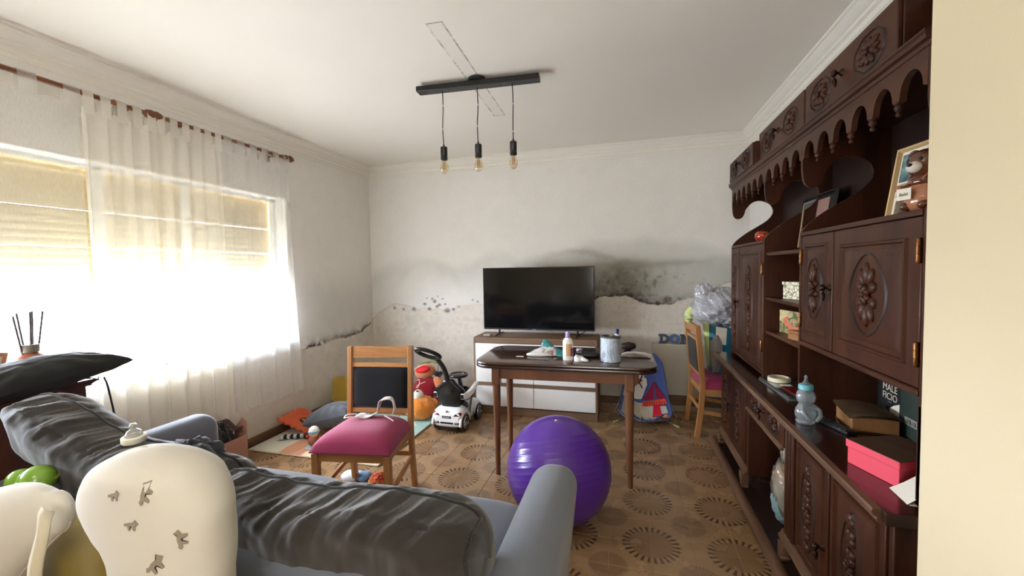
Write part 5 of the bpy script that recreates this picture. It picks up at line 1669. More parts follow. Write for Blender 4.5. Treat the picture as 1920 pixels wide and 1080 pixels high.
for k in range(3):
    u = np.linspace(-1, 1, 20)[:, None] + np.zeros((1, 14)); v = np.linspace(-1, 1, 14)[None, :] + np.zeros((20, 1))
    z = 0.004 + 0.007 * k + 0.005 * (vnoise(u * 3 + k, v * 3, 3) - 0.5) + 0.003 * (1 - u ** 2)
    mm = MB(); mm.grid(np.stack([u * (0.10 - 0.015 * k), v * (0.06 - 0.012 * k), z], -1)); mm.grid(np.stack([u * (0.10 - 0.015 * k), v * (0.06 - 0.012 * k), z - 0.004], -1), flip=True)
    mm.build('fold', fabric('white_cotton', (226, 218, 206)) if k == 0 else bpy.data.materials['white_cotton'], t, smooth=180, recalc=False)

# ------------------------------------------------------------------ purple exercise ball
t = thing('exercise_ball', 'large shiny purple exercise ball on the floor behind the sofa armrest', 'ball', (-0.374, 2.26, 0))
r0 = 0.292
ax = Euler((-0.32, -0.22, 0)).to_matrix()
nu, nv = 96, 180
G = np.zeros((nu, nv, 3))
for j in range(nv):
    ph = -PI / 2 + PI * j / (nv - 1)
    zz = math.sin(ph)
    d = 0.0
    for g in (-0.62, -0.5, -0.38, -0.27, -0.16, -0.05, 0.05, 0.16, 0.27, 0.38, 0.5, 0.62):
        d += 0.0018 * math.exp(-((ph - g) / 0.012) ** 2)
    rr = r0 - 0.0018 + d
    for i in range(nu):
        a = 2 * PI * i / nu
        G[i, j] = ax @ Vector((rr * math.cos(ph) * math.cos(a), rr * math.cos(ph) * math.sin(a), rr * zz)) + Vector((0, 0, r0))


def ball_mat():
    s = NT('purple_vinyl')
    s.base(s.mix(s.noise(3, 4, s.obj()), lin((84, 42, 148)), lin((98, 54, 166))))
    s.set(Roughness=0.30, Specular_IOR_Level=0.5, Coat_Weight=0.25, Coat_Roughness=0.12)
    s.bump(s.noise(160, 2, s.obj()), 0.03, 0.002)
    return s.m


MB().grid(G, cu=True).build('skin', ball_mat(), t, smooth=180)
pd = Vector((-0.02, -0.12, 1)).normalized()
MB(Matrix.Translation(Vector((0, 0, r0)) + pd * (r0 - 0.0015)) @ pd.to_track_quat('Z', 'Y').to_matrix().to_4x4()).lathe([(0.0075, 0), (0.008, 0.002), (0.006, 0.004), (0.0, 0.0045)], 14).build('plug', M_WHITE, t, smooth=60)

# ------------------------------------------------------------------ two matching dining chairs
M_CH = wood('honey_chair_wood', (150, 98, 52), (196, 140, 84), 'z', 0.4, 7, coat=0.15)
M_CHX = wood('honey_chair_rail', (158, 104, 56), (204, 148, 90), 'x', 0.4, 7, coat=0.15)
M_PINKV = fabric('raspberry_seat_cloth', (158, 56, 92), 0.8, 520, 0.12, 0.18)
M_BLKV = fabric('black_back_cloth', (22, 22, 26), 0.85, 500, 0.2, 0.2)


def chair(label, loc, rz):
    t = thing('dining_chair', label, 'chair', loc, rz, 'matching honey-wood dining chairs')
    W = 0.205
    # posts lean back above the seat and splay a little below it
    def post(s):
        prof = [(0.235, 0.0), (0.205, 0.22), (0.192, 0.43), (0.205, 0.62), (0.232, 0.93)]
        G = []
        for y, z in spline(prof, 5):
            w, d = 0.0145, 0.021
            G.append([(s * W - w, y - d, z), (s * W + w, y - d, z), (s * W + w, y + d, z), (s * W - w, y + d, z)])
        G = np.array(G); m = MB().grid(G, cv=True)
        n = len(G)
        m.add([tuple(p) for p in G[0]], [(3, 2, 1, 0)]); m.add([tuple(p) for p in G[-1]], [(0, 1, 2, 3)])
        return m.build('back_post', M_CH, t, smooth=30, bevel=0.003)
    for s in (-1, 1):
        post(s)
        l = MB(); l.box(-0.019, 0.019, -0.019, 0.019, 0, 0.40)
        l = l.build('front_leg', M_CH, t, bevel=0.003); l.location = (s * 0.212, -0.195, 0)
        m = MB(); m.prism([(0.0, 0), (0.0, 0.030)], lambda a, b: (0, 0, 0), lambda a, b: (0, 0, 0)) if False else None
        m = MB(); m.add([(s * 0.212 - 0.008, -0.178, 0.145), (s * 0.212 + 0.008, -0.178, 0.145), (s * 0.212 + 0.008, -0.178, 0.175), (s * 0.212 - 0.008, -0.178, 0.175),
                         (s * W - 0.008, 0.185, 0.20), (s * W + 0.008, 0.185, 0.20), (s * W + 0.008, 0.185, 0.23), (s * W - 0.008, 0.185, 0.23)],
                        [(0, 1, 2, 3), (7, 6, 5, 4), (0, 4, 5, 1), (1, 5, 6, 2), (2, 6, 7, 3), (3, 7, 4, 0)])
        m.build('side_stretcher', M_CH, t, bevel=0.002)
        MB().box(s * 0.208 - 0.010, s * 0.208 + 0.010, -0.175, 0.172, 0.355, 0.405).build('side_rail', M_CH, t, bevel=0.002)
    MB().box(-0.192, 0.192, -0.207, -0.187, 0.355, 0.405).build('front_rail', M_CHX, t, bevel=0.002)
    MB().box(-0.190, 0.190, 0.182, 0.200, 0.355, 0.405).build('back_rail', M_CHX, t, bevel=0.002)
    MB().box(-0.190, 0.190, 0.198, 0.212, 0.215, 0.245).build('back_stretcher', M_CHX, t, bevel=0.002)
    L = lambda z: float(np.interp(z, [0.43, 0.62, 0.93], [0.192, 0.205, 0.232]))

    def rail(z0, z1, nm, th=0.011):
        return MB().add([(-0.190, L(z0) - th, z0), (0.190, L(z0) - th, z0), (0.190, L(z0) + th, z0), (-0.190, L(z0) + th, z0),
                         (-0.190, L(z1) - th, z1), (0.190, L(z1) - th, z1), (0.190, L(z1) + th, z1), (-0.190, L(z1) + th, z1)],
                        [(0, 3, 2, 1), (4, 5, 6, 7), (0, 1, 5, 4), (1, 2, 6, 5), (2, 3, 7, 6), (3, 0, 4, 7)]).build(nm, M_CHX, t, bevel=0.003)
    rail(0.855, 0.928, 'top_rail', 0.013)
    rail(0.795, 0.822, 'back_slat')
    rail(0.500, 0.528, 'lower_slat')
    # upholstered back, a soft pad
    u = np.linspace(-1, 1, 24)[:, None] + np.zeros((1, 24)); v = np.linspace(-1, 1, 24)[None, :] + np.zeros((24, 1))
    zz = 0.662 + v * 0.131
    hh = (np.clip(1 - u ** 6, 0, 1) * np.clip(1 - v ** 6, 0, 1)) ** 0.5
    yb = np.interp(zz, [0.43, 0.62, 0.93], [0.192, 0.205, 0.232])
    m = MB(); m.grid(np.stack([u * 0.187, yb - 0.004 - 0.022 * hh, zz], -1)); m.grid(np.stack([u * 0.187, yb + 0.004 + 0.018 * hh, zz], -1), flip=True)
    m.build('back_pad', M_BLKV, t, smooth=180)
    # domed seat, wider at the front
    n = 40
    u = np.linspace(-1, 1, n)[:, None] + np.zeros((1, n)); v = np.linspace(-1, 1, n)[None, :] + np.zeros((n, 1))
    hw = 0.212 + 0.024 * (1 - v) / 2
    e = np.clip(1 - np.abs(u) ** 3.2, 0, 1) ** 0.42 * np.clip(1 - np.abs(v) ** 4, 0, 1) ** 0.42
    X = u * hw * (1 - 0.03 * (1 - np.abs(v) ** 3) * 0); Y = v * 0.212 - 0.012
    Y = np.where(v > 0.75, Y - 0.012 * (v - 0.75) * 4, Y)
    m = MB(); m.grid(np.stack([X, Y, 0.414 + 0.100 * e], -1)); m.grid(np.stack([X, Y, 0.408 - 0.0 * e], -1), flip=True)
    m.grid(np.array([[(X[i, 0], Y[i, 0], z) for z in (0.408, 0.414)] for i in range(n)] + [[(X[-1, j], Y[-1, j], z) for z in (0.408, 0.414)] for j in range(1, n)] + [[(X[i, -1], Y[i, -1], z) for z in (0.408, 0.414)] for i in range(n - 2, -1, -1)] + [[(X[0, j], Y[0, j], z) for z in (0.408, 0.414)] for j in range(n - 2, -1, -1)]))
    m.build('seat', M_PINKV, t, smooth=60)
    return t


CHL = (-1.525, 2.14, 0)
c1 = chair('honey-wood dining chair with raspberry seat and black back between sofa and play mat', CHL, math.radians(9))
c2 = dup(c1, 'honey-wood dining chair seen side-on against the far wall, loaded with bags', (0.775, 3.87, 0), math.radians(94))
for ch in c2.children:
    if ch.name.startswith('back_pad'):
        for k in range(6):
            m = MB(); m.ell((0.187, 0.218 + 0.002 * k, 0.56 + 0.038 * k), (0.004, 0.003, 0.003), 8, 6)
            m.build('upholstery_stud', M_BRASS, ch, smooth=180)
# bib lying on the first chair
t = thing('baby_bib', 'white baby bib with strings curling up on the raspberry chair seat', 'bib', (-1.50, 2.21, 0.519), math.radians(9))
BP = spline([(-0.13, -0.02, 0.010), (-0.09, 0.0, 0.006), (-0.04, 0.0, 0.008), (0.0, 0.005, 0.025), (0.012, 0.008, 0.065), (0.03, 0.012, 0.105), (0.07, 0.015, 0.118), (0.105, 0.012, 0.095), (0.115, 0.01, 0.05), (0.112, 0.01, 0.02)], 6)
G = np.array([[(p[0], p[1] - w * (0.9 + 0.4 * math.sin(i * 0.25)), p[2] + 0.004 * math.sin(i * 0.5)) for w in (-0.030, -0.01, 0.01, 0.030)] for i, p in enumerate(BP)])
b = MB().grid(G).build('band', fabric('white_pink_cotton', (226, 214, 212)), t, smooth=180)
b.modifiers.new('thick', 'SOLIDIFY').thickness = 0.0035
MB().tube(spline([(-0.10, -0.03, 0.008), (-0.15, -0.05, 0.012), (-0.185, -0.05, 0.006), (-0.18, -0.02, 0.016), (-0.13, 0.0, 0.014)], 6), 0.005, 8, flat=0.6).build('string', bpy.data.materials['white_pink_cotton'], t, smooth=180)
MB().tube(spline([(0.06, -0.02, 0.015), (0.10, -0.04, 0.006), (0.13, -0.055, -0.004)], 6), 0.005, 8, flat=0.6).build('string', bpy.data.materials['white_pink_cotton'], t, smooth=180)
# script embroidered along the band
m = MB(); e0 = spline([(-0.07, -0.033, 0.012), (-0.06, -0.0345, 0.020), (-0.052, -0.034, 0.010), (-0.043, -0.034, 0.019), (-0.035, -0.034, 0.010), (-0.026, -0.034, 0.020), (-0.018, -0.033, 0.012)], 4)
m.tube([(p[0], p[1] + 0.026, p[2] + 0.004) for p in e0], 0.0014, 6); m.build('embroidered_script', fabric('dark_thread', (92, 62, 66)), t, smooth=180)

# ------------------------------------------------------------------ pendant lamp
t = thing('pendant_lamp', 'black ceiling bar with three hanging filament bulbs, unlit', 'lamp', (-0.925, 2.575, ZC), math.radians(4.0))
LZ = -ZC
MB().box(-0.408, 0.408, -0.036, 0.036, 2.598 + LZ, 2.632 + LZ).build('bar', M_BLACK, t, bevel=0.003)
MB().lathe([(0.058, 2.632 + LZ), (0.058, 2.650 + LZ), (0.05, 2.6548 + LZ)], 28).build('ceiling_rose', M_BLACK, t, smooth=40)
GB = clear('amber_bulb_glass', (253, 246, 230), 0.75, 0.04, 0.03, (214, 178, 116))
M_FIL = plain('copper_filament', (170, 96, 50), 0.4, metal=0.7)
M_GOLDC = plain('brass_screw', (196, 160, 96), 0.3, metal=0.9)
for x, ph in ((-0.236, 0.3), (0.0, 1.4), (0.232, 2.2)):
    b = 2.235 + LZ
    cord = MB().tube(spline([(x, 0, 2.598 + LZ), (x + 0.004 * math.sin(ph), 0, 2.48 + LZ), (x - 0.005 * math.sin(ph + 1), 0, 2.36 + LZ), (x, 0, b)], 8), 0.0032, 8).build('cord', M_BLACK, t, smooth=180)
    MB().lathe([(0.0055, b - 0.004), (0.006, b + 0.004), (0.0045, b + 0.018)], 12, (x, 0, 0)).build('cord_grip', M_BLACK, t, smooth=40)
    so = MB().lathe([(0.0205, b - 0.086), (0.0225, b - 0.084), (0.0225, b - 0.064), (0.021, b - 0.062), (0.021, b - 0.058), (0.0225, b - 0.056), (0.0225, b - 0.004), (0.019, b), (0.0, b + 0.001)], 22, (x, 0, 0)).build('socket', M_BLACK, t, smooth=40)
    bu = MB().lathe([(0.0, b - 0.176), (0.006, b - 0.175), (0.016, b - 0.168), (0.0245, b - 0.156), (0.0285, b - 0.142), (0.0270, b - 0.126), (0.0200, b - 0.104), (0.0150, b - 0.092), (0.0135, b - 0.086)], 22, (x, 0, 0)).build('bulb', GB, t, smooth=80)
    fp = []
    for i in range(6):
        a = i * PI / 3
        fp += [(x + 0.007 * math.cos(a), 0.007 * math.sin(a), b - 0.100), (x + 0.011 * math.cos(a + 0.5), 0.011 * math.sin(a + 0.5), b - 0.148)]
    MB().tube(fp, 0.0009, 5).build('filament', M_FIL, bu)
    MB().lathe([(0.003, b - 0.150), (0.004, b - 0.10), (0.006, b - 0.088)], 10, (x, 0, 0)).build('glass_stem', GB, bu)
for x in (-0.20, 0.20):
    MB().lathe([(0.004, 2.596 + LZ), (0.004, 2.598 + LZ)], 10, (x - 0.02, -0.01, 0)).build('screw', M_TIN, t)

# ------------------------------------------------------------------ white ride-on push car, seen from behind
t = thing('ride_on_car', 'white ride-on toy car with black push handle, seat back and steering wheel, parked facing away', 'toy car', (-1.505, 3.50, 0), math.radians(-2))
M_CARW = plain('glossy_white_plastic', (240, 240, 240), 0.18, 0.02, 5, coat=0.4)
M_CARB = plain('glossy_black_plastic', (16, 16, 18), 0.28, 0.15, 8)
M_CHROME = plain('chrome_plastic', (190, 190, 192), 0.2, 0.05, metal=0.9)
M_RED = plain('dark_red_lamp', (110, 18, 24), 0.15, 0.2, 30, coat=0.6)


def loft(secs, n=28, e=0.45):
    """rounded-box sections: y, half width, z0, z1"""
    G = []
    for y, w, z0, z1 in secs:
        row = []
        for k in range(n):
            a = 2 * PI * k / n
            f = lambda v: math.copysign(abs(v) ** e, v)
            row.append((w * f(math.cos(a)), y, (z0 + z1) / 2 + (z1 - z0) / 2 * f(math.sin(a))))
        G.append(row)
    m = MB().grid(np.array(G), cv=True)
    m.add(G[0], [tuple(range(n))]); m.add(G[-1], [tuple(range(n - 1, -1, -1))])
    return m


loft([(-0.250, 0.105, 0.085, 0.150), (-0.245, 0.128, 0.060, 0.180), (-0.225, 0.138, 0.052, 0.205), (-0.17, 0.138, 0.050, 0.218), (-0.11, 0.134, 0.050, 0.216), (-0.085, 0.130, 0.055, 0.165), (-0.02, 0.126, 0.055, 0.150), (0.03, 0.126, 0.055, 0.165),
      (0.07, 0.132, 0.050, 0.215), (0.13, 0.138, 0.050, 0.215), (0.20, 0.134, 0.052, 0.190), (0.245, 0.120, 0.060, 0.155), (0.256, 0.09, 0.07, 0.13)]).build('body', M_CARW, t, smooth=60)
loft([(-0.24, 0.10, 0.035, 0.06), (0.24, 0.10, 0.035, 0.06)], 16).build('underside', M_CARB, t)
loft([(-0.10, 0.095, 0.15, 0.205), (-0.08, 0.105, 0.15, 0.225), (0.0, 0.10, 0.15, 0.215), (0.035, 0.085, 0.15, 0.19)], 20, 0.5).build('saddle', M_CARB, t, smooth=60)
for s in (-1, 1):
    for y in (-0.155, 0.155):
        m = MB(Matrix.Translation((s * 0.122, y, 0.078)) @ Matrix.Rotation(s * PI / 2, 4, 'Y'))
        m.lathe([(0.0, -0.02), (0.066, -0.02), (0.078, -0.012), (0.078, 0.016), (0.070, 0.024), (0.056, 0.022)], 26)
        w = m.build('wheel', M_CARB, t, smooth=40)
        m = MB(Matrix.Translation((s * 0.122, y, 0.078)) @ Matrix.Rotation(s * PI / 2, 4, 'Y'))
        m.lathe([(0.056, 0.018), (0.053, 0.026), (0.048, 0.026), (0.047, 0.020)], 26); m.build('rim', M_CHROME, w, smooth=40)
        for k in range(5):
            a = 2 * PI * k / 5
            m = MB(Matrix.Translation((s * 0.122, y, 0.078)) @ Matrix.Rotation(s * PI / 2, 4, 'Y'))
            m.tube([(0.008 * math.cos(a), 0.008 * math.sin(a), 0.024), (0.05 * math.cos(a), 0.05 * math.sin(a), 0.024)], [0.009, 0.006], 6, flat=0.5); m.build('spoke', M_CHROME, w)
    m = MB(); m.grid(np.array([[(s * 0.142, -0.155 + r * math.cos(a), 0.078 + r * math.sin(a)) for r in (0.086, 0.104)] for a in np.linspace(-0.1, PI + 0.1, 20)])); m.build('wheel_arch', M_CARW, t, smooth=60).modifiers.new('thick', 'SOLIDIFY').thickness = 0.02
    # tail lamp, bumper inlet, arm rail
    m = MB(); m.add([(s * 0.066, -0.252, 0.155), (s * 0.120, -0.246, 0.160), (s * 0.134, -0.232, 0.168), (s * 0.134, -0.230, 0.188), (s * 0.118, -0.242, 0.190), (s * 0.078, -0.249, 0.172)], [tuple(range(6))])
    l = m.build('tail_lamp', M_RED, t, smooth=0); l.modifiers.new('thick', 'SOLIDIFY').thickness = 0.006
    MB().box(min(s * 0.072, s * 0.118), max(s * 0.072, s * 0.118), -0.2525, -0.240, 0.083, 0.104).build('bumper_inlet', M_CARB, t, bevel=0.004)
    m = MB(); ring(MB(), 0, 1, 0, 1, 0, 1, .1)
    MB().box(min(s * 0.08, s * 0.110), max(s * 0.08, s * 0.110), -0.2545, -0.252, 0.089, 0.098).build('exhaust_tip', M_CHROME, t, bevel=0.002)
    m = MB(); m.prism([(-0.20, 0.295), (-0.12, 0.270), (0.02, 0.285), (0.14, 0.345), (0.15, 0.365), (0.12, 0.370), (0.0, 0.335), (-0.10, 0.330), (-0.20, 0.345)], lambda a, b: (s * 0.112, a, b), lambda a, b: (s * 0.148, a, b))
    m.build('arm_rail', M_CARW, t, bevel=0.008, seg=3)
    MB().box(min(s * 0.114, s * 0.144), max(s * 0.114, s * 0.144), -0.206, -0.199, 0.300, 0.338).build('rail_end', M_CARB, t, bevel=0.003)
    MB().tube([(s * 0.13, 0.02, 0.30), (s * 0.132, -0.02, 0.22), (s * 0.13, -0.06, 0.12)], 0.011, 8).build('rail_post', M_CARB, t)
    # side sticker: dark triangle of slats
    for k in range(3):
        MB().add([(s * 0.1405, 0.0 + 0.013 * k, 0.09), (s * 0.1405, 0.010 + 0.013 * k, 0.09), (s * 0.1405, 0.010 + 0.013 * k, 0.112 + 0.012 * (k == 1)), (s * 0.1405, 0.0 + 0.013 * k, 0.105 + 0.012 * (k == 1))], [(0, 1, 2, 3)]).build('side_sticker', M_CARB, t, smooth=0)
MB().box(-0.062, 0.062, -0.2525, -0.240, 0.085, 0.101).build('bumper_grille', M_CARB, t, bevel=0.003)
pl = MB().box(-0.042, 0.042, -0.2535, -0.248, 0.135, 0.155).build('number_plate', M_CARB, t, bevel=0.002)
text('lettering', 'MD9000', 0.017, M_WHITE, pl, (0, -0.2538, 0.1448), (PI / 2, 0, 0))
MB(Matrix.Translation((0.0, -0.245, 0.192)) @ Matrix.Rotation(PI / 2, 4, 'X')).lathe([(0.0095, -0.006), (0.0095, 0.004), (0.007, 0.005), (0.0, 0.005)], 18).build('round_badge', M_CHROME, t, smooth=40)
# seat back with shoulder, push handle, steering wheel
loft([(-0.165, 0.02, 0.30, 0.36), (-0.160, 0.092, 0.205, 0.36)], 20)
bk = []
for z, w, d, y in ((0.212, 0.075, 0.026, -0.155), (0.27, 0.090, 0.030, -0.160), (0.33, 0.122, 0.036, -0.168), (0.365, 0.128, 0.036, -0.172), (0.395, 0.098, 0.036, -0.176), (0.43, 0.058, 0.034, -0.180), (0.455, 0.044, 0.03, -0.184), (0.465, 0.03, 0.02, -0.186)):
    bk.append([(1.12 * w * math.copysign(abs(math.cos(a)) ** 0.6, math.cos(a)), y + d * math.copysign(abs(math.sin(a)) ** 0.6, math.sin(a)), z) for a in np.linspace(0, 2 * PI, 25)[:-1]])
m = MB().grid(np.array(bk), cv=True); m.add(bk[0], [tuple(range(24))]); m.add(bk[-1], [tuple(range(24))])
m.build('seat_back', M_CARB, t, smooth=60)
MB().lathe([(0.018, 0), (0.022, 0.003), (0.0, 0.006)], 16, (0, 0, 0)).build('bolt_cap', M_CARB, t, smooth=40).matrix_local = Matrix.Translation((0.03, -0.212, 0.36)) @ Matrix.Rotation(PI / 2, 4, 'X')
MB().tube(spline([(-0.005, -0.195, 0.42), (-0.008, -0.215, 0.50), (-0.012, -0.26, 0.58), (-0.018, -0.33, 0.655), (-0.03, -0.375, 0.695)], 6), 0.024, 12, flat=0.75).build('push_pole', M_CARB, t, smooth=60)
hc = Vector((-0.062, -0.43, 0.735)); hl = Vector((-0.85, -0.42, 0.36)).normalized(); hs = Vector((0.25, -0.6, 0.55)); hs = (hs - hl * hs.dot(hl)).normalized()
pts_ = [hc + hl * 0.098 * math.cos(a) + hs * 0.050 * math.sin(a) for a in np.linspace(0, 2 * PI, 37)]
hn = hl.cross(hs)
G = []
for i in range(36):
    p = pts_[i]; tg = (pts_[i + 1] - pts_[i - 1 if i else 35]).normalized(); o = tg.cross(hn).normalized()
    G.append([p + o * 0.021 * math.cos(b) + hn * 0.016 * math.sin(b) for b in np.linspace(0, 2 * PI, 11)[:-1]])
MB().grid(np.array([[tuple(q) for q in r] for r in G]), cu=True, cv=True).build('handle_loop', M_CARB, t, smooth=180)
m = MB(Matrix.Translation((0.01, -0.005, 0.455)) @ Matrix.Rotation(0.0, 4, 'X'))
m.grid(np.array([[((0.078 + 0.012 * math.cos(b)) * math.cos(a), (0.078 + 0.012 * math.cos(b)) * math.sin(a), 0.013 * math.sin(b)) for b in np.linspace(0, 2 * PI, 11)[:-1]] for a in np.linspace(0, 2 * PI, 33)[:-1]]), cu=True, cv=True)
sw = m.build('steering_wheel', M_CARB, t, smooth=180)
m = MB(Matrix.Translation((0.01, -0.005, 0.455)) @ Matrix.Rotation(0.0, 4, 'X')); m.lathe([(0.0, -0.012), (0.070, -0.008), (0.070, 0.002), (0.03, 0.010), (0.0, 0.012)], 24); m.build('hub', M_CARB, sw, smooth=60)
MB().tube([(0.01, -0.005, 0.45), (0.012, 0.03, 0.36), (0.012, 0.07, 0.20)], [0.016, 0.02, 0.03], 12).build('steering_column', M_CARB, t, smooth=60)
loft([(0.055, 0.08, 0.21, 0.30), (0.07, 0.095, 0.20, 0.335), (0.11, 0.09, 0.20, 0.32), (0.14, 0.06, 0.20, 0.26)], 20, 0.6).build('dashboard', M_CARB, t, smooth=60)
MB().box(-0.05, 0.06, -0.02, 0.05, 0.33, 0.35).build('dash_tray', M_CARB, t, bevel=0.006) if False else None

# ------------------------------------------------------------------ soft toys in the corner
def furry(name, c1, c2, amp=0.6, s=130):
    q = NT(name)
    f = q.noise(s, 4, q.obj(), 0.7)
    g = q.noise(9, 3, q.obj())
    q.base(q.mix(q.math('ADD', q.math('MULTIPLY', f, 0.7), q.math('MULTIPLY', g, 0.3)), lin(c1), lin(c2)))
    q.set(Roughness=0.95, Sheen_Weight=0.5, Specular_IOR_Level=0.1)
    q.bump(f, amp, 0.01)
    return q.m


M_ORF = furry('orange_plush', (214, 110, 22), (246, 164, 66))
M_CRF = furry('cream_plush', (224, 212, 190), (246, 238, 222), 0.4)
M_MRF = furry('maroon_velour', (110, 12, 24), (158, 24, 38), 0.25)
M_PEACH = furry('peach_plush', (204, 118, 70), (232, 156, 106), 0.4)
t = thing('orange_plush_toy', 'fluffy orange plush toy with a cream muzzle lying face up beside the toy car', 'plush toy', (-1.905, 3.50, 0))
P = lumpy((0, 0, 0.118), (0.150, 0.12, 0.118), 60, 40, amp=0.05, seed=2, f=3); P = P + 0.022 * (vnoise(P[..., 0:1] * 60 + P[..., 2:] * 40, P[..., 1:2] * 60 + P[..., 2:] * 30, 3) - 0.5) * np.array([1, 1, 1])
MB().grid(P, cu=True).build('head', M_ORF, t, smooth=180)
m = MB(); m.ell((0.0, -0.02, 0.245), (0.048, 0.046, 0.052), 20, 14); m.build('muzzle', M_CRF, t, smooth=180)
m = MB(); m.ell((0.004, -0.045, 0.290), (0.014, 0.012, 0.008), 12, 8); m.build('nose', plain('dark_red_nose', (88, 22, 24), 0.4), t, smooth=180)
for s in (-1, 1):
    m = MB(); m.ell((s * 0.125, 0.045, 0.16), (0.04, 0.03, 0.045), 14, 10); m.build('ear', M_ORF, t, smooth=180)
t = thing('red_plush_toy', 'maroon plush toy with white script and an upturned orange and red head in the corner', 'plush toy', (-2.02, 3.86, 0))
P = lumpy((0, 0, 0.165), (0.155, 0.11, 0.165), 50, 36, amp=0.06, seed=5, f=2.5)
bm_ = MB().grid(P, cu=True); bm_.build('body', M_MRF, t, smooth=180)
SB = bm_.bvh()
P = lumpy((-0.01, 0.0, 0.375), (0.115, 0.085, 0.075), 40, 26, amp=0.08, seed=6, f=2.5, rot=(0, -0.12, 0)); MB().grid(P, cu=True).build('head', M_PEACH, t, smooth=180)
m = MB(); m.ell((0.0, -0.055, 0.405), (0.082, 0.045, 0.034), 20, 12, rot=(0.5, -0.18, 0)); m.build('red_mouth', plain('bright_red_felt', (206, 16, 26), 0.7, 0.06), t, smooth=180)
for k in range(5):
    m = MB(); m.ell((-0.09 + 0.02 * k, -0.08, 0.408 + 0.010 * k), (0.010, 0.006, 0.006), 8, 6); m.build('white_stitch', M_WHITE, t, smooth=180)
m = MB(); m.ell((0.145, 0.0, 0.235), (0.06, 0.05, 0.095), 16, 12, rot=(0, -0.4, 0)); m.build('arm', M_PEACH, t, smooth=180)
m = MB(); m.ell((-0.07, -0.15, 0.055), (0.07, 0.085, 0.055), 16, 12); m.build('leg', M_MRF, t, smooth=180)
sc_ = []
for x, z in spline([(-0.07, 0.29), (-0.045, 0.30), (-0.03, 0.275), (-0.035, 0.235), (-0.06, 0.225), (-0.045, 0.25), (-0.005, 0.27), (0.035, 0.285)], 5):
    h = SB.ray_cast(Vector((x, -0.5, z)), Vector((0, 1, 0)))[0]
    sc_.append(tuple(h - Vector((0, 0.002, 0))) if h else None)
MB().tube([p for p in sc_ if p], 0.0042, 6).build('script_letter', M_CRF, t, smooth=180)

t = thing('play_arch', 'braided green play gym arch with a hanging blue heart toy beside the back wall', 'play gym', (-2.0, 4.06, 0))
apx = spline([(-0.36, 0, 0.01), (-0.30, 0, 0.26), (-0.12, 0, 0.415), (0.03, 0, 0.43), (0.10, 0, 0.36), (0.13, 0, 0.22), (0.14, 0, 0.01)], 9)
for ph in (0, 2.1, 4.2):
    MB().tube([(p[0] + 0.011 * math.cos(i * 0.55 + ph), p[1] + 0.011 * math.sin(i * 0.55 + ph), p[2] + 0.007 * math.sin(i * 0.55 + ph)) for i, p in enumerate(apx)], 0.013, 8).build('braid_strand', fabric('olive_braid_%d' % int(ph), (118 + int(ph * 6), 122 + int(ph * 5), 84), 0.95), t, smooth=180)
M_BLH = fabric('dusty_blue_felt', (84, 110, 128), 0.95)
m = MB()
hp = [(0.046 * (16 * math.sin(a) ** 3) / 16, 0.046 * (13 * math.cos(a) - 5 * math.cos(2 * a) - 2 * math.cos(3 * a) - math.cos(4 * a)) / 15) for a in np.linspace(0, 2 * PI, 33)[:-1]]
m.prism(hp, lambda a, b: (0.03 + a, -0.022, 0.295 + b), lambda a, b: (0.03 + a, 0.008, 0.295 + b)); m.build('blue_heart', M_BLH, t, bevel=0.008, seg=3)
m = MB(Matrix.Translation((0.03, -0.024, 0.30)) @ Matrix.Rotation(PI / 2, 4, 'X')); m.lathe([(0.018, -0.002), (0.018, 0.003), (0.012, 0.003), (0.012, -0.002)], 18); m.build('grey_ring', plain('grey_felt', (150, 150, 146), 0.9), t, smooth=40)
MB().tube([(0.03, -0.006, 0.335), (0.03, 0, 0.41)], 0.004, 6).build('hanging_loop', M_BLH, t)
m = MB(); m.grid(np.array([[(0.105 + (0.03 + 0.005 * math.cos(b)) * math.cos(a), -0.02 + 0.005 * math.sin(b), 0.255 + (0.03 + 0.005 * math.cos(b)) * math.sin(a)) for b in np.linspace(0, 2 * PI, 9)[:-1]] for a in np.linspace(0, 2 * PI, 29)[:-1]]), cu=True, cv=True)
m.build('white_ring', M_WHITE, t, smooth=180)

# ------------------------------------------------------------------ play mat and foam tiles
def mat_print():
    q = NT('play_mat_print')
    v = q.obj()
    sx = q.n('ShaderNodeSeparateXYZ'); q.t.links.new(v, sx.inputs[0])
    X, Y = sx.outputs[0], sx.outputs[1]
    wav = q.math('ADD', X, q.math('MULTIPLY', q.math('SUBTRACT', q.noise(2.4, 3, v), 0.5), 0.22))
    cream, terra, teal, sand = lin((236, 216, 186)), lin((214, 150, 118)), lin((170, 206, 196)), lin((228, 190, 156))
    c = q.mix(q.ramp(wav, -0.29, -0.285), lin((214, 208, 190)), terra)
    c = q.mix(q.ramp(wav, -0.10, -0.095), c, cream)
    c = q.mix(q.ramp(wav, 0.16, 0.165), c, sand)
    c = q.mix(q.ramp(wav, 0.30, 0.305), c, cream)
    c = q.mix(q.ramp(q.math('ADD', Y, q.math('MULTIPLY', X, 0.6)), 0.20, 0.205), c, teal)
    # rows of little dots near the front edge
    du = q.math('SUBTRACT', q.math('FRACT', q.math('MULTIPLY', X, 38)), 0.5); dv = q.math('SUBTRACT', q.math('FRACT', q.math('MULTIPLY', Y, 38)), 0.5)
    d = q.math('SQRT', q.math('ADD', q.math('MULTIPLY', du, du), q.math('MULTIPLY', dv, dv)))
    dots = q.math('MULTIPLY', q.math('LESS_THAN', d, 0.22), q.math('MULTIPLY', q.math('GREATER_THAN', X, 0.22), q.math('LESS_THAN', Y, -0.12)))
    c = q.mix(q.math('MULTIPLY', dots, 0.5), c, lin((196, 140, 104)))
    q.base(c); q.set(Roughness=0.55)
    return q.m


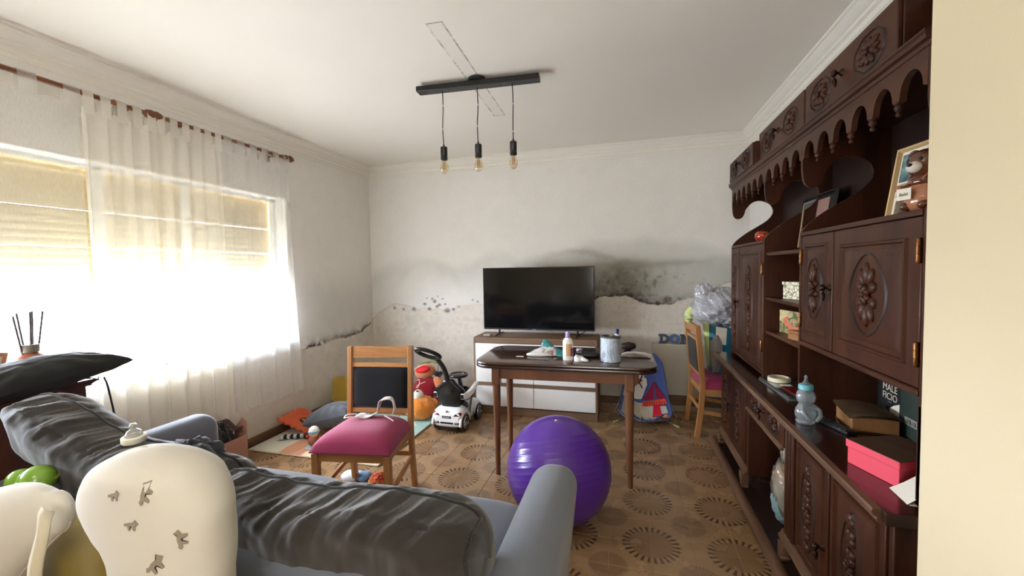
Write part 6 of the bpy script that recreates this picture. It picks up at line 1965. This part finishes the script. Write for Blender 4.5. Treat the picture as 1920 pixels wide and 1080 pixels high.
t = thing('play_mat', 'folding cream and pastel foam play mat on the floor under the toys', 'play mat', (-2.36, 3.07, 0))
M_MAT = mat_print()
M_MATE = plain('cream_foam_edge', (214, 196, 164), 0.7)
for a, b in ((-0.575, -0.173), (-0.168, 0.222), (0.227, 0.615)):
    y0 = -0.505
    p = MB().box(a, b, y0, 0.46, 0.0012, 0.0135).build('foam_panel', M_MATE, t, bevel=0.005, seg=3)
    MB().box(a + 0.004, b - 0.004, y0 + 0.004, 0.456, 0.0130, 0.0142).build('printed_cover', M_MAT, p)
M_LEAF = plain('sage_leaf_print', (112, 142, 112), 0.6)
for cx, cy, an, n in ((0.43, -0.40, 0.2, 6), (-0.42, -0.30, 1.2, 5)):
    for k in range(n):
        a = an + k * 0.55
        MB(Matrix.Translation((cx, cy, 0.0143)) @ Matrix.Rotation(a, 4, 'Z')).prism([(0.008, -0.002), (0.035, -0.011), (0.075, 0.0), (0.035, 0.011)], lambda x, y: (x, y, 0), lambda x, y: (x, y, 0.0006)).build('leaf_print', M_LEAF, t, smooth=0)
MB(Matrix.Translation((-0.36, -0.22, 0.0143))).prism([(-0.09, -0.03), (0.05, -0.045), (0.12, -0.01), (0.04, 0.03), (-0.06, 0.02)], lambda x, y: (x, y, 0), lambda x, y: (x, y, 0.0006)).build('wave_print', plain('grey_green_print', (138, 152, 138), 0.6), t, smooth=0)
for k, ch in enumerate('OLA'):
    text('lettering', ch, 0.15, plain('pale_print_letter', (232, 232, 214), 0.6) if k == 0 else bpy.data.materials['pale_print_letter'], t, (0.50 - 0.02 * k, 0.02 + 0.13 * k, 0.0146), (0, 0, 0.3), 0.0003)


def jigsaw(sz, n=5, d=0.016):
    o = []
    for s in range(4):
        ca, sa = math.cos(s * PI / 2), math.sin(s * PI / 2)
        for k in range(n):
            x0, x1 = -sz + 2 * sz * k / n, -sz + 2 * sz * (k + 1) / n
            w = x1 - x0
            for fx, fy in ((0.02, 0), (0.22, 0), (0.30, 1), (0.62, 1), (0.70, 0)):
                x, y = x0 + w * fx, -sz - d * fy
                o.append((x * ca - y * sa, x * sa + y * ca))
    return o


def foam(name, label, c, M, hole=None):
    q = thing(name, label, 'foam tile')
    q.matrix_world = M
    q.rotation_mode = 'XYZ'
    loops = [jigsaw(0.15)]
    if hole:
        loops.append([(hole[0] + hole[2] * math.cos(a), hole[1] + hole[2] * math.sin(a)) for a in np.linspace(0, 2 * PI, 29)[:-1]])
    flat2d('foam', loops, plain(name + '_foam', c, 0.8, 0.06, 30), q, 0.006, Matrix.Translation((0, 0, 0.0062)), 0.0015)
    return q


f1 = foam('orange_foam_tile', 'orange foam puzzle tile with notched edges lying beside the dark grey cushion', (206, 92, 52), Matrix.Translation((-2.82, 3.04, 0.082)) @ rot2(0.12) @ Matrix.Rotation(0.38, 4, 'Y'), (0.02, 0.0, 0.055))
MB().box(-0.02, 0.05, -0.012, 0.015, 0.0005, 0.012).build('loose_piece', plain('tan_foam', (190, 150, 116), 0.8), f1, bevel=0.002)
foam('teal_foam_tile', 'teal foam puzzle tile on the floor behind the orange one, by the skirting', (120, 170, 176), Matrix.Translation((-2.80, 3.38, 0.016)) @ rot2(0.1))
f3 = foam('yellow_foam_tile', 'yellow foam puzzle tile with round cut-outs standing in the room corner', (186, 152, 58), Matrix.Translation((-2.80, 3.62, 0.172)) @ rot2(0.10) @ Matrix.Rotation(PI / 2 - 0.10, 4, 'X'), (0.06, -0.05, 0.06))
m = MB(); m.grid(np.array([[((0.09 + r) * math.cos(a) + 0.06, (0.09 + r) * math.sin(a) - 0.05, 0.0125) for r in (0, 0.012)] for a in np.linspace(0.3, 2.6, 16)])); m.build('raised_arc', plain('brown_yellow_foam', (150, 104, 44), 0.8), f3, smooth=0)
m = MB(); m.ell((0.045, -0.07, 0.006), (0.045, 0.022, 0.006), 16, 6, rot=(0, 0, 0.5)); m.build('brown_piece', bpy.data.materials['brown_yellow_foam'], f3, smooth=180)
t = thing('beige_foam_tile', 'beige foam piece leaning behind the dark grey cushion', 'foam tile', (-2.66, 3.36, 0.085), 0.3, rot=(0.7, 0, 0.3))
MB().add(*slab([(rrect(0.13, 0.09, 0.07), 0), (rrect(0.13, 0.09, 0.07), 0.012)])).build('foam', plain('beige_foam', (186, 164, 140), 0.8), t, bevel=0.002)

t = thing('grey_cushion', 'dark grey scatter cushion lying on the play mat behind the chair', 'cushion', (-2.50, 3.06, 0.150), 0.0, rot=(-0.15, -0.22, 0.25))
pillow('cover', 0.20, 0.20, 0.115, fabric('slate_grey_cloth', (84, 86, 92), 0.9), t, 0.10, 5, 0.009)
t = thing('play_doll', 'small doll in a blue and white bonnet on the mat by the raspberry chair', 'doll', (-2.435, 2.72, 0.0155))
t.scale = (1.22, 1.22, 1.22)
MB().lathe([(0.0, 0), (0.050, 0.0), (0.054, 0.006), (0.046, 0.010), (0.0, 0.012)], 22).build('base', plain('grey_plastic_base', (168, 170, 176), 0.4), t, smooth=40)
m = MB(); m.ell((0.0, 0, 0.045), (0.038, 0.034, 0.038), 18, 12); m.build('body', plain('brown_toy_plastic', (140, 84, 58), 0.5, 0.2, 30), t, smooth=180)
m = MB(); m.ell((0.004, -0.004, 0.096), (0.030, 0.028, 0.028), 18, 12); m.build('head', plain('skin_plastic', (222, 164, 132), 0.5), t, smooth=180)
m = MB(); m.lathe([(0.034, 0.098), (0.036, 0.106), (0.034, 0.112), (0.030, 0.112)], 20, (0.004, 0, 0)); m.build('blue_brim', plain('sky_blue_plastic', (118, 178, 208), 0.5), t, smooth=40)
m = MB(); m.lathe([(0.033, 0.110), (0.029, 0.126), (0.016, 0.138), (0.0, 0.141)], 20, (0.004, 0, 0)); m.build('bonnet', M_WHITE, t, smooth=60)
m = MB(); m.ell((-0.036, -0.012, 0.072), (0.014, 0.012, 0.012), 10, 8); m.build('red_hand', plain('red_plastic', (196, 40, 32), 0.4), t, smooth=180)
t = thing('zebra_rattle', 'small black and white soft rattle lying on the play mat', 'toy', (-2.73, 2.82, 0.0155), 0.45)
M_ZB = plain('black_felt', (34, 32, 36), 0.9); M_ZW = plain('white_felt', (206, 204, 202), 0.9)
for k in range(7):
    m = MB(); m.ell((-0.09 + 0.026 * k, 0.004 * math.sin(k), 0.020), (0.016, 0.022 - 0.001 * abs(k - 3), 0.020), 12, 8); m.build('striped_segment', M_ZB if k % 2 else M_ZW, t, smooth=180)
m = MB(); m.grid(np.array([[(0.125 + (0.034 + 0.011 * math.cos(b)) * math.cos(a), (0.034 + 0.011 * math.cos(b)) * math.sin(a), 0.012 + 0.011 * math.sin(b)) for b in np.linspace(0, 2 * PI, 9)[:-1]] for a in np.linspace(0, 2 * PI, 21)[:-1]]), cu=True, cv=True)
m.build('ring', M_ZB, t, smooth=180)
t = thing('blue_white_toy', 'white and blue soft cap-shaped toy on the floor beneath the chair', 'toy', (-1.775, 2.36, 0.001), 0.2)
MB().grid(lumpy((-0.03, 0, 0.035), (0.075, 0.055, 0.035), amp=0.12, seed=21), cu=True).build('white_half', fabric('white_plush', (222, 226, 232)), t, smooth=180)
MB().grid(lumpy((0.055, 0, 0.032), (0.05, 0.05, 0.032), amp=0.12, seed=22), cu=True).build('blue_half', fabric('sky_blue_plush', (120, 164, 206)), t, smooth=180)
MB().grid(lumpy((0.10, -0.012, 0.022), (0.028, 0.03, 0.022), amp=0.1, seed=23), cu=True).build('navy_tip', fabric('navy_plush', (44, 56, 78)), t, smooth=180)
t = thing('red_crochet_toy', 'crinkled red and orange crochet toy on the floor beneath the chair', 'toy', (-1.585, 2.345, 0.001), 0.2)


def crochet():
    q = NT('red_orange_crochet')
    q.base(q.mix(q.ramp(q.noise(30, 4, q.obj(), dist=1.5), 0.42, 0.62), lin((196, 44, 26)), lin((236, 138, 76))))
    q.set(Roughness=0.8); q.bump(q.noise(70, 3, q.obj()), 0.6, 0.006)
    return q.m


MB().grid(lumpy((0, 0, 0.04), (0.065, 0.055, 0.04), 40, 28, amp=0.35, seed=25, f=7), cu=True).build('body', crochet(), t, smooth=180)
m = MB(); m.ell((-0.058, -0.01, 0.03), (0.018, 0.02, 0.018), 10, 8); m.build('yellow_tip', plain('yellow_wool', (226, 170, 60), 0.9), t, smooth=180)

t = thing('cardboard_box', 'open pinkish cardboard box of dark clothes between sofa armrest and window wall', 'box', (-2.835, 2.22, 0), 0.0)
M_CARD = plain('pink_brown_card', (172, 128, 110), 0.8, 0.08, 12)
for a in ((-0.125, 0.125, -0.15, -0.144, 0, 0.26), (-0.125, 0.125, 0.144, 0.15, 0, 0.23), (-0.125, -0.119, -0.143, 0.143, 0, 0.26), (0.119, 0.125, -0.143, 0.143, 0, 0.235)):
    MB().box(*a).build('side', M_CARD, t)
MB().box(-0.118, 0.118, -0.143, 0.143, 0, 0.006).build('bottom', M_CARD, t)
fp_ = [(0.0, 0.0), (0.12, 0.0), (0.12, 0.10), (0.08, 0.13), (0.03, 0.07), (0.0, 0.03)]
MB().prism(fp_, lambda a, b: (0.0 + a, 0.1505, 0.23 + b), lambda a, b: (0.0 + a, 0.1535, 0.23 + b)).build('torn_flap', M_CARD, t, smooth=0)
M_BLKC = fabric('black_clothes', (34, 29, 28), 0.95)
t2 = thing('clothes_heap', 'heap of black clothes spilling over the top of the cardboard box', 'clothes', (-2.84, 2.215, 0.007))
MB().grid(lumpy((0, 0, 0.175), (0.108, 0.132, 0.172), 50, 36, amp=0.28, seed=31, f=6), cu=True).build('heap', M_BLKC, t2, smooth=180)
G = np.array([[(-0.03 + 0.016 * i, 0.05 + 0.012 * i + dy, 0.335 + 0.03 * math.sin(i * 0.8) - 0.006 * i) for dy in (-0.03, 0.0, 0.03)] for i in range(9)])
MB().grid(G).build('loose_sleeve', fabric('brown_black_cloth', (58, 40, 34)), t2, smooth=60)

# ------------------------------------------------------------------ baby bouncer against the back wall
t = thing('baby_bouncer', 'blue baby bouncer seat with red tent and orange fish patches, by the back wall', 'baby bouncer', (0.16, 3.95, 0))


def bouncer_pt(u, v):
    """u across -1..1, v up 0..1"""
    prof = spline([(-0.17, 0.075), (-0.10, 0.045), (0.0, 0.055), (0.07, 0.14), (0.12, 0.28), (0.16, 0.42), (0.185, 0.54), (0.19, 0.60)], 8)
    k = min(max(v, 0), 1) * (len(prof) - 1)
    i = min(int(k), len(prof) - 2); f = k - i
    y, z = prof[i][0] * (1 - f) + prof[i + 1][0] * f, prof[i][1] * (1 - f) + prof[i + 1][1] * f
    w = float(np.interp(v, [0, 0.12, 0.3, 0.55, 0.8, 0.93, 1.0], [0.10, 0.19, 0.235, 0.20, 0.165, 0.10, 0.03]))
    sag = 0.05 * (1 - u * u)
    return Vector((u * w, y - 0.05 * u * u * (1 - v) + 0.0, z + 0.05 * abs(u) ** 2 * (1 - v) - sag * 0.2 + 0.004 * math.sin(17 * u + 23 * v)))


M_BB = fabric('denim_blue_cloth', (72, 88, 144), 0.9)
nu, nv = 40, 50
G = np.array([[tuple(bouncer_pt(-1 + 2 * i / (nu - 1), j / (nv - 1))) for j in range(nv)] for i in range(nu)])
seat = MB().grid(G).build('seat_cloth', M_BB, t, smooth=180); seat.modifiers.new('thick', 'SOLIDIFY').thickness = 0.008


def patch(name, c, pts, lift=0.008, m_=None, n=6):
    """cloth patch lying on the seat: polygon in (u, v), subdivided to follow it"""
    P = np.array(pts, float)
    cu_, cv_ = P.mean(axis=0)
    ringp = []
    for k in range(len(P)):
        a, b = P[k], P[(k + 1) % len(P)]
        for f in np.linspace(0, 1, n, endpoint=False):
            ringp.append(a * (1 - f) + b * f)
    def up(u, v):
        e = 0.01
        q = bouncer_pt(u, v)
        nn = (bouncer_pt(u + e, v) - q).cross(bouncer_pt(u, v + e) - q).normalized()
        if nn.y > 0:
            nn = -nn
        return q + nn * lift
    rows = [[up(cu_ + (p[0] - cu_) * s, cv_ + (p[1] - cv_) * s) for s in (0.02, 0.35, 0.7, 1.0)] for p in ringp]
    return MB().grid(np.array([[tuple(q) for q in r] for r in rows]), cu=True).build(name, m_ or fabric(name + '_cloth', c), t, smooth=180)


patch('pale_blue_border', (132, 178, 204), [(-0.98, 0.10), (-0.5, 0.015), (0.5, 0.015), (0.98, 0.10), (0.9, 0.2), (0.4, 0.12), (-0.4, 0.12), (-0.9, 0.2)], 0.007)
patch('sand_ground', (176, 164, 140), [(-0.95, 0.22), (-0.4, 0.13), (0.4, 0.13), (0.6, 0.30), (0.3, 0.42), (-0.9, 0.46)], 0.0075)
patch('cream_shell', (208, 200, 190), [(-0.95, 0.47), (-0.15, 0.47), (0.12, 0.60), (0.05, 0.74), (-0.35, 0.82), (-0.9, 0.76)], 0.009)
patch('tent_wall', (178, 176, 164), [(0.05, 0.30), (0.85, 0.30), (0.85, 0.40), (0.05, 0.40)], 0.009)
patch('tent_frill', (206, 72, 50), [(-0.12, 0.40), (0.92, 0.42), (0.86, 0.475), (-0.08, 0.455)], 0.011)
patch('tent_roof', (136, 24, 54), [(-0.10, 0.465), (0.90, 0.48), (0.45, 0.63)], 0.012)
patch('tent_door', (196, 20, 44), [(0.28, 0.23), (0.66, 0.25), (0.60, 0.42), (0.34, 0.42)], 0.013)
patch('roof_stripe', (86, 70, 106), [(0.36, 0.475), (0.52, 0.475), (0.46, 0.62)], 0.0135)
patch('orange_fish', (218, 118, 40), [(0.62, 0.10), (0.98, 0.13), (0.99, 0.22), (0.80, 0.26), (0.55, 0.19)], 0.016)
patch('dark_flag', (34, 40, 72), [(0.30, 0.16), (0.56, 0.17), (0.58, 0.235), (0.34, 0.235)], 0.014)
patch('white_flag_mark', (220, 220, 224), [(0.36, 0.185), (0.50, 0.19), (0.50, 0.215), (0.40, 0.22)], 0.0155)
patch('brown_fish', (168, 120, 86), [(-0.1, 0.115), (0.22, 0.115), (0.25, 0.15), (0.02, 0.17)], 0.0125)
for k, L in enumerate(([(-0.6, 0.50), (-0.5, 0.58), (-0.3, 0.62), (-0.1, 0.57)], [(-0.45, 0.80), (-0.30, 0.72), (-0.34, 0.66), (-0.12, 0.63)], [(-0.9, 0.66), (-0.6, 0.64), (-0.45, 0.58)], [(-0.25, 0.62), (-0.05, 0.70), (0.05, 0.66)])):
    MB().tube([tuple(bouncer_pt(*p) + Vector((0, -0.014, 0.004))) for p in spline(L, 5)], 0.005, 6).build('dark_applique_line', fabric('maroon_cord', (74, 30, 34)) if k == 0 else bpy.data.materials['maroon_cord'], t, smooth=180)
for k in range(9):
    u = -0.02 + 0.1 * k
    MB().tube([tuple(bouncer_pt(u, 0.415) + Vector((0, -0.014, 0.003))), tuple(bouncer_pt(u + 0.01, 0.455) + Vector((0, -0.014, 0.003)))], 0.0028, 5).build('frill_pleat', fabric('dark_orange_cord', (150, 36, 30)) if k == 0 else bpy.data.materials['dark_orange_cord'], t)
M_WIRE = plain('grey_steel_wire', (150, 150, 150), 0.3, metal=0.8)
for s in (-1, 1):
    MB().tube(spline([(s * 0.10, 0.0, 0.06), (s * 0.18, -0.06, 0.035), (s * 0.265, -0.125, 0.010), (s * 0.285, -0.11, 0.012), (s * 0.29, 0.0, 0.008), (s * 0.28, 0.15, 0.008), (s * 0.2, 0.2, 0.2), (s * 0.12, 0.205, 0.42)], 6), 0.0055, 8).build('wire_frame', M_WIRE, t, smooth=180)
    m = MB(); m.tube([(s * 0.245, -0.11, 0.016), (s * 0.275, -0.128, 0.009)], 0.009, 10, round_caps=True); m.build('rubber_foot', plain('yellow_green_rubber', (178, 176, 104), 0.6), t, smooth=180)

# ------------------------------------------------------------------ wooden letters on the ledge
M_LET = plain('dark_blue_grey_paint', (58, 70, 84), 0.6, 0.15, 30)
M_LET2 = plain('blue_painted_letter', (70, 98, 134), 0.6, 0.15, 30)


def arc(cx, cy, rx, ry, a0, a1, n=12):
    return [(cx + rx * math.cos(a0 + (a1 - a0) * i / n), cy + ry * math.sin(a0 + (a1 - a0) * i / n)) for i in range(n + 1)]


LH = 0.092
LET = {'D': ([[(0, 0), (0.05, 0)] + arc(0.05, LH / 2, 0.047, LH / 2, -PI / 2, PI / 2) + [(0.05, LH), (0, LH), (0, LH - 0.016), (0.012, LH - 0.016), (0.012, 0.016), (0, 0.016)], arc(0.05, LH / 2, 0.022, LH / 2 - 0.022, -PI / 2, PI / 2) + [(0.036, LH - 0.022), (0.036, 0.022)]], M_LET),
       'O': ([arc(0.048, LH / 2, 0.048, LH / 2, 0, 2 * PI, 30)[:-1], arc(0.048, LH / 2, 0.021, 0.026, 0, 2 * PI, 24)[:-1]], M_LET2),
       'N': ([[(0, 0), (0.040, 0), (0.040, 0.014), (0.032, 0.014), (0.032, 0.052), (0.064, 0), (0.086, 0), (0.086, LH - 0.014), (0.094, LH - 0.014), (0.094, LH), (0.058, LH), (0.058, LH - 0.014), (0.066, LH - 0.014), (0.066, 0.045), (0.036, LH), (0, LH), (0, LH - 0.014), (0.010, LH - 0.014), (0.010, 0.014), (0, 0.014)]], M_LET)}
for ch, x, lab in (('D', 0.306, 'dark grey wooden letter D standing on the ledge at the back wall'), ('O', 0.407, 'blue wooden letter O standing between the letters D and N'), ('N', 0.505, 'dark grey wooden letter N partly behind the far chair')):
    t = thing('wooden_letter', lab, 'letter', (x, 4.325, 0.6555), group='wooden letters on the ledge')
    flat2d('letter_body', LET[ch][0], LET[ch][1], t, 0.009, Matrix.Translation((0, 0, 0.0015)) @ Matrix.Rotation(PI / 2, 4, 'X'), 0.0015)

# ------------------------------------------------------------------ bags piled on the far chair
M_PLB = clear('grey_white_bag_film', (214, 214, 216), 0.6, 0.2, 0.75, (186, 186, 190))
t = thing('blue_shopping_bag', 'blue and white paper bag standing on the seat of the far chair', 'bag', (0.80, 3.86, 0.516), 0.1)
MB().prism([(-0.12, 0.0), (0.12, 0.0), (0.10, 0.36), (-0.13, 0.40)], lambda a, b: (a * 0.9, -0.10 + 0.02 * b, b), lambda a, b: (a * 0.9, 0.10 - 0.05 * b, b)).build('bag', plain('petrol_blue_paper', (24, 110, 138), 0.45, 0.12, 12), t, bevel=0.008)
MB().prism([(-0.128, 0.25), (-0.04, 0.24), (-0.03, 0.38), (-0.125, 0.395)], lambda a, b: (a * 0.9 + 0.02, -0.104 + 0.02 * b, b), lambda a, b: (a * 0.9 + 0.02, -0.100 + 0.02 * b, b)).build('white_panel', M_PAPER, t, smooth=0)
MB().tube([(0.088, -0.094, 0.365), (0.100, -0.098, 0.18), (0.108, -0.10, 0.0)], 0.006, 6).build('white_edge', M_PAPER, t)
MB().grid(lumpy((-0.10, -0.12, 0.17), (0.05, 0.04, 0.15), amp=0.25, seed=41, f=4), cu=True).build('grey_cloth', fabric('grey_taupe_cloth', (132, 126, 122)), t, smooth=180)
t = thing('plastic_carrier', 'crumpled translucent grey plastic bag heaped on top of the far chair', 'bag', (0.78, 3.88, 0.915), 0.0)


def crumple(P, amp, f, seed):
    d = P - P.mean(axis=(0, 1))
    n = d / np.maximum(np.linalg.norm(d, axis=-1, keepdims=True), 1e-6)
    k = np.abs(vnoise(P[..., 0] * f + P[..., 2] * f * 0.8 + seed, P[..., 1] * f - P[..., 2] * f * 0.9 + 7, 3) - 0.5) * 2
    return P + n * (amp * (0.5 - k))[..., None]


P = crumple(lumpy((0, 0, 0.145), (0.20, 0.14, 0.14), 90, 60, amp=0.22, seed=43, f=3), 0.07, 14, 3); MB().grid(P, cu=True).build('bag', M_PLB, t, smooth=25)
P = crumple(lumpy((-0.14, 0.0, 0.275), (0.062, 0.05, 0.07), 50, 36, amp=0.25, seed=44, f=4), 0.03, 30, 9); MB().grid(P, cu=True).build('knotted_ears', M_PLB, t, smooth=25)
P = crumple(lumpy((0.02, 0.0, 0.12), (0.15, 0.10, 0.09), 50, 36, amp=0.2, seed=45, f=4), 0.04, 20, 5); MB().grid(P, cu=True).build('grey_contents', fabric('mid_grey_cloth', (150, 150, 152)), t, smooth=180)
t = thing('lime_tube_cushion', 'pale lime tube cushion hooked over the back of the far chair', 'cushion', (0.60, 3.90, 0.525), 0.0)
M_LIME = fabric('pale_lime_cloth', (196, 208, 138), 0.9)
MB().tube(spline([(-0.075, 0.0, 0.43), (-0.070, 0.0, 0.48), (-0.03, 0.0, 0.515), (0.02, 0.0, 0.50), (0.065, 0.0, 0.44), (0.085, 0.0, 0.28), (0.10, 0.0, 0.12), (0.115, 0.0, 0.03)], 6), 0.036, 14, round_caps=True).build('cover', M_LIME, t, smooth=180)
